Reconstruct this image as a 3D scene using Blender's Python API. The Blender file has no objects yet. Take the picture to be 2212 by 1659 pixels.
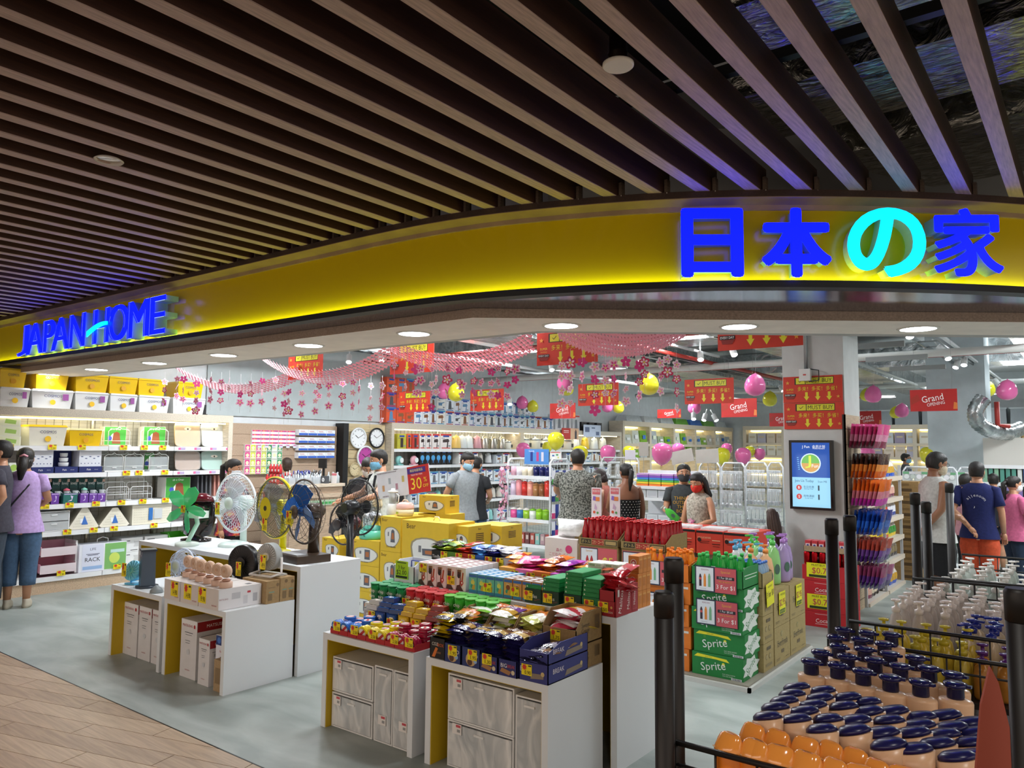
import bpy,math,random
from mathutils import Matrix,Vector
random.seed(7)
C=bpy.context.scene.collection
R=math.radians
PI=math.pi
# ---------------------------------------------------------------- camera
F,YAW,PIT,ROLL,EYE=1645.0,R(37.5),R(4.74),R(0.5),1.6
_f=Vector((-math.sin(YAW)*math.cos(PIT),math.cos(YAW)*math.cos(PIT),math.sin(PIT)))
_r=Vector((math.cos(YAW),math.sin(YAW),0))
_u=_r.cross(_f)
CR=_r*math.cos(ROLL)+_u*math.sin(ROLL)
CU=_u*math.cos(ROLL)-_r*math.sin(ROLL)
cam=bpy.data.cameras.new('camera')
cam.sensor_width=36
cam.lens=F/2212*36
cam.clip_start=0.02
cam.clip_end=200
co=bpy.data.objects.new('camera',cam)
co.matrix_world=Matrix(((CR.x,CU.x,-_f.x,0),(CR.y,CU.y,-_f.y,0),(CR.z,CU.z,-_f.z,EYE),(0,0,0,1)))
C.objects.link(co)
bpy.context.scene.camera=co
def ray(px,py):
    return _f+CR*((px-1106)/F)+CU*((829.5-py)/F)
def G(px,py,z=0.0):            # photo point on the level plane z -> (x, y)
    d=ray(px,py); t=(z-EYE)/d.z
    return (d.x*t,d.y*t)
def atX(px,py,x):              # photo point on the wall plane x -> (y, z)
    d=ray(px,py); t=x/d.x
    return (d.y*t,EYE+d.z*t)
def atY(px,py,y):              # photo point on the wall plane y -> (x, z)
    d=ray(px,py); t=y/d.y
    return (d.x*t,EYE+d.z*t)
def at(px,py,d):               # photo point at depth d -> (x, y, z)
    v=ray(px,py)*d
    return (v.x,v.y,EYE+v.z)
# ---------------------------------------------------------------- world, exposure, lights
sc=bpy.context.scene
w=bpy.data.worlds.new('world'); sc.world=w; w.use_nodes=True
w.node_tree.nodes['Background'].inputs[0].default_value=(1.0,0.86,0.74,1)
w.node_tree.nodes['Background'].inputs[1].default_value=0.80
sc.view_settings.view_transform='Standard'
sc.view_settings.look='None'
sc.view_settings.gamma=1.0
sc.view_settings.use_curve_mapping=False
sc.view_settings.exposure=0.0
def area(name,loc,sx,sy,watts,col,rot=(0,0,0),spread=180):
    l=bpy.data.lights.new(name,'AREA'); l.shape='RECTANGLE'; l.size=sx; l.size_y=sy
    l.energy=watts; l.color=col; l.spread=R(spread)
    o=bpy.data.objects.new(name,l); o.location=loc; o.rotation_euler=rot; C.objects.link(o)
    return o
def spot(name,loc,watts,col,ang=110,rad=0.08,blend=0.5,aim=None):
    l=bpy.data.lights.new(name,'SPOT'); l.energy=watts; l.color=col; l.spot_size=R(ang)
    l.spot_blend=blend; l.shadow_soft_size=rad
    o=bpy.data.objects.new(name,l); o.location=loc
    if aim: o.rotation_euler=(Vector(aim)-Vector(loc)).to_track_quat('-Z','Y').to_euler()
    C.objects.link(o)
    return o
COOL=(0.92,0.97,1.0)
# shop: rows of ceiling battens
BATTENS=[(-7.4,5.6),(-4.6,5.6),(0.8,8.9),(-7.2,9.0),(-4.4,9.4),(0.5,10.6),(-6.8,13.5),(-3.6,14),(0.2,14.5),(-6.5,19),(-2.8,19.5),(1.4,20)]
try:
    sc.cycles.max_bounces=8; sc.cycles.diffuse_bounces=3; sc.cycles.glossy_bounces=3; sc.cycles.transparent_max_bounces=16
except Exception: pass
for bx,by in BATTENS:
    area('batten_lamp',(bx,by,3.12),0.22,1.5,105,COOL)
for bx,by in ((-6,6),(-3,9.5),(-6,14),(-1,16)):       # unseen upward fill, added to brighten the shop ceiling
    area('ceiling_fill',(bx,by,3.0),.5,3,70,COOL,(PI,0,0))
# soffit downlights
DOWN=[(-11.2,3.40),(-10.1,3.43),(-9.03,3.48),(-7.97,3.51),(-6.86,3.53),(-5.75,3.54),(-4.64,3.55),(-3.56,3.57),(-2.57,3.84),(-1.70,4.48),(-0.84,5.17),(0.05,5.85)]
for dx,dy in DOWN:
    spot('soffit_lamp',(dx,dy,2.33),52,(0.95,0.98,1.0),140,0.09,0.7)
# mall corridor: unseen warm areas added to brighten the slats, then downlights
area('corridor_fill',(-3.5,-2.6,2.82),6,1.2,130,(1.0,0.80,0.66))
area('corridor_fill',(2.6,1.2,2.82),1.2,4,40,(1.0,0.80,0.66))
spot('corridor_downlight',(-.3,.9,2.84),40,(1,.95,.88),120,.08,.8)
spot('corridor_downlight',(-4.6,.6,2.84),30,(1,.92,.84),120,.08,.8)
# ---------------------------------------------------------------- materials
_M={}
def lin(h):
    h=h.lstrip('#')
    return tuple(((int(h[i:i+2],16)/255)/12.92 if int(h[i:i+2],16)/255 <= .04045 else ((int(h[i:i+2],16)/255+.055)/1.055) ** 2.4) for i in (0,2,4))
def mat(h,kind='satin',e=1.0):
    k=(h,kind,e)
    if k in _M: return _M[k]
    m=bpy.data.materials.new('m_%s_%s' % (kind,h.strip('#'))); m.use_nodes=True
    nt=m.node_tree; b=nt.nodes['Principled BSDF']; c=lin(h)+(1,)
    b.inputs['Base Color'].default_value=c
    P=dict(matte=(.85,0),satin=(.5,0),gloss=(.12,0),plastic=(.3,0),foil=(.28,.35),metal=(.3,1),chrome=(.12,1),cloth=(.95,0),skin=(.5,0),hair=(.5,0),paper=(.6,0),card=(.85,0),clear=(.15,0),glass=(.05,0),emit=(.5,0),glow=(.3,0),wood=(.55,0),balloon=(.15,0),wrap=(.1,0))[kind]
    b.inputs['Roughness'].default_value=P[0]; b.inputs['Metallic'].default_value=P[1]
    if kind == 'emit':
        b.inputs['Base Color'].default_value=(0,0,0,1)
        b.inputs['Emission Color'].default_value=c; b.inputs['Emission Strength'].default_value=e
    elif kind == 'glow':
        b.inputs['Emission Color'].default_value=c; b.inputs['Emission Strength'].default_value=e
    elif kind == 'clear':                    # thin transparent plastic
        b.inputs['Alpha'].default_value=e
    elif kind == 'glass':
        b.inputs['Transmission Weight'].default_value=0.9; b.inputs['IOR'].default_value=1.2
    elif kind == 'balloon':
        b.inputs['Alpha'].default_value=.93; b.inputs['Coat Weight'].default_value=.5
    elif kind == 'skin':
        b.inputs['Subsurface Weight'].default_value=0.0
    if kind in ('foil','wrap','card','cloth','wood','matte','hair','skin','plastic','paper'):
        tc=nt.nodes.new('ShaderNodeTexCoord'); n=nt.nodes.new('ShaderNodeTexNoise')
        sc_,amt,bump=dict(foil=(45,.12,.7),wrap=(22,.1,.9),card=(60,.10,.05),cloth=(38,.14,.25),wood=(14,.22,.02),matte=(7,.05,.03),hair=(60,.5,.4),skin=(20,.06,0),plastic=(9,.03,0),paper=(12,.04,.05))[kind]
        n.inputs['Scale'].default_value=sc_; n.inputs['Detail'].default_value=4
        if kind in ('wood','hair'):
            mp=nt.nodes.new('ShaderNodeMapping'); mp.inputs['Scale'].default_value=(8,.6,8) if kind == 'wood' else (4,4,.4)
            nt.links.new(tc.outputs['Object'],mp.inputs[0]); nt.links.new(mp.outputs[0],n.inputs['Vector'])
        else: nt.links.new(tc.outputs['Object'],n.inputs['Vector'])
        mr=nt.nodes.new('ShaderNodeMapRange'); mr.inputs['From Min'].default_value=.3; mr.inputs['From Max'].default_value=.7
        mr.inputs['To Min'].default_value=1-amt; mr.inputs['To Max'].default_value=1+amt
        nt.links.new(n.outputs['Fac'],mr.inputs['Value'])
        mx=nt.nodes.new('ShaderNodeVectorMath'); mx.operation='SCALE'
        mx.inputs[0].default_value=c[:3]; nt.links.new(mr.outputs[0],mx.inputs['Scale'])
        nt.links.new(mx.outputs[0],b.inputs['Base Color'])
        if bump > .1:
            bp=nt.nodes.new('ShaderNodeBump'); bp.inputs['Strength'].default_value=bump; bp.inputs['Distance'].default_value=.01
            nt.links.new(n.outputs['Fac'],bp.inputs['Height']); nt.links.new(bp.outputs[0],b.inputs['Normal'])
    _M[k]=m
    return m
# ---------------------------------------------------------------- mesh building
_T={}
def text_geo(s,res=2):
    if s not in _T:
        c=bpy.data.curves.new('t','FONT'); c.body=s; c.resolution_u=res; c.align_x='CENTER'; c.align_y='CENTER'
        o=bpy.data.objects.new('t',c); m=o.to_mesh()
        V=[v.co.copy() for v in m.vertices]; P=[list(p.vertices) for p in m.polygons]
        o.to_mesh_clear(); bpy.data.objects.remove(o); bpy.data.curves.remove(c)
        if V:
            x0=min(v.x for v in V); x1=max(v.x for v in V); y0=min(v.y for v in V); y1=max(v.y for v in V)
        else: x0=y0=0; x1=y1=1
        _T[s]=(V,P,x0,x1,y0,y1)
    return _T[s]
class MB:
    def __init__(s): s.v=[]; s.f=[]; s.fm=[]; s.sm=[]; s.mats=[]; s.M=Matrix()
    def mi(s,m):
        if isinstance(m,(str,tuple)): m=mat(m) if isinstance(m,str) else mat(*m)
        if m not in s.mats: s.mats.append(m)
        return s.mats.index(m)
    def add(s,vs,fs,m,smooth=False):
        i=len(s.v); k=s.mi(m)
        s.v += [tuple(s.M @ Vector(p)) for p in vs]
        for f in fs: s.f.append([i+j for j in f]); s.fm.append(k); s.sm.append(smooth)
        return s
    def box(s,x0,y0,z0,x1,y1,z1,m,tx=0,ty=0):      # tx, ty: the top is smaller (or larger) by this on each side
        return s.add([(x0,y0,z0),(x1,y0,z0),(x1,y1,z0),(x0,y1,z0),(x0+tx,y0+ty,z1),(x1-tx,y0+ty,z1),(x1-tx,y1-ty,z1),(x0+tx,y1-ty,z1)],
                     [(3,2,1,0),(4,5,6,7),(0,1,5,4),(1,2,6,5),(2,3,7,6),(3,0,4,7)],m)
    def lathe(s,prof,m,n=16,c=(0,0,0),sx=1,sy=1,cap=True,smooth=True,top=None):   # prof: (radius, z)
        vs=[]; fs=[]
        for r,z in prof:
            for k in range(n):
                a=2*PI*k/n; vs.append((c[0]+r*sx*math.cos(a),c[1]+r*sy*math.sin(a),c[2]+z))
        for j in range(len(prof)-1):
            for k in range(n):
                fs.append((j*n+k,j*n+(k+1) % n,(j+1)*n+(k+1) % n,(j+1)*n+k))
        s.add(vs,fs,m,smooth)
        if cap:
            b=len(s.v)-len(vs)
            for ring,rev,mm in ((0,True,m),(len(prof)-1,False,top or m)):
                if prof[ring][0] > 1e-4:
                    q=[b+ring*n+k for k in range(n)]
                    if rev: q.reverse()
                    s.f.append(q); s.fm.append(s.mi(mm)); s.sm.append(False)
        return s
    def tube(s,pts,r,m,n=6,closed=False,smooth=True):
        pts=[Vector(p) for p in pts]; N=len(pts); vs=[]; fs=[]
        rr=r if isinstance(r,(list,tuple)) else [r]*N
        prev=None
        for i,p in enumerate(pts):
            if closed: t=pts[(i+1) % N]-pts[i-1]
            else: t=pts[min(i+1,N-1)]-pts[max(i-1,0)]
            t.normalize()
            if prev is None:
                a=Vector((0,0,1)) if abs(t.z) < .9 else Vector((1,0,0))
                u=t.cross(a).normalized()
            else: u=(prev-t*prev.dot(t)).normalized()
            prev=u; w_=t.cross(u)
            for k in range(n):
                a=2*PI*k/n; q=p+(u*math.cos(a)+w_*math.sin(a))*rr[i]
                vs.append(tuple(q))
        for i in range(N if closed else N-1):
            for k in range(n):
                j=(i+1) % N
                fs.append((i*n+k,i*n+(k+1) % n,j*n+(k+1) % n,j*n+k))
        if not closed:
            fs.append(list(range(n))[::-1]); fs.append([(N-1)*n+k for k in range(n)])
        return s.add(vs,fs,m,smooth)
    def loft(s,rings,m,n=12,cap=True,smooth=True):   # rings: (centre, radius_x, radius_y[, x axis, y axis])
        vs=[]; fs=[]
        for rg in rings:
            c,rx,ry=Vector(rg[0]),rg[1],rg[2]
            ax=Vector(rg[3]) if len(rg) > 3 else Vector((1,0,0)); ay=Vector(rg[4]) if len(rg) > 4 else Vector((0,1,0))
            for k in range(n):
                a=2*PI*k/n; vs.append(tuple(c+ax*(rx*math.cos(a))+ay*(ry*math.sin(a))))
        for j in range(len(rings)-1):
            for k in range(n): fs.append((j*n+k,j*n+(k+1) % n,(j+1)*n+(k+1) % n,(j+1)*n+k))
        if cap: fs.append(list(range(n))[::-1]); fs.append([(len(rings)-1)*n+k for k in range(n)])
        return s.add(vs,fs,m,smooth)
    def prism(s,pl,z0,z1,m,side=None):            # polygon in x, y pulled up from z0 to z1
        n=len(pl); vs=[(x,y,z0) for x,y in pl]+[(x,y,z1) for x,y in pl]
        s.add(vs,[list(range(n))[::-1],[n+k for k in range(n)]],m)
        return s.add(vs,[(k,(k+1) % n,n+(k+1) % n,n+k) for k in range(n)],side or m)
    def plate(s,pl,o,ax,ay,th,m):                # polygon in the plane (o, ax, ay), given a thickness th along its normal
        M0=s.M.copy(); ax=Vector(ax); ay=Vector(ay); az=ax.cross(ay)
        s.M=s.M @ Matrix(((ax.x,ay.x,az.x,o[0]),(ax.y,ay.y,az.y,o[1]),(ax.z,ay.z,az.z,o[2]),(0,0,0,1)))
        s.prism(pl,0,th,m); s.M=M0
        return s
    def sphere(s,c,r,m,n=14,k=9,sq=(1,1,1)):
        vs=[(c[0],c[1],c[2]-r*sq[2])]; fs=[]
        for j in range(1,k):
            a=-PI/2+PI*j/k
            for i in range(n): vs.append((c[0]+r*sq[0]*math.cos(a)*math.cos(2*PI*i/n),c[1]+r*sq[1]*math.cos(a)*math.sin(2*PI*i/n),c[2]+r*sq[2]*math.sin(a)))
        vs.append((c[0],c[1],c[2]+r*sq[2])); L=len(vs)-1
        for i in range(n):
            fs.append((0,1+(i+1) % n,1+i)); fs.append((L,L-n+i,L-n+(i+1) % n))
            for j in range(k-2): fs.append((1+j*n+i,1+j*n+(i+1) % n,1+(j+1)*n+(i+1) % n,1+(j+1)*n+i))
        return s.add(vs,fs,m,True)
    def text(s,t,o,ax,ay,h,m,w_=None,off=.0012,wmax=None):      # flat print: t centred at o, capital height h, reading along ax
        V,P,x0,x1,y0,y1=text_geo(t)
        if not V: return s
        k=h/.7; kx=k
        if w_: kx=w_/max(x1-x0,.01)
        elif wmax and (x1-x0)*k > wmax: kx=wmax/(x1-x0)
        ax=Vector(ax); ay=Vector(ay); nz=ax.cross(ay); cx=(x0+x1)/2; cy=(y0+y1)/2
        o=Vector(o)+nz*off
        return s.add([tuple(o+ax*((v.x-cx)*kx)+ay*((v.y-cy)*k)) for v in V],P,m)
    def rect(s,o,ax,ay,w_,h,m,off=.0008):       # flat print: a rectangle centred at o
        ax=Vector(ax); ay=Vector(ay); o=Vector(o)+ax.cross(ay)*off
        a=ax*(w_/2); b=ay*(h/2)
        return s.add([tuple(o-a-b),tuple(o+a-b),tuple(o+a+b),tuple(o-a+b)],[(0,1,2,3)],m)
    def poly(s,pts,o,ax,ay,m,off=.0008):         # flat print: a polygon in the plane of ax, ay
        ax=Vector(ax); ay=Vector(ay); o=Vector(o)+ax.cross(ay)*off
        return s.add([tuple(o+ax*x+ay*y) for x,y in pts],[list(range(len(pts)))],m)
    def disc(s,o,ax,ay,r,m,n=16,off=.0008,ry=None):
        return s.poly([(r*math.cos(2*PI*k/n),(ry or r)*math.sin(2*PI*k/n)) for k in range(n)],o,ax,ay,m,off)
    def build(s,name,parent=None,loc=None,rz=0,rot=None):
        me=bpy.data.meshes.new(name); me.from_pydata(s.v,[],s.f)
        for m in s.mats: me.materials.append(m)
        me.polygons.foreach_set('material_index',s.fm); me.polygons.foreach_set('use_smooth',s.sm); me.update()
        o=bpy.data.objects.new(name,me); C.objects.link(o)
        if parent: o.parent=parent
        if loc: o.location=loc
        o.rotation_euler=rot or (0,0,rz)
        return o
def tag(o,label=None,cat=None,group=None,kind=None):
    if label: o['label']=label
    if cat: o['category']=cat
    if group: o['group']=group
    if kind: o['kind']=kind
    return o
def thing(name,label,cat,loc=(0,0,0),rz=0,group=None,rot=None):
    o=bpy.data.objects.new(name,None); C.objects.link(o); o.empty_display_size=.05
    o.location=loc; o.rotation_euler=rot or (0,0,rz)
    return tag(o,label,cat,group)
def dup(r,loc,rz=None,label=None,group=None,rot=None,scale=None):
    c=r.copy(); C.objects.link(c); c.location=loc
    if rz is not None: c.rotation_euler=(0,0,rz)
    if rot: c.rotation_euler=rot
    if scale: c.scale=scale
    if label: c['label']=label
    if group: c['group']=group
    for ch in r.children:
        d=ch.copy(); C.objects.link(d); d.parent=c
        for g in ch.children:
            e=g.copy(); C.objects.link(e); e.parent=d
    return c
def struct(mb,name,parent=None,**k):
    o=mb.build(name,parent,**k)
    if not parent: o['kind']='structure'
    return o
ORD='first second third fourth fifth sixth seventh eighth ninth tenth eleventh twelfth thirteenth fourteenth fifteenth sixteenth seventeenth eighteenth nineteenth twentieth'.split()+['twenty-'+x for x in 'first second third fourth fifth sixth seventh eighth ninth'.split()]+['thirtieth']+['thirty-'+x for x in 'first second third fourth fifth sixth seventh eighth ninth'.split()]+['fortieth']+['forty-'+x for x in 'first second third fourth fifth sixth seventh eighth ninth'.split()]+['fiftieth']+['fifty-'+x for x in 'first second third fourth fifth sixth seventh eighth ninth'.split()]+['sixtieth']+['sixty-'+x for x in 'first second third fourth fifth sixth seventh eighth ninth'.split()]
X_,Y_,Z_=(1,0,0),(0,1,0),(0,0,1)
NX,NY=(-1,0,0),(0,-1,0)
# ---------------------------------------------------------------- floor
def noise_mat(name,cols,scale,rough,vec=(1,1,1),bump=0,detail=6,metal=0,lo=.35,hi=.65,dist=0):
    m=bpy.data.materials.new(name); m.use_nodes=True; nt=m.node_tree; b=nt.nodes['Principled BSDF']
    tc=nt.nodes.new('ShaderNodeTexCoord'); mp=nt.nodes.new('ShaderNodeMapping'); n=nt.nodes.new('ShaderNodeTexNoise'); cr=nt.nodes.new('ShaderNodeValToRGB')
    mp.inputs['Scale'].default_value=vec; n.inputs['Scale'].default_value=scale; n.inputs['Detail'].default_value=detail; n.inputs['Distortion'].default_value=dist
    nt.links.new(tc.outputs['Object'],mp.inputs[0]); nt.links.new(mp.outputs[0],n.inputs['Vector']); nt.links.new(n.outputs['Fac'],cr.inputs[0]); nt.links.new(cr.outputs[0],b.inputs['Base Color'])
    cr.color_ramp.elements[0].position=lo; cr.color_ramp.elements[1].position=hi
    cr.color_ramp.elements[0].color=lin(cols[0])+(1,); cr.color_ramp.elements[1].color=lin(cols[1])+(1,)
    b.inputs['Roughness'].default_value=rough; b.inputs['Metallic'].default_value=metal
    if bump:
        bp=nt.nodes.new('ShaderNodeBump'); bp.inputs['Strength'].default_value=bump; bp.inputs['Distance'].default_value=.02
        nt.links.new(n.outputs['Fac'],bp.inputs['Height']); nt.links.new(bp.outputs[0],b.inputs['Normal'])
    return m
CONC=noise_mat('concrete',('#8c9692','#abb4b0'),1.6,.42,(1,2.2,1),dist=.6)
mb=MB(); mb.box(-13,2.38,-.1,5,25,0,CONC); floor=struct(mb,'floor')
mb=MB(); mb.box(-13,-5,-.1,5,2.38,-.004,('#3a3430','matte')); floor2=struct(mb,'floor_corridor')
WOODT=[noise_mat('wood_tile_%d' % i,c,3,.4,(1,14,1),dist=1.2) for i,c in enumerate((('#a08a72','#b79e84'),('#a89178','#bda68b'),('#978069','#ae967c')))]
def clip_half(poly,f):
    out=[]
    for i in range(len(poly)):
        a,b=poly[i-1],poly[i]; fa,fb=f(a),f(b)
        if (fa >= 0) != (fb >= 0): t=fa/(fa-fb); out.append((a[0]+(b[0]-a[0])*t,a[1]+(b[1]-a[1])*t))
        if fb >= 0: out.append(b)
    return out
ca,sa=math.cos(R(15.7)),math.sin(R(15.7))
for i in range(-10,36):
    off=(i*.37) % 1.0
    for j in range(-10,4):
        u0,v0=(j+off)*1.2,(i)*.15
        q=[(u0+.002,v0+.002),(u0+1.197,v0+.002),(u0+1.197,v0+.148),(u0+.002,v0+.148)]
        q=[(x*ca-y*sa,x*sa+y*ca) for x,y in q]
        for f in (lambda p: 2.372-p[1],lambda p: p[1]-.6,lambda p: p[0]+9.6,lambda p: 1.0-p[0]):
            q=clip_half(q,f)
            if len(q) < 3: break
        if len(q) < 3 or (max(p[0] for p in q)-min(p[0] for p in q)) < .12: continue
        m=MB(); m.prism(q,-.012,0,WOODT[(i*7+j*3) % 3])
        m.build('floor_tile',floor2)
m=MB(); m.box(-13,2.372,-.01,5,2.38,.001,('#3d3f3e','metal')); struct(m,'trim_1')
# ---------------------------------------------------------------- walls
WALL=('#dde2e5','matte')
m=MB(); m.box(-10.4,3.2,0,-9.52,8.88,3.9,WALL); m.box(-10.4,8.88,0,-9.74,24.2,3.9,WALL); struct(m,'wall_left')
m=MB(); m.box(-9.74,24,0,5,24.2,3.9,WALL); struct(m,'wall_back')
m=MB(); m.box(4.8,6,0,5,24,3.9,WALL); struct(m,'wall_right')
m=MB(); m.box(-10.4,3.95,3.7,5,24.2,3.9,('#d3d6d8','matte')); struct(m,'ceiling_shop')
m=MB(); m.box(-14,-5,3.75,5,3.95,3.9,('#14161a','matte')); ceil=struct(m,'ceiling')
m=MB(); m.box(-12,3.85,2.9,-2.75,3.95,3.75,('#b9b7c0','matte')); struct(m,'wall_bulkhead')
# corridor surroundings
m=MB(); m.box(-14.2,-5,0,-14,4,3.9,('#8d7a68','matte')); struct(m,'wall_corridor_end')
# ---------------------------------------------------------------- fascia, soffit
def catmull(P,n=5):
    out=[]
    for i in range(len(P)-1):
        p0,p1,p2,p3=P[max(i-1,0)],P[i],P[i+1],P[min(i+2,len(P)-1)]
        for k in range(n):
            t=k/n
            out.append(tuple(.5*(2*p1[a]+(p2[a]-p0[a])*t+(2*p0[a]-5*p1[a]+4*p2[a]-p3[a])*t*t+(3*p1[a]-p0[a]-3*p2[a]+p3[a])*t ** 3) for a in range(len(p1))))
    out.append(P[-1]); return out
PATH=catmull([(-13,3.0),(-9,3.02),(-5.6,3.07),(-4.2,3.08),(-3.3,3.09),(-2.7,3.15),(-2.2,3.29),(-1.7,3.50),(-1.2,3.81),(-.7,4.22),(-.25,4.68),(.2,5.25),(.7,6.0)])
def normals(P):
    out=[]
    for i in range(len(P)):
        a,b=P[max(i-1,0)],P[min(i+1,len(P)-1)]; dx,dy=b[0]-a[0],b[1]-a[1]; L=math.hypot(dx,dy)
        out.append((dy/L,-dx/L))
    return out
NRM=normals(PATH)
def sweep(mb,prof,m,closed=True):       # prof: (outward, z) pulled along the curved front
    n=len(prof); vs=[]; fs=[]
    for (x,y),(nx,ny) in zip(PATH,NRM):
        for o,z in prof: vs.append((x+nx*o,y+ny*o,z))
    for i in range(len(PATH)-1):
        for k in range(n if closed else n-1): fs.append((i*n+k,(i+1)*n+k,(i+1)*n+(k+1) % n,i*n+(k+1) % n))
    if closed: fs.append(list(range(n))); fs.append([(len(PATH)-1)*n+k for k in range(n)][::-1])
    mb.add(vs,fs,m,False)
def fascia_y(x):
    for i in range(len(PATH)-1):
        if PATH[i][0] <= x <= PATH[i+1][0]:
            t=(x-PATH[i][0])/(PATH[i+1][0]-PATH[i][0]); return PATH[i][1]+(PATH[i+1][1]-PATH[i][1])*t
    return PATH[-1][1]+(x-PATH[-1][0])*1.5
YEL=mat('#d8b800','gloss'); YEL.node_tree.nodes['Principled BSDF'].inputs['Roughness'].default_value=.22
fas=thing('shop_fascia','long yellow curved fascia band with wooden cornice above the shop opening','fascia')
m=MB(); sweep(m,[(0,2.44),(0,2.80),(-.04,2.80),(-.04,2.44)],YEL); m.build('yellow_panel',fas)
m=MB(); sweep(m,[(.045,2.40),(.045,2.435),(-.04,2.435),(-.04,2.40)],('#0b1016','satin')); m.build('black_trim',fas)
m=MB(); sweep(m,[(.012,2.437),(.034,2.437)],mat('#e4ff30','emit',10),False); m.build('light_strip',fas)
m=MB(); sweep(m,[(.0,2.80),(.015,2.80),(.015,2.825),(.11,2.835),(.11,2.87),(-.04,2.87)],noise_mat('cornice',('#9c8163','#b0946f'),5,.4,(1,1,1))); m.build('cornice',fas)
m=MB(); sweep(m,[(.112,2.838),(.112,2.872),(.10,2.872)],('#3b2618','wood'),False); m.build('cornice_edge',fas)
BO=[(-13,3.14),(-2.84,3.32),(-.304,5.25),(.55,5.9),(2.2,7.2)]; BI=[(-13,3.66),(-2.83,3.95),(-.36,5.84),(1.9,7.6)]
m=MB(); m.prism([p for p in PATH]+BO[::-1][1:],2.401,2.41,('#8d94a6','chrome')); struct(m,'soffit_mirror')
m=MB(); m.prism(BO+BI[::-1],2.345,2.40,('#efe5da','matte'),('#a08a78','wood')); soffit=struct(m,'soffit')
m=MB(); m.prism([(-12.9,3.6)]+BI[1:3]+[(1.9,7.55),(1.8,7.7)]+[(-.45,5.95),(-2.86,4.05),(-12.9,3.75)],2.35,3.75,('#b5b2ae','matte')); struct(m,'wall_over_opening')
proto=None
for i,(dx,dy) in enumerate(DOWN):
    lb='round white downlight in the soffit, %s from the left end' % ORD[i]
    if i == 8: lb='round white downlight in the soffit just right of the corner mitre'
    if proto is None:
        proto=thing('downlight',lb,'light',(dx,dy,2.345),group='downlights in the soffit')
        a=MB(); a.lathe([(.10,-.006),(.118,-.004),(.12,0),(.098,0)],('#dcd6cc','satin'),28,cap=False); a.build('trim_ring',proto)
        a=MB(); a.disc((0,0,-.005),X_,NY,.102,mat('#f4f8ff','emit',14),28); a.build('diffuser',proto)
    else: dup(proto,(dx,dy,2.345),label=lb)
for i,(bx,by) in enumerate(BATTENS):
    t=thing('batten_light','white batten light under the shop ceiling, %s from the front left' % ORD[i],'light',(bx,by,3.13),group='batten lights'); m=MB(); m.box(-.12,-.76,0,.12,.76,.05,'#e6e8e8'); m.build('housing',t); m=MB(); m.box(-.005,-.4,.05,.005,-.39,.40,'#b8b8b8'); m.box(-.005,.39,.05,.005,.4,.40,'#b8b8b8'); m.build('suspension',t)
for i,(x,y,a,b) in enumerate(((-3.5,-2.6,3.05,.65),(2.6,1.2,.65,2.05))): m=MB(); m.box(x-a,y-b,2.83,x+a,y+b,2.868,'#d8d4ce'); tag(m.build('corridor_fill_panel'),'added wide panel over the corridor fill light, %s' % ('behind the viewer','to the right of the viewer')[i],'light')  # added panels that give the unseen corridor fill areas a body
# ---------------------------------------------------------------- slatted ceiling
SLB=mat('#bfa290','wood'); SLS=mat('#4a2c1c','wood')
xs=-.518-.03+.1; k=0
SL=[]
x=.9
while x > -13: SL.append(x); x -= .2046
SL=[x_+(-.503+.03-.9) % .2046 for x_ in SL]
for x in SL:
    if x > 1.0: continue
    ye=fascia_y(x)-.02
    m=MB(); L=ye+2.2
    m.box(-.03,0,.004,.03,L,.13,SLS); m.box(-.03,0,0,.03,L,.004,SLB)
    m.build('slat',ceil,(x,-2.2,2.87))
    m=MB(); m.box(.034,-.02,0,.05,.015,.07,('#7d6a58','wood')); m.box(-.05,-.03,-.006,.055,.01,0,('#cdbfae','satin')); m.build('slat_bracket',ceil,(x,ye-.05,2.872))
for y in (-.6,1.1,2.7):
    m=MB(); m.box(-13,y,3.02,1.2,y+.04,3.06,('#0d0d0e','satin')); m.build('carrier_rail',ceil)
# ================================================================ goods: shared builders
def deco(m,W,H,specs,o=(0,0,0),ax=X_,ay=Z_):
    # flat print on a face W x H centred at o + (0, H/2): positions as fractions of the face
    ax=Vector(ax); ay=Vector(ay); o=Vector(o)
    for i,s in enumerate(specs):
        p=o+ax*((s[1]-.5)*W)+ay*(s[2]*H); off=.0008+.0003*i
        if s[0] == 'r': m.rect(p,ax,ay,s[3]*W,s[4]*H,s[5],off)
        elif s[0] == 'c': m.disc(p,ax,ay,s[3]*H,s[4],14,off,ry=(s[5]*H if len(s) > 5 else None))
        elif s[0] == 't': m.text(s[5],p,ax,ay,s[3]*H,s[4],off=off,wmax=(s[6] if len(s) > 6 else .92)*W)
        elif s[0] == 'p': m.poly([(x*W,z*H) for x,z in s[3]],p,ax,ay,s[4],off)
        elif s[0] == 's':          # slanted text
            a=R(s[7]); A=ax*math.cos(a)+ay*math.sin(a); B=ay*math.cos(a)-ax*math.sin(a)
            m.text(s[5],p,A,B,s[3]*H,s[4],off=off,wmax=s[6]*W)
def carton(W,D,H,col,kind='paper',front=(),side=(),top=(),left=(),edge=None):
    m=MB(); b=min(W,D,H)*.02
    m.box(-W/2,0,0,W/2,D,H,(col,kind))
    if edge: m.rect((0,D/2,H),X_,Y_,W*.96,.008,edge)
    deco(m,W,H,front,(0,0,0),X_,Z_)
    deco(m,D,H,side,(W/2,D/2,0),Y_,Z_)
    deco(m,D,H,left,(-W/2,D/2,0),NY,Z_)
    deco(m,W,D,top,(0,0,H),X_,Y_)
    return m
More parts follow.
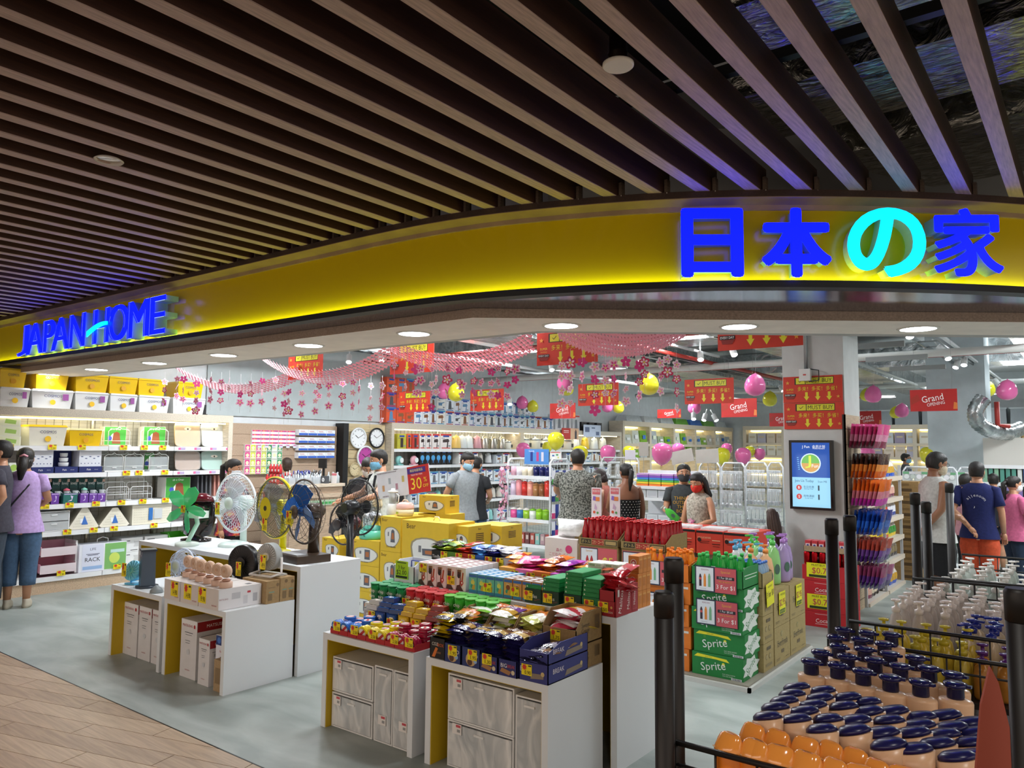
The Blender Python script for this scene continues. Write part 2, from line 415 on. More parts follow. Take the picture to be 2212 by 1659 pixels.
def rY(px0,pt,px1,pb,y,z0=None):      # photo rectangle on the plane y -> (x centre, width, z base, height)
    a=atY(px0,(pt+pb)/2,y)[0]; b=atY(px1,(pt+pb)/2,y)[0]; pc=(px0+px1)/2
    zt=atY(pc,pt,y)[1]; zb=atY(pc,pb,y)[1] if z0 is None else z0
    return ((a+b)/2,b-a,zb,zt-zb)
def rX(px0,pt,px1,pb,x,z0=None):
    a=atX(px0,(pt+pb)/2,x)[0]; b=atX(px1,(pt+pb)/2,x)[0]; pc=(px0+px1)/2
    zt=atX(pc,pt,x)[1]; zb=atX(pc,pb,x)[1] if z0 is None else z0
    return ((a+b)/2,b-a,zb,zt-zb)
Q=PI/2
STARP=[((.5 if k % 2 else .32)*math.cos(PI*k/9),(.5 if k % 2 else .32)*math.sin(PI*k/9)) for k in range(18)]
def price_tag(price='9.90',w=.07,h=.05):
    m=MB(); m.box(-w/2,0,0,w/2,.0015,h,('#f2dc16','paper'))
    deco(m,w,h,[('p',.3,.72,[(x*.5,z*.62) for x,z in STARP],'#d6392c'),('t',.62,.27,.34,'#20180c',price,.6),('r',.82,.88,.3,.12,'#3a3420')])
    return m
_tags={}
NT=[0]
def tag_at(loc,label,price='9.90',rz=0,group='yellow price tags',w=.07,h=.05,rot=None):
    k=(price,w,h)
    if k not in _tags: _tags[k]=price_tag(price,w,h).build('price_tag'); o=_tags[k]
    else: o=_tags[k].copy(); C.objects.link(o)
    o.location=loc; o.rotation_euler=rot or (0,0,rz)
    return tag(o,label,'price tag',group)
def copies(o,spots,fmt,group=None):
    for i,s in enumerate(spots):
        lb=fmt.format(o=ORD[i % len(ORD)])
        if i == 0:
            o.location=s[:3]
            if len(s) > 3: o.rotation_euler=(0,0,s[3])
            o['label']=lb
            if group: o['group']=group
        else: dup(o,s[:3],s[3] if len(s) > 3 else None,lb,group)
def shelf_unit(label,loc,rz,W,D,zs,top=None,bays=(),base=.17,header=.09,body='#c9bfae',lip=.045,back='#d8d6ce',ends=(1,1),grid=True,cat='shelf'):
    t=thing('shelf_unit',label,cat,loc,rz)
    H=(top or (zs[-1]+.4))
    m=MB(); m.box(0,D,base,W,D+.02,H,(back,'satin'))
    if grid:
        z=base
        while z < H: m.box(0,D-.006,z,W,D,z+.003,('#a9a494','satin')); z += .045
        x=0
        while x < W: m.box(x,D-.008,base,x+.003,D-.002,H,('#a9a494','satin')); x += .09
    tag(m.build('back_panel',t),kind='stuff')
    m=MB(); m.box(0,.02,0,W,D+.02,base-.03,('#c8ae92','wood')); m.build('plinth',t)
    for i,z in enumerate([base]+list(zs)):
        for j,(a,b) in enumerate(zip((0,)+tuple(bays),tuple(bays)+(W,))):
            m=MB(); m.box(a+.004,.02,z-.03,b-.004,D,z,('#e9eaea','satin')); m.build('shelf_board',t)
            m=MB(); m.box(a+.004,0,z-lip,b-.004,.018,z+.006,('#eef0f2','plastic')); m.build('shelf_lip',t)
    for b in bays:
        m=MB(); m.box(b-.012,D-.03,base,b+.012,D,H,('#b9b2a2','metal')); m.build('upright',t)
    if top:
        m=MB(); m.box(0,-.01,top-header,W,D+.02,top,(body,'wood')); m.build('header',t)
    for k,x in ((0,-.06),(1,W)):
        if ends[k]: m=MB(); m.box(x,-.01,0,x+.06,D+.02,H,(body,'wood')); m.build('end_panel',t)
    return t
def kettle(col='#d8dde0',lid='#2b2b2b',r=.07,h=.2,kind='metal'):
    m=MB(); m.lathe([(r,0),(r*1.02,.02),(r*.82,h*.82),(r*.6,h),(.012,h*1.03),(.015,h*1.1),(0.004,h*1.12)],(col,kind),14)
    m.lathe([(r*1.05,0),(r*1.05,.018)],lid,14)
    m.tube([(r*.75,0,h*.88),(r*1.5,0,h*.86),(r*1.6,0,h*.45),(r,0,h*.2)],.008,(lid,'plastic'),6)
    m.tube([(-r*.7,0,h*.75),(-r*1.25,0,h*.9)],[.016,.008],(col,kind),6)
    return m
def pot_cooker(col='#e6e2d6',r=.09,h=.17):
    m=MB(); m.lathe([(r*.9,0),(r,.03),(r,h*.75),(r*.95,h*.8)],(col,'plastic'),14); m.lathe([(r*1.02,h*.8),(r*.9,h*.95),(r*.3,h),(.02,h*1.02),(.022,h*1.12),(0.003,h*1.13)],('#b8bcc0','metal'),14)
    m.box(r*.3,-r*1.02,h*.2,r*.8,-r*.8,h*.55,'#3b3b3b')
    return m
PIC={'kettle': [(-.2,-.3),(.2,-.3),(.14,.25),(.0,.33),(-.14,.25)],'jug': [(-.16,-.35),(.16,-.35),(.16,.3),(-.16,.3)],'pan': [(-.3,-.1),(.1,-.1),(.12,.05),(.38,.12),(.38,.18),(.1,.12),(-.32,.1)],'dryer': [(-.3,.0),(.1,.02),(.05,-.35),(.16,-.35),(.2,.02),(.3,.1),(.2,.25),(-.3,.2)]}
def prod(W,D,H,base,band,pic='kettle',pc='#6a7078',logo='#27449a',txt=None,kind='paper'):
    fr=[('r',.5,.93,.98,.13,band),('r',.5,.84,.55,.12,logo),('p',.5,.42,PIC[pic],pc),('r',.5,.06,.8,.06,band),('r',.22,.7,.3,.03,'#555b66'),('r',.8,.2,.2,.1,'#8c9099')]
    if txt: fr.append(('t',.5,.84,.07,'#ffffff',txt,.5))
    return carton(W,D,H,base,kind,fr,[('r',.5,.93,.98,.13,band),('r',.5,.5,.6,.3,pc),('r',.5,.2,.7,.05,band)])
# ================================================================ left wall shelving
FXL=-8.95; ZS=(.645,.935,1.27,1.565)
lw=shelf_unit('long white wall shelving with beige header, full of kitchen plasticware',(FXL,2.0,0),Q,3.62,.46,ZS,1.975,bays=(2.12,2.9),ends=(1,1))
m=MB(); m.box(.02,.03,1.86,3.6,.05,1.875,mat('#fff0c0','emit',6)); m.build('light_strip',lw)
area('shelf_lamp',(-9.1,3.9,1.86),.05,3.3,8,(1,.95,.75),(0,R(20),0))
def onL(px0,pt,px1,pb,z,dx=-.04): # on the left wall shelf z
    yc,w_,z0,h=rX(px0,pt,px1,pb,FXL+dx,z)
    return (FXL+dx,yc,z),w_,h
def tub(W,D,H,col,lid,txt='COSMOS',sticker=None):
    t=MB(); t.box(-W*.44,.03,0,W*.44,D-.03,H*.9,(col,'plastic'),-W*.05,-.02)
    t.text(txt,(0,.005,H*.66),X_,Z_,H*.13,'#23306b',w_=W*.42)
    t.disc((0,.008,H*.33),X_,Z_,H*.14,'#f3c31c' if col != '#f0c516' else '#e2a512',16,.002)
    t.text('•',(W*.22,.008,H*.42),X_,Z_,H*.05,'#23306b')
    if sticker: t.rect((W*.3,.004,H*.62),X_,Z_,W*.14,H*.34,sticker,.002)
    return t
def make_tub(W,D,H,col,lid,label,loc,sticker=None,group=None):
    o=thing('storage_tub',label,'storage box',loc,Q,group)
    tub(W,D,H,col,lid,sticker=sticker).build('body',o)
    m=MB(); m.box(-W/2,0,H*.9,W/2,D,H,(lid,'plastic'),.012,.012); m.build('lid',o)
    return o
tops=[(0,66,838,880),(68,160,842,884),(162,236,848,886),(238,298,852,889),(300,368,856,892),(372,446,862,896)]
top2=[(0,58,808,838),(77,150,806,841),(163,236,814,847),(236,299,818,852),(299,360,824,856),(385,440,830,862)]
a1=a2=None
for i,(p0,p1,pt,pb) in enumerate(tops):
    loc,w_,h=onL(p0,pt,p1,pb,1.975,-.06)
    a1=make_tub(min(w_,.44),.36,.205,'#e9ecee','#f0f2f3','white storage tub printed COSMOS on top of the left shelving, %s from the left' % ORD[i],(loc[0],loc[1],1.976),sticker='#9a4f9c',group='white tubs on the left shelving')
for i,(p0,p1,pt,pb) in enumerate(top2):
    loc,w_,h=onL(p0,pt,p1,pb,2.18,-.08)
    make_tub(min(w_,.42),.34,.2,'#f0c516','#f6cf2a','yellow storage tub stacked on a white one, %s from the left' % ORD[i],(loc[0],loc[1],2.182),group='yellow tubs on the left shelving')
m=MB(); m.prism([(-.03,0),(.03,0),(.03,.02),(-.03,.02)],0,.13,'#17171a'); m.box(-.05,0,0,.05,.05,.012,'#17171a')
tag(m.build('stand',loc=(FXL-.1,5.33,1.976),rz=Q),'small black stand beside the last white tub','stand')
# shelf 1.565
l,w_,h=onL(62,918,146,962,1.571); make_tub(w_,.36,h,'#eceadb','#f0c516','cream storage tub with yellow lid printed COSMOS',(l[0],l[1],1.572))
l,w_,h=onL(150,926,222,962,1.571); make_tub(w_,.34,h,'#f0c516','#e9e3b8','yellow storage tub with cream lid on the upper shelf',(l[0],l[1],1.572))
for i in range(3):
    l,w_,h=onL(0,962-20*(i+1),48,962-20*i,1.572)
    m=carton(.26,.3,.1,'#e8ead2','paper',[('r',.5,.5,.9,.86,'#dfe3c0'),('p',.62,.5,[(-.2,-.2),(.2,-.3),(.22,.1),(-.16,.25)],'#9cc25a'),('c',.2,.3,.14,'#8fbf52')])
    tag(m.build('lunchbox_carton',loc=(l[0],l[1]-.04,1.572+i*.101),rz=Q),'pale green lunch box carton at the shelf end, %s of its stack' % ('lowest','middle','topmost')[i],'carton','pale green cartons at the left')
def dish_rack(W,H,label,loc,clear=False):
    o=thing('dish_rack',label,'rack',loc,Q); m=MB()
    for y in (.03,.2):
        m.tube([(-W/2,y,0),(-W/2,y,H*.78),(-W*.36,y,H*.9),(-W*.12,y,H*.9),(0,y,H),(W*.12,y,H*.9),(W*.36,y,H*.9),(W/2,y,H*.78),(W/2,y,0)],.005,('#eef2ee','plastic'),5)
    for k in range(3): m.tube([(-W/2,.03+k*.085,H*.28),(W/2,.03+k*.085,H*.28)],.003,('#eef2ee','plastic'),4)
    m.box(-W*.52,0,0,W*.52,.23,.014,('#f1f3f1','plastic')); m.build('frame',o)
    if clear:
        m=MB(); m.box(-W*.47,.03,.014,W*.47,.034,H*.78,mat('#cfd6d8','clear',.35)); m.box(-.02,.02,H*.2,.03,.028,H*.23,'#ffffff'); m.build('clear_door',o)
    return o
GREEN_BOX=[('r',.5,.5,.98,.98,'#3f9a3c'),('c',.5,.45,.24,'#e9efe4'),('p',.55,.42,PIC['kettle'],'#8a4a2c'),('t',.5,.88,.1,'#ffffff','ab e Over',.7),('c',.24,.4,.12,'#3d4fb0')]
for i,(a,b,c_,d_) in enumerate(((228,275,237,283),(313,360,322,366))):
    l,w_,h=onL(a,922,b,962,1.571,-.2)
    tag(carton(w_,.14,h,'#e8e6dd','paper',GREEN_BOX).build('rack_carton',loc=(l[0]-.03,l[1],1.572),rz=Q),'green printed dish rack carton behind the %s wire rack, upper shelf' % ('left','right')[i],'carton')
    l,w_,h=onL(c_,923,d_,960,1.571); dish_rack(w_,h,'white wire dish rack on the upper shelf, %s one of the pair' % ('left','right')[i],(l[0],l[1],1.572))
def lidded(W,H,col,label,loc,face=True,rot=8):
    o=thing('seat_cover',label,'cover',loc,rot=(R(-rot),0,Q)); m=MB()
    pl=[(W*.5*(abs(math.cos(t)) ** .35)*(1 if math.cos(t) > 0 else -1),H/2+H*.5*(abs(math.sin(t)) ** .35)*(1 if math.sin(t) > 0 else -1)) for t in [2*PI*k/32 for k in range(32)]]
    m.plate(pl,(0,.03,0),X_,Z_,.028,(col,'plastic')); m.build('panel',o)
    m=MB(); m.plate([(x*1.06,H/2+(z-H/2)*1.05) for x,z in pl],(0,0,0),X_,Z_,.001,mat('#f4f6f6','clear',.18)); m.build('plastic_wrap',o)
    if face: m=MB(); m.disc((0,.001,H*.72),X_,Z_,W*.14,'#f2eadb',16,.003,ry=H*.07); m.disc((0,.001,H*.71),X_,Z_,.012,'#3a2c22',8,.004); m.build('printed_patch',o)
    return o
l,w_,h=onL(380,912,435,962,1.571,-.1); lidded(w_*.97,h,'#c99f60','tan wrapped seat cover with a small animal patch, upper shelf',(l[0],l[1],1.575))
l,w_,h=onL(437,912,492,963,1.571,-.1); lidded(w_*.95,h,'#d9dfe2','white wrapped seat cover on the upper shelf',(l[0],l[1],1.575))
l,w_,h=onL(380,975,434,1018,1.276,-.1); lidded(w_*.97,h,'#a27b5a','brown wrapped seat cover without patch, second shelf',(l[0],l[1],1.28),False)
l,w_,h=onL(436,975,492,1020,1.276,-.1); lidded(w_*.95,h,'#8fbfae','mint green wrapped seat cover, second shelf',(l[0],l[1],1.28))
# shelf 1.27
for i,(p0,p1) in enumerate(((0,17),(19,40))):
    l,w_,h=onL(p0,1000,p1,1022,1.276)
    tag(carton(w_,.2,h,'#e9efe2','paper',[('c',.5,.55,.3,'#a9cf5a'),('r',.5,.15,.8,.1,'#5d8f3c')]).build('bowl_carton',loc=(l[0],l[1],1.277),rz=Q),'small white and green bowl carton, '+('at the frame edge','beside the purple shirt woman')[i],'carton')
for i,(p0,p1) in enumerate(((68,118),(119,170),(171,222))):
    l,w_,h=onL(p0,972,p1,1021,1.276); o=thing('dinnerware_set','navy and white dinnerware gift box, %s of three' % ORD[i],'box',(l[0],l[1],1.277),Q,'navy dinnerware boxes')
    m=MB(); m.box(-w_/2+.004,0,0,w_/2-.004,.24,h*.26,('#1c2a6a','paper')); m.text('Fish',(-.02,0,h*.13),X_,Z_,h*.08,'#ffffff'); m.text('« « «',(.06,0,h*.13),X_,Z_,h*.05,'#ffffff'); m.build('tray',o)
    if i == 1:
        m=MB(); m.box(-w_/2+.004,.18,h*.26,w_/2-.004,.24,h,('#1c2a6a','paper')); m.build('backing',o)
        m=MB()
        for j in range(3): m.lathe([(.032+.006*(3-j)-.006,0),(.05-.006*j,.012),(.052-.006*j,.038),(.05-.006*j,.044)],('#edf0f2','gloss'),14,(0,.09,h*.27+j*.052))
        m.build('bowls',o)
    else:
        m=MB(); m.box(-w_/2+.008,.02,h*.26,w_/2-.008,.23,h*.98,('#e6eaf2','paper'))
        for q in range(5): m.disc((-w_*.35+q*w_*.17,.02,h*(.62 if q % 2 else .7)),X_,Z_,.014,'#39507e',8,.001,ry=.005)
        for q in range(6): m.disc((-w_*.38+q*w_*.15,.02,h*.4),X_,Z_,.006,'#39507e',6,.001)
        m.build('sleeve',o)
for i,(p0,p1) in enumerate(((228,269),(272,312),(325,366))):
    l,w_,h=onL(p0,978,p1,1018,1.276); dish_rack(w_,h,'white framed rack with clear door, %s from the left, second shelf' % ORD[i],(l[0],l[1],1.277),True)
l,w_,h=onL(313,978,332,1018,1.276,-.25); tag(carton(.12,.12,h,'#e8e6dd','paper',GREEN_BOX).build('rack_carton',loc=(l[0],l[1],1.277),rz=Q),'green printed carton between the clear racks','carton')
# shelf .935
ps=(92,112,131,150,169,188,207)
for i,p0 in enumerate(ps):
    l,w_,h=onL(p0,1033,p0+18,1085,.941,-.16)
    o=thing('cup_carton','dark green mug carton, %s from the left on the middle shelf' % ORD[i],'box',(l[0],l[1],.942),Q,'dark green mug cartons')
    m=carton(w_*.97,.12,h,'#1d4a45','paper',[('t',.5,.78,.12,'#e8efe8','lovely',.8),('r',.5,.55,.9,.1,'#173b37'),('r',.9,.9,.3,.12,'#e0b9a8')]); m.build('sleeve',o)
    m=MB(); m.lathe([(.022,0),(.028,.01),(.03,.06)],mat('#dfe6e8','clear',.55),12,(0,-.045,.075)); m.tube([(.03,-.045,.085),(.045,-.045,.095),(.045,-.045,.115),(.03,-.045,.125)],.003,('#dfe6e8','plastic'),5)
    m.build('glass_mug',o)
    if i in (2,4):
        m=MB(); m.lathe([(.034,0),(.03,.014),(.008,.026),(.003,.03)],('#e0667a' if i == 2 else '#8fd6c0','plastic'),12,(0,-.045,.136)); m.build('lid',o)
for i,(p0,col) in enumerate(((88,'#6b3a9c'),(110,'#6b3a9c'),(136,'#1f6a62'),(173,'#6b3a9c'),(192,'#6b3a9c'),(210,'#6b3a9c'))):
    p1=p0+(32 if i == 2 else 18); l,w_,h=onL(p0,1066,p1,1087,.941)
    tag(carton(w_*.95,.06,h,col,'paper',[('p',.5,.5,[(-.2,-.3),(.1,-.1),(0,.3),(.2,.2),(.1,-.25)],'#d9c8ec'),('r',.5,.92,.9,.08,'#c8b0e0')]).build('spoon_carton',loc=(l[0],l[1],.942),rz=Q),
        ('wide teal carton in front of the mug cartons' if i == 2 else 'small purple carton before the mug cartons, %s from the left' % ORD[i]),'box','purple cartons by the mugs')
def wire_stand(W,H,label,loc):
    o=thing('wire_stand',label,'rack',loc,Q)
    for k in range(3):
        m=MB(); s=1-.16*k; y=.02+(2-k)*.1; hh=H*(1-.2*k)
        m.tube([(-W/2,y,0),(-W/2,y,hh-.02),(-W/2+.02,y,hh),(W/2-.02,y,hh),(W/2,y,hh-.02),(W/2,y,0)],.004,('#f2f3f3','plastic'),5); m.tube([(-W/2,y,hh*.45),(W/2,y,hh*.45)],.003,('#f2f3f3','plastic'),5); m.build('wire_loop',o)
    m=MB()
    for x in (-W/2,W/2): m.tube([(x,.0,.006),(x,.25,.006)],.005,('#f2f3f3','plastic'),5)
    m.build('foot_rail',o)
    return o
for i,(p0,p1) in enumerate(((233,280),(284,330))):
    l,w_,h=onL(p0,1032,p1,1080,.941); wire_stand(w_,h,'white wire pan stand on the middle shelf, %s one' % ('left','right')[i],(l[0],l[1],.942))
l,w_,h=onL(357,1048,410,1090,.85,-.12); tag(carton(w_,.2,.25,'#e8e6dd','paper',GREEN_BOX).build('rack_carton',loc=(l[0],l[1],.942),rz=Q),'large green dish rack carton reading ab e Over','carton')
for i in range(7):
    m=MB(); col=('#4c4d52','#4c4d52','#55565a','#66666a','#c78d80','#d49c90','#d9a79b')[i]
    m.box(-.01,0,0,.014,.3,.26,(col,'plastic'),.003,.01); y=atX(428+i*9,1050,FXL-.08)[0]
    tag(m.build('folding_board',loc=(FXL-.08,y,.945),rz=Q),('grey' if i < 4 else 'pink')+' folding board standing on edge, %s from the left' % ORD[i],'board','folding boards on the middle shelf')
# shelf .645
def drawer_box(W,D,H,label,loc,rz,n=1,tint='#e4e8ea',frame='#eef0f0',al=.5,group=None,panel=None):
    o=thing('drawer_box',label,'drawer',loc,rz,group); m=MB(); t=.008
    m.box(-W/2,0,0,W/2,D,t,(frame,'plastic')); m.box(-W/2,0,H-t,W/2,D,H,(frame,'plastic')); m.box(-W/2,0,t,-W/2+t,D,H-t,(frame,'plastic')); m.box(W/2-t,0,t,W/2,D,H-t,(frame,'plastic')); m.box(-W/2,D-t,0,W/2,D,H,(frame,'plastic'))
    m.build('casing',o)
    for k in range(n):
        z0=t+k*(H-2*t)/n; z1=t+(k+1)*(H-2*t)/n-.006
        m=MB(); m.box(-W/2+t+.003,-.004,z0+.004,W/2-t-.003,.006,z1,panel or mat(tint,'clear',al)); m.box(-.03,-.01,z1-.03,.03,-.004,z1-.02,(frame,'plastic')); m.build('drawer_front',o)
    return o
l,w_,h=onL(82,1105,150,1148,.651); drawer_box(w_,.3,h,'clear low drawer box with white frame, fourth shelf',(l[0],l[1],.652),Q,2)
def tri_basket(W,H,label,loc):
    o=thing('corner_basket',label,'basket',loc,Q); m=MB()
    pl=[(-W/2,.02),(-W/2+.03,0),(W/2-.03,0),(W/2,.02),(.03,H),(-.03,H)]
    m.plate(pl,(0,.012,0),X_,Z_,.012,('#ece7d6','plastic')); m.box(-W/2+.02,.01,0,W/2-.02,.25,.01,('#e0dac6','plastic')); m.build('rim_panel',o)
    m=MB(); m.add([(-W/2+.02,.012,.02),(0,.012,H),(0,.25,H*.95),(-W/2+.02,.25,.02)],[(0,1,2,3)],('#d9d2bd','plastic')); m.build('side_wall',o)
    m=MB()
    for r in range(6):
        zz=.03+r*H*.13; hw=(W/2-.03)*(1-zz/H) 
        q=-hw
        while q < hw: m.rect((q,.0,zz),X_,Z_,.006,.006,'#b9b39e',.0012); q += .016
    tag(m.build('perforation',o),kind='stuff')
    m=MB(); m.poly([(-.03,-.05),(.04,-.05),(.0,.05)],(.0,.0,H*.42),X_,Z_,'#3f74c4',.003); m.rect((-.03,0,H*.38),X_,Z_,.03,.05,'#f4f6fa',.0026); m.build('label_card',o)
for i,(p0,p1) in enumerate(((150,214),(215,280))):
    l,w_,h=onL(p0,1097,p1,1140,.651); tri_basket(w_,h,'cream triangular basket on the fourth shelf, %s one' % ('left','right')[i],(l[0],l[1],.652))
l,w_,h=onL(286,1088,369,1132,.651); o=thing('basket','cream rectangular perforated basket, fourth shelf','basket',(l[0],l[1],.652),Q)
m=MB(); m.box(-w_/2,0,0,w_/2,.26,h,('#e9e4d2','plastic'),-.006,-.006); m.build('body',o)
m=MB()
for r in range(7):
    for q in range(22):
        if not (8 < q < 17 and 1 < r < 6): m.rect((-w_*.45+q*w_*.043,-.004,.03+r*h*.12),X_,Z_,.006,.006,'#b9b39e',.004)
tag(m.build('perforation',o),kind='stuff'); m=MB(); m.rect((-.02,-.004,h*.5),X_,Z_,.05,h*.6,'#2e6fb8',.006); m.rect((.07,-.004,h*.5),X_,Z_,.1,h*.5,'#c9cdd0',.006); m.build('label_card',o)
# base shelf
def open_drawers(label,loc,W,H):
    o=thing('storage_tower',label,'drawer',loc,Q); m=MB()
    for x in (-W/2,W/2-.02): m.box(x,0,0,x+.02,.3,H,('#f1f1f1','plastic'))
    m.box(-W/2,.28,0,W/2,.3,H,('#e9b7c6','plastic')); m.build('frame',o)
    for k in range(2):
        z=.03+k*H*.52; m=MB(); m.prism([(-W/2+.03,-.05),(W/2-.03,-.05),(W/2-.03,.24),(-W/2+.03,.24)],z,z+.012,('#f0569a' if k == 0 else '#ef9fc0','plastic'))
        for a,b in (((-W/2+.03,-.05),(W/2-.03,-.05)),): m.box(a[0],-.055,z,b[0],-.048,z+H*.26,mat('#f6e9ee','clear',.8))
        m.box(-W/2+.03,-.05,z,-W/2+.036,.24,z+H*.3,('#f0a8c4','plastic')); m.box(W/2-.036,-.05,z,W/2-.03,.24,z+H*.3,('#f6eef0','plastic')); m.build('drawer',o)
    return o
l,w_,h=onL(78,1172,168,1246,.176); open_drawers('pink and white open drawer tower on the bottom shelf',(l[0]-.02,l[1],.177),w_,h)
o=thing('rack_gift_box','white and green carton reading RACK on the bottom shelf','box',(FXL-.02,atX(225,1200,FXL)[0],.177),Q)
w_=.52; h=.30; m=carton(w_,.2,h,'#e9ecf4','paper',[('r',.76,.5,.46,.96,'#7fb96a'),('c',.74,.42,.2,'#cfe26a'),('r',.8,.68,.3,.12,'#bfe0da'),('r',.28,.5,.44,.98,'#dfe3f4'),('t',.28,.82,.09,'#50546a','LIFE',.3),('t',.28,.44,.15,'#15151c','RACK',.36),('r',.28,.14,.4,.12,'#9bbbe6'),('r',.28,.64,.28,.02,'#50546a'),('r',.28,.60,.22,.02,'#50546a')],left=[('r',.5,.5,.5,.9,'#c9d6c0')]); m.build('carton',o)
m=MB(); m.tube([(-.03,.1,h),(-.03,.1,h+.04),(.03,.1,h+.06),(.09,.1,h+.04),(.09,.1,h)],.005,('#f2f2f2','plastic'),5); m.build('handle',o)
for i,(p0,p1,pt,zz) in enumerate(((262,307,1190,0),(312,362,1180,0),(262,309,1152,1),(312,366,1150,1))):
    l,w_,h=onL(p0,pt,p1,pt+30,.3,-.1)
    tag(carton(w_*.97,.26,.16,'#e4e5e6','paper',[('r',.25,.8,.3,.06,'#555555'),('p',.72,.55,[(-.15,-.2),(.15,-.2),(.15,.2),(-.15,.2),(-.1,0)],'#c8c9ca'),('r',.6,.12,.34,.04,'#222222')]).build('white_carton',loc=(l[0],l[1],.177+zz*.162),rz=Q),'plain white carton on the bottom shelf, %s' % ('lower left','lower right','upper left','upper right')[i],'carton','white cartons on the bottom shelf')
for i,(z,pt) in enumerate(((.45,1143),(.62,1112))):
    l,w_,h=onL(370,pt,412,pt+34,z); o=thing('stacking_bin','green open front stacking bin, %s' % ('lower','upper')[i],'bin',(FXL+.0,l[1],.176+i*.17),Q,'green stacking bins'); m=MB(); c_=('#4fae2a','plastic'); W=.26
    m.box(-W/2,0,0,W/2,.28,.012,c_); m.box(-W/2,.27,0,W/2,.28,.17,c_); m.box(-W/2,0,0,W/2,.01,.06,c_)
    for x in (-W/2,W/2-.008): m.plate([(0,0),(.28,0),(.28,.17),(.1,.17),(0,.06)],(x+.008,0,0),Y_,Z_,-.008,c_)
    m.build('body',o)
j=0
for row,(z,pys,pxs) in enumerate(((1.565,965,(20,113,177,267,312,352)),(1.27,1025,(24,273,300,356)),(.935,1095,(97,150,207,262,308,357)),(.645,1150,(82,145,202,246,332)),(.21,1180,(135,255,302,356)))):
    for q,px in enumerate(pxs):
        y=atX(px,pys,FXL+.01)[0]
        tag_at((FXL+.012,y,z-.035),'price tag on the left wall shelving, %s row from the top, %s from the left' % (ORD[row],ORD[q]),('5.90','7.90','12.90','3.90')[j % 4],Q,'price tags on the left shelving',.085,.055); j += 1
# hanging cards strips on bay three lips
for z in (1.565,1.27,.9):
    for q in range(4):
        y=atX(393+q*34,968,FXL)[0]; m=MB(); m.box(-.045,0,0,.045,.001,.03,('#b5a4c8','paper')); m.rect((-.03,0,.015),X_,Z_,.03,.028,'#d66a9a',.001); m.build('lip_card',lw).matrix_local=Matrix.Translation((y-2.0,-.002,z-.035))
# ================================================================ till alcove: slat panel, counter, goods
m=MB(); m.box(0,0,0,1.82,.03,1.9,('#bfa891','wood'))
al=thing('slatted_wall','beige slatted wall panel behind the till counter','panel',(-9.46,6.0,0),Q); m.build('panel',al)
for k in range(12): m=MB(); m.box(0,-.008,.1+k*.15,1.82,0,.1+k*.15+.14,('#b89f88','wood')); m.build('slat',al)
for k in (0,1):
    for i in range(5):
        y0=6.36+i*.146; m=carton(.14,.1,.055,'#f1eef2','paper',[('r',.5,.8,.98,.36,'#e0447c'),('p',.3,.8,[(-.1,-.12),(.1,-.12),(0,.12)],'#f3c13a'),('p',.7,.8,[(-.1,-.12),(.1,-.12),(0,.12)],'#7a3fa0')])
        for h_ in range(2): tag(m.build('bulb_carton',loc=(-9.42,y0,1.70-k*.115+h_*.056),rz=Q),'flat pink and white carton behind the till, %s column, %s row' % (ORD[i],ORD[2*k+1-h_]),'box','flat pink and white cartons')
for i in range(4):
    for k in range(4):
        m_=carton(.165,.1,.085,'#eef1f6','paper',[('r',.5,.2,.98,.36,'#2f62c8'),('r',.4,.72,.5,.08,'#c8505a'),('r',.5,.5,.6,.05,'#8f98ac')]) if not (i or k) else m_
        if not (i or k): pm=m_.build('tissue_carton',loc=(0,0,0),rz=Q); tag(pm,'x','box','blue and white cartons behind the till')
        lb='blue and white carton behind the till, %s column, %s row from the bottom' % (ORD[i],ORD[k])
        if not (i or k): pm.location=(-9.36,7.12,1.41); pm['label']=lb
        else: dup(pm,(-9.36,7.12+i*.169,1.41+k*.113),None,lb)
cols=['#e0458f','#d9e04a','#e0458f','#d3dc55','#2f8f58','#e6eee2','#3fa06a']
for i,c_ in enumerate(cols):
    for k in range(4):
        m=carton(.085,.04,.1,'#f4f4ee','paper',[('r',.5,.5,.9,.94,c_),('c',.5,.55,.25,'#f7f3c8'),('r',.5,.2,.7,.12,'#ffffff')])
        tag(m.build('battery_pack',loc=(-9.41,6.22+i*.088,1.19+k*.105),rz=Q),'%s hanging pack behind the till, %s column, %s row' % ('pink' if c_ == cols[0] else 'green' if i > 3 else 'yellow',ORD[i],ORD[k]),'pack','hanging packs behind the till')
for i in range(12):
    px=(868,908,945,983,1020,1056)[i % 6] if i < 6 else (850,910,970,1035)[i % 4]
for i in range(6):
    m=MB(); m.box(-.03,0,0,.03,.001,.05,('#dfe3f4','paper')); m.rect((0,0,.035),X_,Z_,.05,.012,'#c05a8a',.001); tag(m.build('shelf_card',loc=(-9.4,6.4+i*.12,1.56),rz=Q),'small white hanging card behind the till, %s from the left' % ORD[i],'card','hanging cards behind the till')
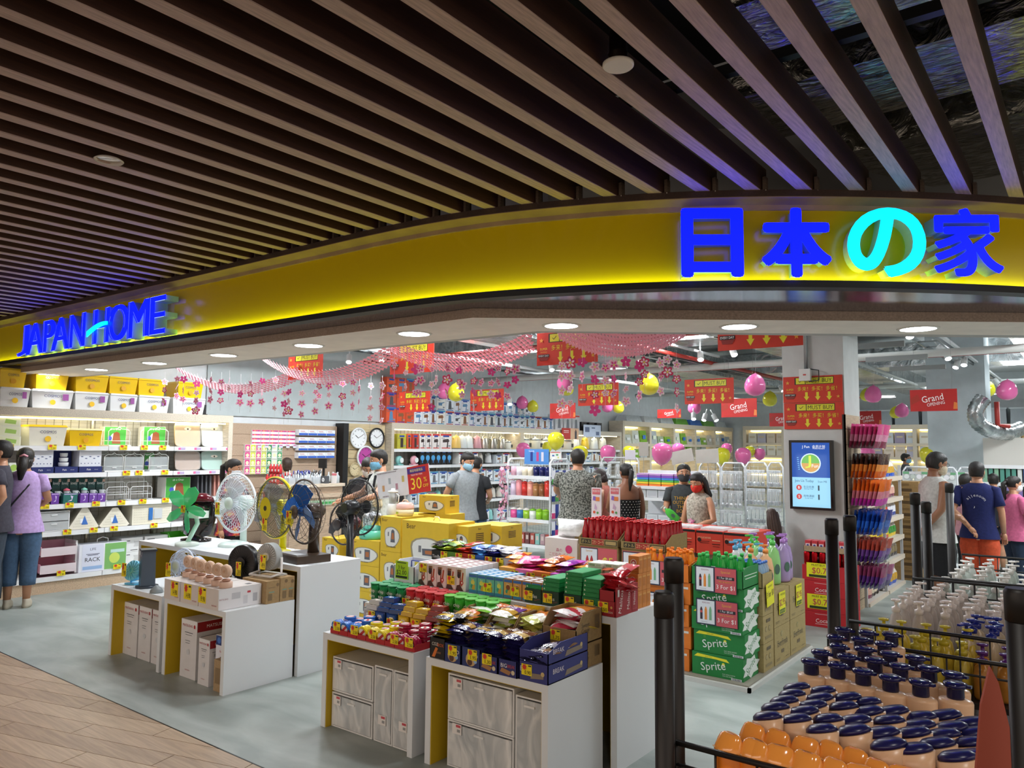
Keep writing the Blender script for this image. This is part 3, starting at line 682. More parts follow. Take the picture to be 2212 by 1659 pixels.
# end post between alcove and clocks
m=MB(); m.box(-9.5,7.83,0,-9.3,7.93,1.95,('#141416','satin')); struct(m,'trim_2')
m=MB(); m.box(-9.5,5.62,2.0,-9.49,9.0,3.7,('#bcc6c8','matte')); struct(m,'wall_panel_upper')
cp=thing('clock_panel','pale wood slatted panel with wall clocks','panel',(-9.44,7.95,0),Q)
for k in range(14): m=MB(); m.box(0,0,.0+k*.14,.88,.03,k*.14+.133,noise_mat('pale_wood',('#c9b389','#dccaa2'),4,.5,(1,1,12)) if k == 0 else PW); PW=m.mats[0]; m.build('board',cp)
def clock(y,z,r,rim,dial,lb):
    o=thing('wall_clock',lb,'clock',(-9.40,y,z),Q); m=MB()
    N=28
    m.tube([(r*math.cos(2*PI*k/N),-.012,r*math.sin(2*PI*k/N)) for k in range(N)],r*.1,(rim,'plastic'),6,True); m.build('rim',o)
    m=MB(); m.disc((0,-.006,0),X_,Z_,r,dial,N)
    for k in range(12):
        a=PI*k/6; m.rect((r*.78*math.sin(a),-.006,r*.78*math.cos(a)),(math.cos(a),0,-math.sin(a)),(math.sin(a),0,math.cos(a)),r*.05,r*.14,'#33363c',.002)
    m.build('dial',o); m=MB()
    for a,L,t in ((R(-55),.5,.06),(R(62),.72,.045)): m.rect((r*L/2*math.sin(a),-.006,r*L/2*math.cos(a)),(math.cos(a),0,-math.sin(a)),(math.sin(a),0,math.cos(a)),r*t,r*L,'#1b1c20',.004)
    m.build('hands',o)
clock(8.21,1.725,.155,'#e9ecef','#eef0f2','white rimmed round wall clock, upper left of the panel')
clock(8.60,1.73,.155,'#17181b','#eef0f2','black rimmed round wall clock, upper right of the panel')
clock(8.37,1.42,.17,'#eceef0','#b8459c','white rimmed wall clock with magenta dial')
clock(8.15,1.225,.1,'#c8b48c','#d9c8a0','small cream wooden wall clock')
clock(8.2,.93,.15,'#eceef0','#e6eef4','white rimmed wall clock low on the panel')
# counter
ct=thing('till_counter','beige till counter with dark edge, crowded with small goods','counter',(0,0,0))
for nm,bx,mt in (('worktop',(-8.86,6.07,1.045,-8.28,7.02,1.085),('#d3c3ae','wood')),('front_panel',(-8.85,6.10,0,-8.32,6.14,1.045),('#a98f78','wood')),('side_panel',(-8.34,6.14,0,-8.31,7.0,1.045),('#b39a82','wood')),('upper_band',(-8.86,6.085,.9,-8.295,7.01,.955),('#c0aa92','wood'))):
    m=MB(); m.box(*bx,mt); m.build(nm,ct)
def pen_pot(i,x,y):
    o=thing('pen_tray','clear tray of upright pens on the till counter, %s from the left' % ORD[i],'pens',(x,y,1.086),group='pen trays on the counter'); m=MB(); m.box(-.05,-.05,0,.05,.05,.09,mat('#dfe6ea','clear',.35)); m.build('clear_tray',o)
    for q in range(14):
        a=random.uniform(-.042,.042); b=random.uniform(-.042,.042); c_=(('#c2322e','#2a3fb0','#1e2f86','#22242c')[min(i,3)] if q % 3 else '#d8dde2'); m=MB(); hh=random.uniform(.14,.19); m.tube([(a,b,.006),(a*1.15,b*1.15,hh*.75)],.005,('#cdd4da','plastic'),5); m.tube([(a*1.15,b*1.15,hh*.75),(a*1.2,b*1.2,hh)],.006,(c_,'plastic'),5); m.build('pen',o)
for i,px in enumerate((620,640,660,680,672)):
    x,y=G(px,1046-(6 if i == 4 else 0),1.086); pen_pot(i,-8.37-(.12 if i == 4 else 0),6.12+.05+i*.13)
for i in range(8):
    m=MB(); m.lathe([(.022,0),(.026,.03),(.024,.09),(.01,.11),(.011,.13)],('#c4262a','plastic'),10); m.rect((0,-.026,.05),X_,Z_,.03,.03,'#f2e6e6',.002)
    tag(m.build('sauce_bottle',loc=(-8.80+(i % 4)*.075,6.13+(i // 4)*.07,1.086)),'small red bottle on the till counter, %s of the %s row' % (ORD[i % 4],('front','rear')[i // 4]),'bottle','red bottles on the counter')
for i in range(4):
    m=MB(); m.lathe([(.022,0),(.026,.03),(.024,.09),(.01,.11),(.011,.13)],('#b8242a','plastic'),8); m.rect((0,-.026,.05),X_,Z_,.03,.03,'#f2e6e6',.002)
    tag(m.build('sauce_bottle',loc=(-8.78+i*.07,6.165,1.218)),'small red bottle stacked on the others by the till, %s from the left' % ORD[i],'bottle','red bottles on the counter')
o=thing('card_terminal','black tilted till screen on the counter','screen',(-8.55,6.85,1.086)); m=MB(); m.box(-.09,-.07,0,.09,.07,.012,'#18191c'); m.build('base',o); m=MB(); m.box(-.015,0,.012,.015,.02,.2,'#18191c'); m.build('neck',o); m=MB(); m.box(-.08,-.02,.2,.08,.0,.33,'#0e0f12'); m.build('screen',o)
m=MB(); m.box(-.05,0,.0,.05,.003,.14,('#e9e4e2','paper')); m.rect((0,0,.12),X_,Z_,.098,.03,'#d0737c',.001); tag(m.build('notice_card',loc=(-8.32,6.86,1.086)),'white and pink notice card on the till counter','card')
m=carton(.1,.06,.1,'#4a4d52','paper',[('c',.5,.5,.28,'#e8eaec'),('t',.5,.5,.28,'#33363c','hp',.4)]); tag(m.build('ink_carton',loc=(-8.38,6.72,1.086)),'grey carton printed hp on the till counter','box')
for i in range(3):
    m=MB(); m.lathe([(.028,0),(.03,.09),(.01,.12),(.012,.15)],mat('#dbe6ea','clear',.5),10); tag(m.build('sanitiser_bottle',loc=(-8.36-.07*i,6.95-.02*i,1.086)),'clear pump bottle at the counter end, %s' % ORD[i],'bottle','clear bottles at the counter end')
for i in range(14):
    m=MB(); m.box(-.03,0,0,.03,.02,.07,mat('#b9d0b4','clear',.8)); m.rect((0,0,.03),X_,Z_,.05,.03,'#3f9a4e',.001); m.tube([(0,.01,.07),(0,.01,.085)],.003,'#555555',4)
    tag(m.build('hanging_pack',loc=(-8.300,6.16+i*.062,.8),rz=Q),'small green pack hanging below the counter edge, %s from the corner' % ORD[i],'pack','green packs under the counter edge')
m=carton(.14,.02,.2,'#ece6df','paper',[('r',.5,.5,.9,.9,'#d8c8be'),('r',.35,.5,.2,.7,'#c8524e'),('r',.65,.5,.2,.6,'#6a4038')]); tag(m.build('poster_board',loc=(-8.75,6.07,.82)),'small framed poster on the counter front','poster')
m=MB(); m.box(-.12,0,0,.12,.16,.01,'#1a1b1e'); m.box(-.12,.14,.01,.12,.15,.16,'#101114'); tag(m.build('laptop',loc=(-8.66,6.45,1.086)),'black open laptop on the till counter','laptop')
# ================================================================ appliance wall
AX=-9.3; AY0=8.9
aw=shelf_unit('long beige wall shelving of kettles, cookers and boxed appliances',(AX,AY0,0),Q,7.6,.4,(.60,.93,1.27,1.55),1.99,bays=(1.45,3.55,5.6),header=.1)
m=MB(); m.box(3.5,-.015,0,3.62,.4,1.9,('#cdbfa8','wood')); m.build('divider',aw)
m=MB(); m.box(.02,.03,1.87,7.5,.05,1.885,mat('#fff0c0','emit',6)); m.build('light_strip',aw)
area('shelf_lamp',(-9.45,12.5,1.86),.05,7,10,(1,.95,.75),(0,R(20),0))
def onA(px0,pt,px1,z,dx=-.05):
    yc,w_,z0,h=rX(px0,pt,px1,pt+30,AX+dx,z); return (AX+dx,yc,z+.007),w_,h
for i,(p0,p1,c_) in enumerate(((858,878,'#b8b23a'),(879,889,'#d65a30'),(890,905,'#c23a2e'),(907,919,'#c8332e'),(920,932,'#c8332e'),(934,950,'#c8332e'),(951,976,'#c8332e'))):
    l,w_,h=onA(p0,938,p1,1.55)
    tag(prod(w_*.95,.12,h,'#ece6e4' if i > 2 else c_,c_,'dryer' if i > 2 else 'jug','#3a2c2a',txt='Wonder' if 0 else None).build('appliance_box',loc=l,rz=Q),'red and white boxed hair dryer, %s from the left, top shelf' % ORD[i] if i > 2 else 'boxed small appliance at the top shelf start, %s' % ORD[i],'box','boxed appliances on the top shelf')
kit=[(985,'#e3c06a'),(998,'#d9dfe2'),(1012,'#e3e9ea'),(1030,'#d49aa4'),(1045,'#b9b4aa'),(1064,'#a8a49a'),(1083,'#b5b0a4'),(1095,'#e6e2d6')]
for i,(px,c_) in enumerate(kit):
    l,w_,h=onA(px-7,945,px+7,1.55,-.12); (kettle(c_,'#6a6a66',.09,.24,'metal' if 3 < i < 7 else 'plastic') if i != 7 else pot_cooker(c_)).build('x'); o=C.objects['x']; o.name='kettle' if i != 7 else 'rice_cooker'; o.location=l; o.rotation_euler=(0,0,Q)
    tag(o,'kettle or flask on the top shelf, %s from the left of the kettles' % ORD[i] if i != 7 else 'white rice cooker beside the divider','kettle' if i != 7 else 'cooker','kettles on the top shelf')
for i in range(9):
    y=12.75+i*.4; o=(pot_cooker(('#e6e2d6','#d6d2c4','#e9e9e6')[i % 3],.13,.24) if i < 5 else kettle(('#d9d9d2','#e8e8e2','#d8b93a','#cfd6dc')[i % 4],'#77776f',.1,.27,'plastic')).build('cooker' if i < 5 else 'kettle',loc=(AX-.17,y,1.557),rz=Q)
    tag(o,'%s on the shelf right of the divider, %s along' % ('pale cooker with metal lid' if i < 5 else 'tall jug kettle',ORD[i]),'cooker' if i < 5 else 'kettle','cookers right of the divider')
for i,px in enumerate((868,900)):
    l,w_,h=onA(px-6,980,px+6,1.27); m=MB(); c_=('#8fd0cc','#eeb0bc')[i]; m.sphere((0,.07,.085),.08,(c_,'plastic'),12,8,(1,.6,1)); m.box(-.06,.02,0,.06,.12,.02,(c_,'plastic')); m.disc((0,.01,.085),X_,Z_,.045,'#e9f2f2',14,.012)
    tag(m.build('desk_fan',loc=l,rz=Q),('small turquoise heater','small pink heater')[i]+' on the second shelf, appliance wall','heater')
for i in range(6):
    l,w_,h=onA(907+i*11.6,975,918+i*11.6,1.27)
    tag(carton(w_*.95,.1,h,'#15171c','paper',[('r',.5,.92,.6,.1,'#3f6fc0'),('c',.5,.5,.2,'#4fa6e0'),('r',.5,.3,.16,.3,'#3f8fd6')]).build('lamp_box',loc=l,rz=Q),'black box with a blue lamp picture, %s from the left' % ORD[i],'box','black lamp boxes')
rr=random.Random(3)
for z,a,b in ((1.27,10.6,12.3),(.93,9.1,12.3),(.60,9.1,12.3),(.60,12.6,16.2),(.93,12.6,16.2),(1.27,12.6,16.2),(.177,9.1,12.3)):
    y=a; i=0
    while y < b:
        wd=rr.uniform(.16,.26); hh=rr.uniform(.17,.25)
        if rr.random() < .3: o=kettle(rr.choice(['#dfe4e6','#8fd0cc','#e9b7c0','#d9d4c8']),'#55585c',.07,.2,'plastic').build('kettle',loc=(AX-.15,y+wd/2,z+.007),rz=Q); n_='kettle'
        else: o=prod(wd*.9,.16,hh,rr.choice(['#e9edf2','#dfe8ee','#f0f0ec']),rr.choice(['#3f6fb0','#8a3a78','#4a9ac0','#c24040','#5a5f68']),rr.choice(list(PIC)),rr.choice(['#6a7078','#3a3d44','#9a6a4a'])).build('appliance_box',loc=(AX-.06,y+wd/2,z+.007),rz=Q); n_='box'
        tag(o,'%s, appliance wall, %s high shelf, %s from the left%s' % ('kettle' if n_ == 'kettle' else 'printed box',{.177: 'ground',.60: 'knee',.93: 'hip',1.27: 'chest'}[z],ORD[i],'' if a < 12 else ' past divider'),n_,'goods on the appliance wall'); y += wd+.02; i += 1
# boxes on top of the appliance wall: stacked
y=8.75; i=0
while y < 13.6:
    wd=rr.uniform(.17,.24); lay=3 if y < 9.3 else 2 if y < 12.9 else 1; base_=('#d8532e','#c24a30') if y < 9.4 else ('#e9eef4','#dfe9f0','#f2f0ea','#e4e6f0'); z=1.992
    for k in range(lay):
        hh=rr.uniform(.24,.27); b_=rr.choice(base_)
        tag(prod(wd*.96,.2,hh,b_,rr.choice(['#3f6fb0','#6a3a8a','#4a9ac0','#b84a3a']),rr.choice(list(PIC)),rr.choice(['#4a5058','#8a5a3a','#5a88b0'])).build('appliance_box',loc=(AX-.04,y+wd/2,z),rz=Q),'boxed appliance atop the appliance shelving, %s stack, %s layer' % (ORD[i],ORD[k]),'box','boxes on top of the appliance shelving'); z += hh+.002
    y += wd; i += 1
for i in range(6):
    y=13.9+i*.34; dk=i > 2
    tag(carton(.3 if not dk else .22,.2,.34 if not dk else .2,'#1b1b1f' if dk else '#e6e8ec','paper',[('r',.5,.93,.98,.1,'#c23a36' if not dk else '#3a2a2a'),('p',.5,.4,PIC['kettle'],'#8a9098' if not dk else '#c8b8a8')]).build('appliance_box',loc=(AX-.05,y,1.992),rz=Q),'%s box on top of the shelving past the divider, %s' % ('black' if dk else 'white',ORD[i]),'box','boxes past the divider')
for (px0,px1,pt,pb,lab,sp) in ((1214,1250,925,949,'red and tan poster of a person on the shelving',[('r',.75,.5,.5,.98,'#d6ad8c'),('r',.82,.4,.12,.7,'#33303a'),('c',.82,.8,.1,'#6a4030'),('r',.25,.6,.3,.04,'#f2dcd8'),('r',.25,.75,.3,.06,'#f2dcd8')]),(1261,1298,918,944,'pale blue notice board above the shelving',[('r',.2,.6,.25,.4,'#5a6a8c'),('r',.55,.75,.2,.1,'#5a6a8c'),('r',.8,.3,.2,.3,'#5a6a8c')])):
    yc,w_,z0,h=rX(px0,pt,px1,pb,AX+.06); c_='#b8352e' if px0 == 1214 else '#c9d4ea'
    tag(carton(w_,.01,h,c_,'paper',sp).build('notice_board',loc=(AX+.06,yc,z0),rz=Q),lab,'poster')
# ================================================================ bedding wall and back wall shelving
def cube_wall(label,loc,rz,W,cols,zs,top,glow=True):
    t=thing('display_cubbies',label,'shelf',loc,rz); cw=W/cols; b_=('#d5c8b4','wood')
    m=MB(); m.box(0,.4,0,W,.42,top,('#efe6c4','satin')); m.build('back_panel',t)
    for i in range(cols+1): m=MB(); m.box(i*cw-.05,0,0,i*cw+.05,.4,top,b_); m.build('divider',t)
    for z in list(zs)+[top]: m=MB(); m.box(0,-.005,z-(.12 if z == top else .07),W,.4,z,b_); m.build('shelf_board',t)
    if glow:
        for z in list(zs)[1:]+[top]:
            for i in range(cols): m=MB(); m.box(i*cw+.08,.34,z-.16,(i+1)*cw-.08,.36,z-.13,mat('#fff3c0','emit',5)); m.build('light_strip',t)
    return t
cube_wall('beige lit cubbies of packed bedding along the far left wall',(AX,16.7,0),Q,7.1,5,(.5,.95,1.36,1.72),2.28)
for r_,z in enumerate((1.36,1.72)):
    for i in range(5):
        for k in range(3):
            m=MB(); hh=rr.uniform(.2,.34); c_=rr.choice(['#d8dcd0','#a9b89a','#b8c0c4','#7fb03a','#e6e8e2','#c9c4b8']); m.box(-.19,0,0,.19,.3,hh,(c_,'wrap'),.03,.03); m.rect((0,.01,hh*.5),X_,Z_,.16,hh*.3,rr.choice(['#f0f2f2','#2f6fc0','#e8f0d8']),.02)
            tag(m.build('bedding_pack',loc=(AX-.04,16.98+i*1.42+k*.42,z+.001),rz=Q),'wrapped bedding pack, %s cubby from the left, %s row, %s in it' % (ORD[i],('lower','upper')[r_],ORD[k]),'bedding','bedding packs in the cubbies')
for i in range(7):
    m=MB(); c_=('#cfd4d8','#dfe2e4','#d6d9da','#6fb03a','#3a6fc0','#6fb03a','#cfd4d8')[i]; m.box(-.4,0,0,.4,.35,.16,(c_,'wrap'),.05,.05); tag(m.build('bedding_bag',loc=(AX-.03,17.3+i*.95,2.281),rz=Q),'flat bedding bag lying on top of the cubbies, %s from the left' % ORD[i],'bedding','bedding bags on the cubbies')
cube_wall('beige lit wall cubbies along the far back wall',(-8.8,23.5,0),0,13.2,11,(.5,.95,1.42,1.8),2.32)
for r_,z in enumerate((1.42,1.8)):
    for i in range(11):
        for k in range(4):
            m=MB(); hh=.3; m.box(-.13,0,0,.13,.26,hh,(rr.choice(['#e6e2d6','#dcd8cc','#c8cdd2','#b8b4c4','#d8c8b8','#9a8fa8']),'plastic'),.01,.01); m.rect((0,.01,hh*.6),X_,Z_,.16,.05,'#c9b9a0',.012)
            tag(m.build('storage_box',loc=(-8.56+i*1.2+k*.29,23.53,z+.001)),'pale storage box, back wall, %s cubby, %s row, %s in it' % (ORD[i],('lower','upper')[r_],ORD[k]),'box','storage boxes on the back wall')
for i in range(12):
    m=MB(); m.box(-.3,0,0,.3,.4,.42,mat('#9aa2a8','plastic'),.01,.01); m.box(-.31,-.01,.38,.31,.41,.42,'#c0c6ca'); tag(m.build('storage_crate',loc=(-6.9+i*.68,23.5,2.321)),'grey translucent crate on top of the back wall shelving, %s from the left' % ORD[i],'crate','grey crates on the back shelving')
# ================================================================ display tables at the front
WHT=('#dfe3e6','satin'); YIN=('#c9a81a','satin')
def table(label,x0,x1,y0,y1,H,open_=True):
    t=thing('display_table',label,'table',(x0,y0,0)); W=x1-x0; D=y1-y0; e=.036
    for nm,b in (('top_panel',(0,0,H-e,W,D,H)),('side_panel',(0,0,0,e,D,H-e)),('side_panel',(W-e,0,0,W,D,H-e)),('back_panel',(e,D-.02,0,W-e,D,H-e))):
        m=MB(); m.box(*b,WHT); m.build(nm,t)
    for b in ((e,.004,0,e+.004,D-.02,H-e),(W-e-.004,.004,0,W-e,D-.02,H-e),(e,D-.026,0,W-e,D-.02,H-e),(e,.004,H-e-.004,W-e,D-.02,H-e)):
        m=MB(); m.box(*b,YIN); m.build('yellow_lining',t)
    return t
HL,HT=.525,.75
table('low white display table with yellow inside at the far left, holding three cartons',-6.05,-5.30,2.86,3.39,HL)
table('low white display table with yellow inside under the row of mini fans',-5.26,-4.50,2.86,3.39,HL)
table('tall white display table behind the low tables, far left one, under the white fan',-6.75,-5.27,3.41,3.96,HT)
table('tall white display table carrying the yellow and brown table fans',-5.25,-4.47,3.41,3.96,HT)
table('low white display table with yellow inside topped with round candy tins',-3.60,-2.87,2.92,3.40,HL)
table('low white display table with yellow inside topped with wafer packs, nearest one',-2.78,-2.02,2.92,3.40,HL)
table('tall white display table behind the candy tins',-3.60,-2.79,3.42,3.90,HT)
table('tall white display table with wide blank side, carrying the red biscuit cartons',-2.77,-1.95,3.42,3.90,HT)
def PX(px,py,z): return G(px,py,z)
FANF=[('r',.5,.95,.98,.08,'#e9e9ea'),('t',.42,.9,.045,'#b03038','MATSUSHO',.7),('r',.85,.9,.1,.06,'#b03038'),('r',.5,.78,.5,.012,'#555a60'),('r',.5,.74,.4,.008,'#555a60'),('r',.45,.64,.3,.01,'#777c82'),('r',.45,.6,.26,.01,'#777c82'),('c',.5,.45,.05,'#cfd2d6'),('t',.5,.14,.02,'#b03038','MATSUSHO',.4)]
FANS=[('r',.5,.9,.98,.17,'#9c1f26'),('t',.5,.9,.055,'#f2eded','MATSUSHO',.72),('t',.45,.66,.055,'#4a3f44','座檯扇16吋',.8),('r',.35,.73,.5,.012,'#7a7074'),('c',.25,.3,.035,'#77777c'),('c',.25,.18,.03,'#77777c')]
for i,(p0,p1,pt,yy) in enumerate(((264,297,1301,2.95),(299,326,1305,2.95),(328,352,1310,2.95))):
    xc,w_,z,h=rY(p0,pt,p1,1425,yy,0); m=carton(w_*.98,.3,.385,'#dcdadb','paper',FANF,FANS); tag(m.build('fan_carton',loc=(xc,yy,.001)),'tall white fan carton in the far left table, %s from the left' % ORD[i],'carton')
for i,(x,y,w_,d,h,lb) in enumerate(((-5.03,2.92,.2,.3,.39,'large white fan carton with red banner in the second table'),(-4.8,2.90,.13,.2,.3,'smaller white fan carton standing before the large one'))):
    tag(carton(w_,d,h,'#dcdadb','paper',FANF,FANS).build('fan_carton',loc=(x,y,.001)),lb,'carton')
tag(carton(.12,.2,.34,'#e6e8f2','paper',[('r',.5,.9,.98,.18,'#26407c'),('c',.3,.9,.06,'#4a78c8'),('t',.5,.7,.04,'#c04048','Fan',.5),('p',.6,.4,[(-.14,-.25),(.14,-.25),(.14,.2),(-.14,.2)],'#31405a'),('r',.6,.1,.9,.14,'#2a50b0')]).build('fan_carton',loc=(-4.65,2.93,.001)),'blue and white fan carton at the right of the second table','carton')
tag(carton(.1,.1,.2,'#a98f6c','card',[('r',.5,.5,.7,.5,'#8b7455')]).build('brown_carton',loc=(-4.6,2.885,.001)),'small brown carton in the front right corner of the second table','carton')
# fan cartons under the mini fans
for i,(xa,xb,lb) in enumerate(((-5.235,-5.03,'left'),(-5.02,-4.80,'middle'),(-4.79,-4.56,'right'))):
    tag(carton(xb-xa,.32,.135,'#d9d2ce','paper',[('t',.8,.2,.07,'#b03038','MATSUSHO',.25)],[('r',.5,.5,.98,.98,'#e3e2e4'),('t',.12,.5,.08,'#8a2f38','MATSUSHO',.2),('r',.4,.6,.2,.3,'#c4c4c8'),('r',.7,.7,.08,.1,'#c4404a'),('r',.62,.35,.1,.4,'#cfcfd3'),('r',.85,.4,.1,.4,'#b4b4ba')],[('r',.75,.8,.16,.12,'#55585c')]).build('mini_fan_carton',loc=((xa+xb)/2,2.84,HL+.001)),'flat pinkish white carton carrying mini fans, %s one' % lb,'carton','flat cartons below the mini fans')
WB=('#e0bfa4','satin')
o=thing('mini_fan','x','fan',group='mini fans')
m=MB(); m.lathe([(.04,0),(.042,.004),(.042,.034),(.038,.038)],('#ddbba6','satin'),18); m.build('base',o)
m=MB(); m.lathe([(.02,.038),(.03,.045),(.02,.055)],('#b98d77','satin'),14); m.build('neck',o)
m=MB(); m.M=Matrix.Translation((0,0,.105)) @ Matrix.Rotation(Q,4,'X'); m.lathe([(.03,-.016),(.040,-.013),(.045,0),(.042,.012),(.034,.017)],WB,20); m.build('head',o)
m=MB(); m.M=Matrix.Translation((0,-.019,.105)) @ Matrix.Rotation(Q,4,'X')
for r in (.012,.022,.032,.039): m.tube([(r*math.cos(2*PI*k/16),r*math.sin(2*PI*k/16),0) for k in range(16)],.0022,('#f0d6c2','satin'),4,True)
m.lathe([(.01,0),(.01,.003)],('#c99f80','satin'),10); m.build('grille',o)
sp=[]
for px,py in ((405,1243),(422,1249),(440,1255),(462,1262),(488,1266),(514,1269)):
    x,y=G(px,py,HL+.137); sp.append((x,min(max(y,2.88),3.1),HL+.137,R(-8)))
sp=[(-5.18,2.985,.662,R(6)),(-5.065,2.97,.662,0),(-4.945,2.945,.662,R(12)),(-4.825,2.935,.662,R(8)),(-4.71,2.925,.662,R(16)),(-4.605,2.92,.662,R(10))]
copies(o,sp,'round wooden look mini fan on the flat cartons, {o} from the left')
for i,(x,p) in enumerate(((-5.10,'14.90'),(-4.93,'14.90'),(-4.75,'19.90'))): tag_at((x,2.838,.555),'yellow price tag on the mini fan cartons, %s from the left' % ORD[i],p,0,'price tags on the mini fan cartons',.09,.1)
for i,(x,y,w_,d) in enumerate(((-4.65,3.165,.28,.105),(0,0,0,0))):
    if d: tag(carton(w_,d,.15,'#a5885f','card',[],[('c',.85,.8,.08,'#7a6243'),('r',.4,.7,.5,.06,'#8f7450'),('r',.4,.5,.4,.04,'#6f9a8a'),('r',.3,.28,.3,.3,'#7d6647')]).build('brown_carton',loc=(x,y,HL+.001)),'brown carton beneath the grey circular fan','carton')
tag(carton(.26,.118,.16,'#a5885f','card',[('c',.85,.8,.08,'#7a6243')],[('c',.85,.8,.08,'#7a6243'),('c',.4,.85,.08,'#7a6243'),('r',.3,.5,.3,.04,'#6f9a8a'),('r',.75,.5,.3,.04,'#6f9a8a'),('r',.3,.28,.24,.3,'#7d6647'),('r',.75,.28,.24,.3,'#7d6647')]).build('brown_carton',loc=(-4.64,3.275,HL+.001)),'brown carton on the low table against the tall one','carton')
C.objects[-1].location=(-4.62,3.02,HL+.001) if False else C.objects[-1].location
# ---- fans
def fan(label,loc,rz,r,zc,cage,blade,body,base_r=.15,nb=4,alpha=1,base='round',bh=.03,rear=True,rings=3,wires=30,cw=.0016,tagp=None,depth=.07,pole_r=.022,rimw=.008):
    t=thing('table_fan',label,'fan',loc,rz); K=mat(cage,'plastic'); Bd=mat(body,'plastic')
    m=MB()
    if base == 'round': m.lathe([(base_r,0),(base_r,bh*.5),(base_r*.85,bh),(base_r*.3,bh*1.6)],Bd,22)
    elif base == 'square': m.prism([(-base_r,-base_r*.9),(base_r,-base_r*.9),(base_r*1.1,-base_r*.5),(base_r*1.1,base_r*.9),(-base_r*1.1,base_r*.9),(-base_r*1.1,-base_r*.5)],0,bh,Bd); m.box(-base_r*.8,-base_r*.8,bh,base_r*.8,-base_r*.3,bh+.008,'#b9bcc0')
    else: m.lathe([(base_r,0),(base_r*.95,bh*.6),(base_r*.6,bh),(base_r*.4,bh*1.8)],Bd,18,sx=1,sy=1)
    m.build('base',t)
    m=MB(); m.tube([(0,.09,bh),(0,.09,zc-.03)],[pole_r*1.3,pole_r],Bd,10); m.build('pole',t)
    m=MB(); m.M=Matrix.Translation((0,.03,zc)) @ Matrix.Rotation(-Q,4,'X'); m.lathe([(.05,0),(.062,.02),(.06,.1),(.04,.13)],Bd,16); m.build('motor_housing',t)
    for nm,s in (('front_cage',-1),('rear_cage',1)):
        if s == 1 and not rear: continue
        m=MB(); pr=[(.05,1),(.55*r,.95),(.85*r,.7),(r,0)]
        for k in range(wires):
            a=2*PI*k/wires; tw=.18 if s < 0 else 0
            m.tube([(q*math.cos(a+tw*(1-q/r)*3),s*depth*d,zc+q*math.sin(a+tw*(1-q/r)*3)) for q,d in pr],cw,K,3)
        for q,d in pr[1:1+rings]: m.tube([(q*math.cos(2*PI*k/28),s*depth*d,zc+q*math.sin(2*PI*k/28)) for k in range(28)],cw,K,3,True)
        if s < 0:
            m.M=Matrix.Translation((0,-depth,zc)) @ Matrix.Rotation(Q,4,'X'); m.lathe([(.052,-.004),(.05,.006),(.02,.01)],K if alpha == 1 else Bd,18)
        m.build(nm,t)
    m=MB(); m.tube([(r*math.cos(2*PI*k/36),0,zc+r*math.sin(2*PI*k/36)) for k in range(36)],rimw,K,6,True); m.build('rim',t)
    Bm=mat(blade,'plastic') if alpha == 1 else mat(blade,'clear',alpha)
    for k in range(nb):
        m=MB(); m.M=Matrix.Translation((0,-.02,zc)) @ Matrix.Rotation(2*PI*k/nb+.4,4,'Y') @ Matrix.Rotation(.45,4,'Z')
        pl=[(-.018,.02),(-.1*r/.2,r*.45),(-.085*r/.2,r*.78),(-.02,r*.88),(.05*r/.2,r*.72),(.04,r*.4),(.02,.02)]
        m.plate(pl,(0,0,0),X_,Z_,.003,Bm); m.build('blade',t)
    m=MB(); m.M=Matrix.Translation((0,-.045,zc)) @ Matrix.Rotation(-Q,4,'X'); m.lathe([(.02,0),(.035,.01),(.035,.05)],Bm,14); m.build('hub',t)
    return t
def topG(px,py,z): x,y=G(px,py,z); return x,y
fan('clear bluish table fan at the back of the front low tables',(-5.52,3.14,HL),R(6),.125,.16,'#cfdcf0','#dfe8f6','#bccbe0',.07,4,.5,wires=22)
fan('large white table fan with white cage and base',(-5.80,3.74,HT),R(6),.245,.36,'#e6eef4','#e3ecf4','#cfe0dc',.13,3,.55,wires=44,cw=.002,rimw=.01)
fan('yellow table fan with grey wire cage',(-5.15,3.66,HT),0,.23,.36,'#5c5c3c','#8f9aa8','#dfd628',.15,3,.45,wires=52,rimw=.006)
m=MB(); m.tube([(.235*math.cos(2*PI*k/36),.012,.36+.235*math.sin(2*PI*k/36)) for k in range(36)],.011,('#e8d81c','plastic'),6,True); m.build('yellow_ring',C.objects['table_fan.002'])
m=MB(); m.disc((0,-.078,.36),X_,Z_,.07,('#e8d81c','plastic'),20,.004,ry=.085); m.disc((0,-.078,.36),X_,Z_,.02,'#3a3a20',12,.006); m.build('badge',C.objects['table_fan.002'])
fan('brown table fan with blue blades on a square brown base',(-4.70,3.60,HT),R(-6),.235,.36,'#4d4138','#1d5fae','#45372c',.15,4,base='square',bh=.055,wires=26,depth=.085,pole_r=.034)
fb=fan('black stand fan seen from behind, motor towards the viewer',(-4.83,4.25,0),PI,.225,1.1,'#26282a','#3a3c42','#1f2124',.2,3,.3,wires=26,depth=.08,pole_r=.026); fb.name='stand_fan'
fr=fan('dark red stand fan half hidden behind the brown fan',(-5.02,4.25,0),0,.17,.95,'#3a3234','#2a2a30','#5d1c28',.18,3,wires=8,rings=1); fr.name='stand_fan'
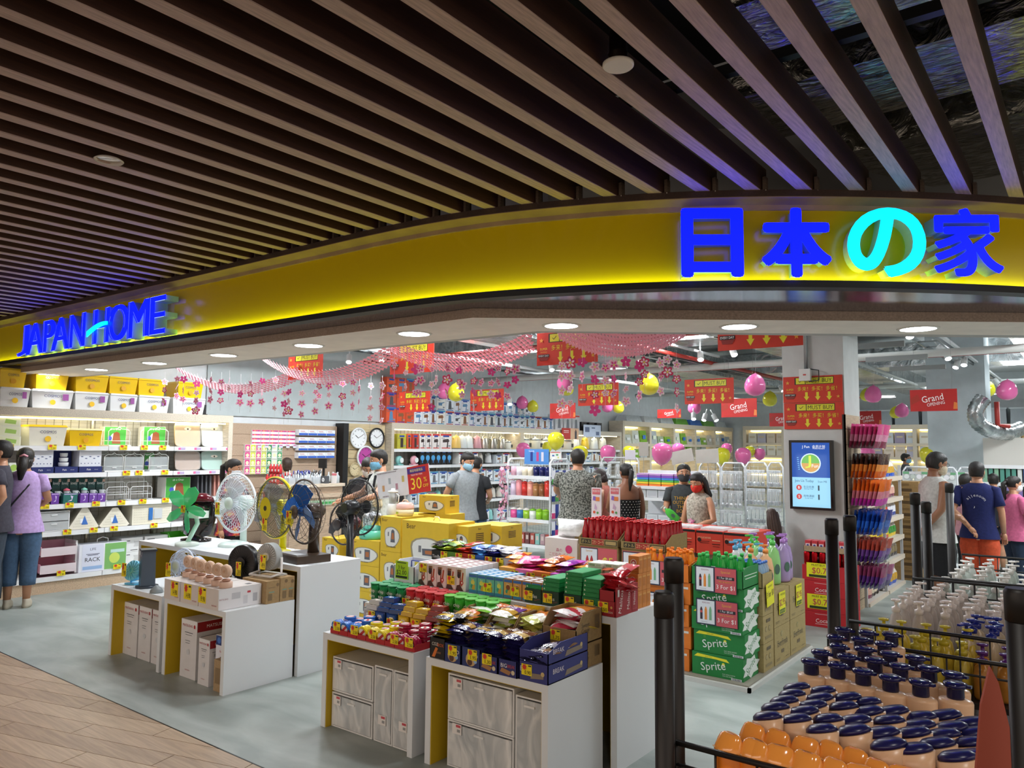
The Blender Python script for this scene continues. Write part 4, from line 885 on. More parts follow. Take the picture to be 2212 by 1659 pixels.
# upright black heater fan, box fans
o=thing('tower_fan','tall black and dark red tilted oval fan at the left of the fan display','fan',(-6.36,3.72,HT),R(20)); m=MB()
m.loft([((0,0,0),.14,.11),((0,0,.02),.14,.11),((0,0,.03),.06,.05),((0,.01,.06),.14,.05),((0,.03,.18),.17,.055),((0,.05,.3),.16,.055),((0,.06,.38),.11,.05),((0,.07,.41),.03,.02)],('#1a1416','gloss'),18); m.build('body',o)
m=MB(); m.loft([((0,.045,.345),.135,.06),((0,.055,.385),.105,.056),((0,.065,.415),.03,.03)],('#5c1620','gloss'),16); m.build('red_cap',o)
m=MB()
for k in range(5): m.tube([(-.14,-.03,.08+k*.05),(.14,-.02,.09+k*.05)],.002,'#5a3a34',3)
m.build('grille',o)
o=thing('clip_fan','translucent green bladed fan with white stem','fan',(-6.12,3.5,HT),R(12)); o.scale=(1.35,1.35,1.15); GB=mat('#4fdc8e','clear',.75)
m=MB(); m.lathe([(.07,0),(.07,.02),(.04,.03)],('#e4f2ea','plastic'),16); m.tube([(0,0,.02),(.05,.03,.16),(.03,.03,.24)],.014,('#bfe8d2','plastic'),8); m.box(0,0,.2,.09,.08,.25,('#e9f0ec','plastic')); m.build('stem',o)
for k in range(5):
    m=MB(); m.M=Matrix.Translation((0,-.02,.27)) @ Matrix.Rotation(2*PI*k/5+.5,4,'Y') @ Matrix.Rotation(.4,4,'Z'); m.plate([(-.012,.01),(-.05,.08),(-.045,.15),(-.01,.18),(.03,.15),(.035,.08),(.012,.01)],(0,0,0),X_,Z_,.003,GB); m.build('blade',o)
o=thing('tower_fan','dark grey blue box shaped tower fan on the front left table','fan',(-5.73,2.97,HL),R(-20)); m=MB(); m.lathe([(.08,0),(.08,.015),(.06,.02)],('#39434f','plastic'),18); m.build('base',o)
m=MB(); m.box(-.058,-.05,.02,.058,.05,.27,('#4b5866','plastic'),.004,.004); m.build('body',o); m=MB(); m.box(-.062,-.054,.27,.062,.054,.285,('#2e3742','plastic')); m.rect((-.03,-.051,.16),X_,Z_,.03,.16,'#20262e',.002); m.rect((.03,-.05,.24),X_,Z_,.02,.01,'#e8eaec',.002); m.build('control_cap',o)
o=thing('desk_fan','small light blue desk fan at the front left corner','fan',(-5.93,2.97,HL),R(15)); m=MB(); m.prism([(-.05,-.04),(.05,-.04),(.06,.05),(-.06,.05)],0,.012,('#58b6e0','plastic')); m.tube([(-.05,.02,.01),(-.055,.02,.09)],.008,('#58b6e0','plastic'),6); m.tube([(.05,.02,.01),(.055,.02,.09)],.008,('#58b6e0','plastic'),6); m.build('stand',o)
m=MB(); m.M=Matrix.Translation((0,0,.1)) @ Matrix.Rotation(Q-.3,4,'X'); m.lathe([(.04,-.04),(.07,-.03),(.078,0),(.076,.025)],('#64c0e8','plastic'),22)
for k in range(14): a=2*PI*k/14; m.tube([(.015*math.cos(a),.015*math.sin(a),.034),(.05*math.cos(a+.3),.05*math.sin(a+.3),.032),(.076*math.cos(a+.5),.076*math.sin(a+.5),.024)],.003,('#8fd8f6','plastic'),4)
m.build('head',o)
m=MB(); m.lathe([(.045,0),(.046,.012),(.035,.03),(.018,.042),(.01,.05),(.002,.052)],('#8b9496','plastic'),18); tag(m.build('night_light',loc=(-5.47,2.91,HL+.001)),'grey dome shaped gadget at the table edge','gadget')
def boxfan(label,loc,rz,r,col,rim):
    o=thing('box_fan',label,'fan',loc,rz); m=MB(); m.M=Matrix.Translation((0,0,r+.035)) @ Matrix.Rotation(Q,4,'X')
    m.lathe([(r*.8,-.06),(r,-.05),(r,.0),(r*.95,.012),(r*.93,.0)],(col,'plastic'),28); m.build('body',o)
    m=MB(); m.M=Matrix.Translation((0,-.012,r+.035)) @ Matrix.Rotation(Q,4,'X')
    for k in range(30): a=2*PI*k/30; m.tube([(r*.3*math.cos(a),r*.3*math.sin(a),.004),(r*.92*math.cos(a+.25),r*.92*math.sin(a+.25),0)],.0018,(rim,'plastic'),3)
    m.lathe([(r*.32,0),(r*.3,.008)],(rim,'plastic'),18); m.build('grille',o)
    m=MB()
    for s in (-1,1): m.tube([(s*(r+.012),.03,r+.035),(s*(r+.014),.03,.02),(s*(r+.01),-.06,.008)],.009,(rim,'plastic'),6)
    m.tube([(-(r+.01),.08,.008),((r+.01),.08,.008),(r+.01,-.06,.008),(-(r+.01),-.06,.008)],.008,(rim,'plastic'),6,True); m.build('stand',o)
    return o
boxfan('black round box fan behind the grey one',(-4.98,3.28,HL+.062),R(14),.125,'#1b1b1e','#2a2a2e')
tag(carton(.3,.22,.06,'#a5885f','card').build('brown_carton',loc=(-4.93,3.16,HL+.001)),'flat brown carton beneath the black round fan','carton')
boxfan('grey and white round box fan on a brown carton',(-4.66,3.27,HL+.163),R(8),.095,'#a9adac','#dcd9d6')
for i,(x,y,z,p,lb) in enumerate(((-5.92,2.885,HL+.07,'9.90','small blue fan'),(-5.5,3.005,HL+.10,'19.9','clear bluish fan'),(-6.42,3.60,HT+.27,'39.9','black red fan'),(-6.11,3.445,HT+.28,'7.90','green bladed fan'),(-5.84,3.595,HT+.27,'49.9','white fan'),(-5.14,3.568,HT+.19,'39.9','yellow fan'),(-4.74,3.495,HT+.27,'49.9','brown fan'),(-4.97,3.245,HL+.13,'29.9','black box fan'),(-4.66,3.232,HL+.21,'49.9','grey box fan'))):
    tag_at((x,y,z),'yellow price tag stuck on the '+lb,p,R(6),'price tags on the fans',.055,.1 if i != 3 else .06)
# ---- clear drawers inside the candy tables
WR=noise_mat('film',('#b9bdbf','#f0efec'),4,.14,(2.2,1,1),bump=.7,detail=2.5,dist=1.4,lo=.4,hi=.75)  # pale streaks in the colour stand in for highlights on crumpled film
drawer_box(.34,.36,.19,'clear wrapped drawer box in the candy table, upper left',(-3.385,2.96,.20),0,1,'#d9dcdc','#e4e4e2',.6,panel=WR)
drawer_box(.34,.36,.19,'clear wrapped drawer box in the candy table, lower left',(-3.385,2.96,.002),0,1,'#c9cdce','#e4e4e2',.6,panel=WR)
drawer_box(.145,.36,.40,'narrow wrapped drawer tower in the candy table, middle',(-3.13,2.96,.002),0,1,'#d3d2cd','#e4e4e2',.6,panel=WR)
drawer_box(.145,.36,.40,'narrow wrapped drawer tower in the candy table, right',(-2.98,2.96,.002),0,1,'#d3d2cd','#e4e4e2',.6,panel=WR)
drawer_box(.42,.38,.225,'clear wrapped drawer box in the wafer table, upper one',(-2.46,2.97,.23),0,1,'#d9dcdc','#e4e4e2',.6,panel=WR)
drawer_box(.42,.38,.225,'clear wrapped drawer box in the wafer table, lower one',(-2.46,2.97,.002),0,1,'#c9cdce','#e4e4e2',.6,panel=WR)
drawer_box(.17,.38,.43,'narrow wrapped drawer tower at the right of the wafer table',(-2.155,2.97,.002),0,1,'#d3d2cd','#e4e4e2',.6,panel=WR)
for i,(x,z) in enumerate(((-3.50,.33),(-3.50,.13),(-3.13,.1),(-2.97,.1),(-2.6,.39),(-2.6,.17),(-2.15,.06))):
    m=MB(); m.box(-.03,0,0,.03,.001,.05,('#e9e4e0','paper')); m.rect((.01,0,.04),X_,Z_,.03,.012,'#c8505a',.001); m.rect((.012,0,.018),X_,Z_,.02,.014,'#9a9a9a',.001); tag(m.build('product_sticker',loc=(x,2.95 if x < -2.8 else 2.96,z)),'white sticker on a wrapped drawer, %s from the left' % ORD[i],'sticker','stickers on the wrapped drawers')
# ---- candy tins
TRAY='#b8282e'
for i in range(9):
    x=-3.52+i*.0755; o_=thing('tin_tray','small red card tray on the table edge, %s from the left' % ORD[i],'tray',(x,2.935,HL+.001),group='red tin trays'); m=MB()
    m.box(-.036,0,0,.036,.3,.004,(TRAY,'paper')); m.box(-.036,0,.004,.036,.003,.026,(TRAY,'paper')); m.box(-.036,.003,.004,-.034,.3,.035,(TRAY,'paper')); m.box(.034,.003,.004,.036,.3,.035,(TRAY,'paper')); m.build('card_tray',o_)
def tin(col):
    m=MB(); m.lathe([(.034,0),(.0345,.002),(.0345,.02),(.0335,.021)],(col,'gloss'),22); m.lathe([(.0352,.014),(.0352,.022),(.033,.023)],(col,'gloss'),22); m.disc((0,0,.0235),X_,Y_,.024,'#e9e2e0',18); m.rect((0,0,.024),(.8,.6,0),(-.6,.8,0),.05,.014,'#c02a30'); m.rect((0,-.0353,.009),X_,Z_,.04,.006,'#e8e4e0'); return m
TC={'blue': '#2f6fc8','yellow': '#e6d21c','red': '#a81c40'}
for ci,(cn,hx) in enumerate(TC.items()):
    p=tin(hx).build('candy_tin'); tag(p,'x','tin',cn+' candy tins'); first=True
    for j in range(3):
        x=-3.52+(ci*3+j)*.0755
        for k in range(2):       # lying on edge in the tray, label to the front
            o_=p if first else p.copy()
            if not first: C.objects.link(o_)
            first=False; o_.location=(x,2.965+k*.025,HL+.043); o_.rotation_euler=(Q+.25,0,0); o_['label']='%s round candy tin tilted in its tray, %s of the %s tins, %s' % (cn,ORD[j],cn,('in front','behind')[k])
        for r_ in range(2):
            for k in range((2 if ci < 2 else 3)-(1 if (j+r_) % 2 else 0)):
                o_=p.copy(); C.objects.link(o_); o_.location=(x+.008*r_,3.05+r_*.074,HL+.03+k*.0245+r_*.0); o_.rotation_euler=(0,0,j*.8); o_['label']='%s round candy tin lying flat, %s %s stack, %s up' % (cn,ORD[j],('front','rear')[r_],ORD[k])
# raise under flat tins
m=MB(); m.box(-3.555,3.015,HL+.001,-2.885,3.16,HL+.03,(TRAY,'paper')); tag(m.build('card_riser'),'red card riser under the flat round tins','tray')
def flat_tin(col,dk):
    m=MB(); m.box(-.045,-.03,0,.045,.03,.022,(col,'gloss'),.003,.003); m.box(-.04,-.026,.022,.04,.026,.024,(dk,'gloss')); m.poly([(-.02,-.005),(-.012,.008),(.012,.008),(.02,-.005),(.008,-.002),(.008,-.015),(-.008,-.015),(-.008,-.002)],(0,0,.024),X_,Y_,'#eee6dc'); return m
BT=[('grey','#c9ccc8','#b0a8a0'),('blue','#23407c','#2f5aa0'),('blue','#23407c','#2f5aa0'),('yellow','#c9a21e','#e0c04a'),('yellow','#c9a21e','#e0c04a'),('red-brown','#8a2f2a','#a84a40'),('red-brown','#8a2f2a','#a84a40')]
for i,(cn,c1,c2) in enumerate(BT):
    x=-3.50+i*.098; m=MB(); m.box(-.044,0,0,.044,.1,.1,(c1,'gloss'),.003,.002); m.box(-.048,.01,0,-.045,.1,.11,(c1,'paper'))
    deco(m,.088,.1,[('r',.5,.68,.7,.5,c2),('p',.5,.72,[(-.25,-.08),(-.15,.1),(.15,.1),(.25,-.08),(.1,-.03),(.1,-.16),(-.1,-.16),(-.1,-.03)],'#eee6dc'),('r',.5,.2,.8,.2,c2),('t',.5,.2,.1,'#f2e8d8','CREAM',.6)])
    tag(m.build('biscuit_tin',loc=(x,3.17,HL+.001)),'%s upright lozenge tin behind the round tins, %s from the left' % (cn,ORD[i]),'tin','upright lozenge tins')
    for k in range(2+i % 2):
        tag(flat_tin(c1,c2).build('flat_tin',loc=(x+.02,3.205+.02*k,HL+.103+k*.025),rz=.1*(i % 3)),'%s flat tin lying on the upright tins, %s from the left, %s up' % (cn,ORD[i],ORD[k]),'tin','flat lozenge tins')
m=MB(); m.box(-.11,0,0,.11,.1,.1,('#8a2f2a','paper')); deco(m,.22,.1,[('p',.6,.55,[(-.2,-.1),(-.1,.1),(.1,.1),(.2,-.1),(.06,-.04),(.06,-.2),(-.06,-.2),(-.06,-.04)],'#eee6dc')]); tag(m.build('display_carton',loc=(-2.795+.02,3.12,HL+.001),rz=.0),'red-brown display carton with a white mark, right of the tins','carton')
# chip tubs
def chip(col,top):
    m=MB(); m.lathe([(.031,0),(.036,.115)],(col,'plastic'),16); m.lathe([(.038,.115),(.038,.121),(.034,.122)],(top,'plastic'),16); m.text('chip',(0,-.0355,.075),X_,Z_,.02,'#f2f2ea',off=.002); m.text('tara',(0,-.0345,.045),X_,Z_,.02,'#f2f2ea',off=.002); return m
for ci,(cn,c1,c2,n_) in enumerate((('dark green','#17733a','#3aa06a',4),('red','#b3242a','#d84a4e',4),('lime green','#3aa82c','#6fce5a',5))):
    p=chip(c1,c2).build('crisp_tub'); tag(p,'x','tub',cn+' crisp tubs'); spots=[]
    for j in range(n_):
        for k in range(3 if ci < 2 else 2): spots.append((-3.545+(ci*4+j)*.0775-.0*k+(.02 if k % 2 else 0)-.06,3.33+k*.078-(.0 if ci < 2 else .0),HL+.105+.001))
    for q,s_ in enumerate(spots):
        o_=p if q == 0 else p.copy()
        if q: C.objects.link(o_)
        o_.location=s_; o_['label']='%s crisp tub reading chip, %s from the left, %s row' % (cn,ORD[q // (3 if ci < 2 else 2)],ORD[q % (3 if ci < 2 else 2)])
m=MB(); m.box(-3.66,3.285,HL+.001,-2.58,3.41,HL+.105,('#d9d4cc','paper')); tag(m.build('card_riser'),'pale card riser beneath the crisp tubs','tray')
# ================================================================ snacks on the tall and low tables
def bag(W,H,T,cols,kind='wrap',txt=None,tc='#f4f0e8',seed=1,nx=8,nz=7,blob=None):
    r=random.Random(seed); m=MB()
    for s in (-1,1):
        vs=[]; fs=[]
        for j in range(nz+1):
            v=j/nz
            for i in range(nx+1):
                u=i/nx; b=max(0,math.sin(PI*u)) ** .55*max(0,math.sin(PI*v)) ** .6
                vs.append((W*(u-.5)*(1-.04*math.sin(PI*v)),s*T/2*b*(1+r.uniform(-.16,.16))+(r.uniform(-.002,.002) if 0 < b < .3 else 0),H*v))
        for j in range(nz):
            for i in range(nx):
                q=(j*(nx+1)+i,j*(nx+1)+i+1,(j+1)*(nx+1)+i+1,(j+1)*(nx+1)+i)
                fs.append(q if s < 0 else q[::-1])
        per=max(1,len(cols)); n_=len(fs)
        for k,c_ in enumerate(cols):
            a,b_=int(n_*k/per/nx)*nx,int(n_*(k+1)/per/nx)*nx
            if k == per-1: b_=n_
            ff=fs[a:b_]
            if ff:
                used=sorted({i for f in ff for i in f}); mp={v: i for i,v in enumerate(used)}
                m.add([vs[i] for i in used],[tuple(mp[i] for i in f) for f in ff],(c_,kind),True)
    if blob: m.disc((0,-T*.54,H*.35),X_,Z_,H*.16,blob,12,.0005)
    if txt: m.text(txt,(0,-T*.56,H*.62),X_,Z_,H*.16,tc,wmax=W*.8)
    return m
def put(o,name,label,cat,loc,rot=(0,0,0),group=None):
    o.name=name; o.location=loc; o.rotation_euler=rot; return tag(o,label,cat,group)
def pile(cols,W,H,T,n,cx,cy,z0,sx,sy,name,fmt,cat,group,txt=None,seed=1,kind='wrap',lay=None,tilt=.25,protos=3,yaw=.5):
    # flat packs lying in layers on a box: every pack is an object
    r=random.Random(seed); P=[bag(W,H,T,c_,kind,txt,seed=seed+i) for i,c_ in enumerate(cols)]; P=[p.build(name) for p in P]; used=set()
    for k in range(n):
        i=k % len(P); o=P[i] if i not in used else P[i].copy()
        if i in used: C.objects.link(o)
        used.add(i); L=k // max(1,lay or n)
        o.location=(cx+r.uniform(-sx,sx),cy+r.uniform(-sy,sy),z0+T*.3+L*T*.5)
        o.rotation_euler=(-Q+r.uniform(-tilt,tilt),r.uniform(-.12,.12),r.uniform(-yaw,yaw)); tag(o,fmt.format(o=ORD[k % len(ORD)]),cat,group)
def tray_box(label,x0,x1,y0,y1,z,h,col,front_h=None,fr=(),sd=(),kind='card',name='display_carton',cat='carton'):
    t=thing(name,label,cat,((x0+x1)/2,y0,z)); W=x1-x0; D=y1-y0; e=.004; fh=front_h or h
    m=MB(); m.box(-W/2,0,0,W/2,D,e,(col,kind)); m.box(-W/2,0,e,W/2,e,fh,(col,kind)); m.box(-W/2,D-e,e,W/2,D,h,(col,kind))
    m.plate([(0,0),(D,0),(D,h),(D*.3,h),(0,fh)],(-W/2,0,0),Y_,Z_,e,(col,kind)); m.plate([(0,0),(D,0),(D,h),(D*.3,h),(0,fh)],(W/2-e,0,0),Y_,Z_,e,(col,kind))
    deco(m,W,fh,fr); deco(m,D,h,sd,(W/2,D/2,0),Y_,Z_); m.build('card_box',t); return t
# low wafer table, front row
WX=[(-2.765,-2.66),(-2.655,-2.545),(-2.54,-2.42),(-2.415,-2.305),(-2.30,-2.19),(-2.185,-2.02)]
tray_box('black carton of orange black snack packs at the table corner',*WX[0],2.93,3.15,HL+.001,.10,'#1b1716',fr=[('t',.35,.7,.16,'#e9e4dc','COZ',.4),('t',.72,.68,.16,'#d8642a','BOX',.4),('p',.45,.35,[(-.3,-.3),(-.1,-.3),(.1,.15),(-.05,.2)],'#d8742a'),('r',.6,.3,.3,.1,'#6a4a30')],kind='paper')
for i in (1,2): tray_box('navy and tan wafer carton, %s of the two' % ('left','right')[i-1],*WX[i],2.92,3.15,HL+.001,.09,'#26356e',fr=[('c',.5,.4,.36,'#c8a878'),('t',.6,.62,.2,'#f0f0f4','NizrO',.8),('c',.45,.25,.18,'#5a3826'),('c',.75,.35,.12,'#8fb6e0')],kind='paper')
for i in (3,4): tray_box('navy wafer carton reading BIG BREAK, %s one' % ('left','right')[i-3],*WX[i],2.91,3.15,HL+.001,.075,'#2b2f6e',fr=[('t',.3,.65,.24,'#eef0f4','BIG',.4),('t',.7,.65,.2,'#c04a4a','BREAK',.4),('p',.4,.35,[(-.3,-.1),(.2,-.25),(.3,.0),(-.2,.15)],'#a8784a'),('c',.8,.3,.14,'#d8c9a8')],kind='paper')
BRK=[('t',.25,.6,.26,'#e8e0ea','BREAK',.4),('p',.6,.35,[(-.2,-.2),(.25,-.1),(.25,.15),(-.15,.1)],'#8a7a68'),('c',.82,.5,.12,'#c9b27a')]
tray_box('blue wafer carton at the front right corner, lower of two',*WX[5],2.92,3.26,HL+.001,.085,'#33367c',fr=BRK,sd=BRK,kind='paper')
tray_box('blue wafer carton at the front right corner, upper of two',*WX[5],2.92,3.26,HL+.089,.085,'#33367c',front_h=.05,fr=[],sd=BRK,kind='paper')
GB1=[['#26205a','#c9a25a','#26205a'],['#1f1c50','#d9b870','#7a4a2a'],['#2b2866','#e0dac8','#26205a']]
pile([['#e8c81c','#1d1815','#e07a2a'],['#1d1815','#d8b41c','#1d1815']],.10,.14,.02,10,-2.71,2.95,HL+.10,.012,.02,'snack_pack','black and yellow snack pack at the table corner, {o} up','snack','black and yellow packs','BOX',3,lay=1,tilt=.1,yaw=.25)
pile([['#1a1714','#c89a3a','#d8742a']],.10,.15,.02,5,-2.69,3.05,HL+.17,.05,.06,'snack_pack','orange snack pack thrown on top of the black carton, {o}','snack','orange packs',None,5,lay=2)
for i,cx in enumerate((-2.60,-2.48)): pile(GB1,.11,.15,.024,7,cx,2.95,HL+.085,.008,.02,'wafer_pack','navy and gold wafer pack, %s carton, {o} up' % ('left','right')[i],'snack','navy and gold wafer packs','NizrO',11+i,lay=1,tilt=.12,yaw=.2)
for i,cx in enumerate((-2.36,-2.245)): pile(GB1,.105,.15,.026,8,cx,2.93,HL+.075,.005,.01,'wafer_pack','navy wafer pack in the BIG BREAK stack, %s stack, {o} up' % ('left','right')[i],'snack','navy wafer packs',None,21+i,lay=1,tilt=.08,yaw=.12)
pile([['#1f1d33','#5a5870','#8a6a4a'],['#1a1828','#b8b4c0','#26205a']],.06,.12,.02,14,-2.105,2.96,HL+.095,.05,.08,'wafer_pack','dark wafer pack in the corner carton, {o}','snack','dark wafer packs',None,31,lay=4)
pile(GB1+[['#e6dcc8','#26205a','#b8863a']],.10,.14,.022,24,-2.45,3.10,HL+.09,.19,.035,'wafer_pack','loose navy wafer pack heaped behind the front cartons, {o}','snack','loose wafer packs','BIG',41,lay=6)
m=MB(); m.box(-2.655,3.0,HL+.001,-2.19,3.16,HL+.085,('#2b2f6e','paper')); tag(m.build('display_carton'),'long navy carton under the loose wafer packs','carton')
# four cardboard trays behind
CB='#94794f'; TRX=[(-2.775,-2.60),(-2.595,-2.42),(-2.415,-2.235),(-2.23,-2.03)]
SUG=[('t',.35,.6,.15,'#4a3c26','Sweet',.3),('t',.35,.4,.15,'#4a3c26','Crispy',.3),('r',.8,.6,.2,.5,'#7d6540')]+[('r',.73+.035*k,.6,.012,.44,'#4a3c26') for k in range(5)]
m=MB(); m.box(-2.775,3.18,HL+.001,-2.237,3.41,HL+.058,('#8a7048','card')); tag(m.build('card_riser'),'flat brown card beneath the three left candy trays','tray')
for i,(a,b) in enumerate(TRX):
    tray_box('open brown cardboard tray of candy bags, %s from the left' % ORD[i],a,b,3.17,3.415 if i < 3 else 3.41,HL+(.06 if i < 3 else .12),.15,CB,.075,sd=SUG if i == 3 else ())
tag(carton(.2,.24,.115,CB,'card',(),SUG).build('brown_carton',loc=(-2.13,3.17,HL+.001)),'closed brown carton below the rightmost candy tray','carton')
CC=[[['#7fc23a','#f0f0e4','#e0a040'],['#e8eee0','#5fb04a','#e07a4a']],[['#f0efe4','#d8a83a','#7a4a9a'],['#b8cf4a','#e8e4d8','#e09a4a']],[['#c8cf5a','#e6e2d0','#d87a3a'],['#d8d46a','#f0ece0','#7a3a6a']],[['#d83a5a','#f2e6e6','#e0853a'],['#f0e9ea','#c83a4a','#e8c84a']]]
for i,(a,b) in enumerate(TRX):
    pile(CC[i],.13,.17,.034,10,(a+b)/2,3.21,HL+(.12 if i < 3 else .18),.015,.03,'candy_bag','glossy candy bag in the %s cardboard tray, {o} up' % ORD[i],'candy','candy bags in the trays','Candy' if i < 2 else None,51+i,lay=2,tilt=.3)
o=bag(.11,.1,.04,['#e0951c','#d84a2a','#e0b41c'],'wrap',seed=77).build('x'); put(o,'candy_bag','orange bag standing up behind the third tray','candy',(-2.43,3.39,HL+.13),(0,0,.2))
# ---- tall tables: front row (y 3.45) and rear rows
z7=HT+.001
tag(carton(.09,.05,.11,'#2a3a8c','paper',[('r',.5,.5,.8,.94,'#e9edf2'),('r',.6,.8,.5,.3,'#d8c23a')]).build('biscuit_carton',loc=(-3.53,3.60,z7)),'blue and white carton at the far left of the snack rows','carton')
m=MB(); m.box(-.055,0,0,.055,.002,.11,('#b9e01c','paper')); m.text('3 for',(0,0,.07),X_,Z_,.022,'#1c2410'); m.text('$2.00',(0,0,.038),X_,Z_,.028,'#1c2410'); m.rect((0,0,.1),X_,Z_,.08,.008,'#5a7a1c',.001); m.rect((0,0,.012),X_,Z_,.1,.014,'#1c2410',.001)
tag(m.build('price_card',loc=(-3.50,3.44,z7+.02)),'lime green price card reading 3 for $2.00','sign')
tray_box('white blue-edged open carton behind the 3 for $2.00 card',-3.58,-3.40,3.45,3.62,z7,.13,'#dfe3ea',.1,kind='paper')
def stick_box(W,H,D,specs,base,topc):
    m=carton(W,D,H,base,'paper',specs,(),[('r',.5,.5,.7,.5,topc)]); return m
TOP=[('r',.3,.75,.4,.3,'#4a2a22'),('c',.28,.62,.09,'#1c1a1a'),('p',.6,.5,[(-.1,-.3),(.05,-.3),(.2,.28),(.05,.3)],'#b8502a'),('p',.5,.4,[(-.15,-.25),(-.02,-.3),(.0,.2),(-.1,.25)],'#8a3a22'),('c',.62,.35,.09,'#c02a2a'),('c',.62,.35,.045,'#f0e6e0'),('p',.3,.14,[(-.3,-.14),(.5,-.14),(.1,.12),(-.2,.08)],'#4a2a20'),('t',.4,.85,.1,'#e0b070','TOP',.5)]
p=stick_box(.074,.135,.05,TOP,'#e9e4e2','#9a5a58').build('stick_carton'); tag(p,'x','carton','white and brown chocolate stick cartons'); q=0
for j in range(5):
    for k in range(6):
        o_=p if q == 0 else p.copy()
        if q: C.objects.link(o_)
        q += 1; o_.location=(-3.335+j*.078,3.46+k*.052,z7); o_['label']='white and brown chocolate stick carton, %s column, %s row from the front' % (ORD[j],ORD[k])
AN=lambda c1,c2: [('r',.5,.5,.96,.96,c1),('r',.5,.88,.9,.14,'#3a6ac0'),('c',.5,.55,.13,c2),('c',.4,.35,.1,'#3a9a8a'),('p',.6,.3,[(-.2,-.1),(.15,-.15),(.2,.15),(-.1,.1)],'#d8a03a'),('r',.5,.1,.9,.14,'#2f7fae'),('t',.5,.72,.08,'#f4f0e4','Zoo',.6)]
for ci,(cn,c1,c2,nx_) in enumerate((('teal','#6fb8b0','#e8d86a',4),('orange','#d8a05a','#8a3a22',5))):
    p=stick_box(.062,.11,.045,AN(c1,c2),'#4a90c0' if ci == 0 else '#8a5a3a','#dfe8f2').build('animal_biscuit_carton'); tag(p,'x','carton',cn+' biscuit cartons'); q=0
    for j in range(nx_):
        for k in range(5 if ci == 0 else 3):
            o_=p if q == 0 else p.copy()
            if q: C.objects.link(o_)
            q += 1; o_.location=(-2.93+.0+(ci*4+j)*.065-(.0),3.46+k*.047,z7+.0); o_['label']='%s animal biscuit carton, %s column, %s row from the front' % (cn,ORD[j],ORD[k])
# mint chocolate boxes: green stacks
MT=[('p',.2,.6,[(-.12,-.15),(0,.18),(.12,-.15)],'#c8d8cc'),('t',.45,.5,.26,'#e4ece6','Andles',.6),('p',.75,.3,[(-.2,-.06),(.15,.06),(.2,.0),(-.15,-.14)],'#5a4030')]
for i,(x,dk) in enumerate(((-2.345-.03,1),(-2.235,1),(-2.12 ,0),(-2.5,1))):
    if i == 3: x=-2.49
    tag(carton(.108,.2,.075,'#123c2a' if dk else '#177a44','paper',MT,(),()).build('mint_carton',loc=(x,3.45,z7)),'dark green mint chocolate carton at the table edge, %s placed' % ORD[i] if dk else 'brighter green mint chocolate carton at the table edge','carton')
    for k in range((3,5,4,1)[i]):
        tag(carton(.105,.19,.022,'#178a4a','paper',[('p',.1,.5,[(-.05,-.2),(0,.25),(.05,-.2)],'#d8ecd8'),('r',.6,.5,.4,.06,'#4ab07a')],(),[('r',.5,.5,.9,.9,'#1f9a56')]).build('mint_box',loc=(x+.002*k,3.455,z7+.076+k*.0235)),'flat green mint box, %s stack, %s up' % (ORD[i],ORD[k]),'box','flat green mint boxes')
MA=[('s',.3,.5,.16,'#f2e6e2','Malitos',.5,0)]
tag(carton(.11,.2,.075,'#a3202a','paper',[('t',.6,.3,.24,'#e8c8b8','Malitos',.5),('c',.85,.4,.1,'#d8a05a')]).build('biscuit_carton',loc=(-2.058+.0,3.225+.225,z7)) if 0 else carton(.09,.22,.075,'#a3202a','paper',[('t',.55,.3,.2,'#e8d0c0','Malitos',.7),('c',.8,.6,.09,'#d8a05a')]).build('biscuit_carton',loc=(-2.01,3.425,z7)),'red biscuit carton, lower front one at the right end','carton')
tray_box('red biscuit carton with open top, right end of the table',-2.055,-1.965,3.425,3.65,z7+.0765,.07,'#a3202a',.05,kind='paper',sd=[('s',.2,.5,.5,'#f2e6e2','Malitos',.6,90)])
C.objects[-1].parent['label']='red open biscuit carton on the lower red one'
for s_ in ():
    pass
m=carton(.006,.225,.146,'#a3202a','paper',(),[('s',.2,.5,.2,'#f2e6e2','Malitos',.9,78),('s',.55,.5,.17,'#f2e6e2','Malitos',.8,84),('r',.82,.5,.22,.8,'#b8404a'),('r',.82,.5,.19,.74,'#a3202a'),('s',.82,.5,.12,'#f2e6e2','Malitos',.6,88),('r',.08,.8,.08,.24,'#e6e2e0')])
tag(m.build('card_sleeve',loc=(-1.957,3.425,z7)),'red printed card side of the biscuit cartons facing right','carton')
pile([['#b8242e','#d84a50','#a81c28'],['#c82c38','#b01c28','#e06a70']],.11,.15,.035,9,-2.01,3.47,z7+.12,.02,.03,'biscuit_bag','shiny red biscuit bag heaped in the red carton, {o}','snack','red biscuit bags',None,61,lay=2,tilt=.4)
BKS=[('c',.5,.62,.2,'#e8e0d8'),('c',.5,.62,.16,'#b8342a'),('c',.5,.6,.09,'#f0e6e0'),('t',.5,.25,.1,'#a8341c','Baking Soda',.85),('r',.5,.1,.8,.08,'#c0701c')]
for j in range(3):
    for k in range(3):
        tag(carton(.062,.045,.09,'#d8893a','paper',BKS,[('r',.5,.5,.6,.5,'#c87a2c'),('r',.5,.8,.8,.1,'#e0a050')]).build('baking_soda_carton',loc=(-2.0,3.68+j*.048+(0 if k < 2 else .01),z7+k*.0915)),'orange baking soda carton at the table end, %s from the front, %s up' % (ORD[j],ORD[k]),'carton','orange baking soda cartons')
for j in range(3): tag(carton(.06,.045,.09,'#b8562a','paper',[('r',.5,.5,.7,.8,'#d8d0c4'),('t',.5,.7,.12,'#b0342a','SODA',.7)],[('r',.5,.5,.8,.8,'#d8d0c4')]).build('soda_carton',loc=(-2.065,3.68+j*.048,z7)),'brown and white carton beside the baking soda, %s from the front' % ORD[j],'carton','brown and white cartons')
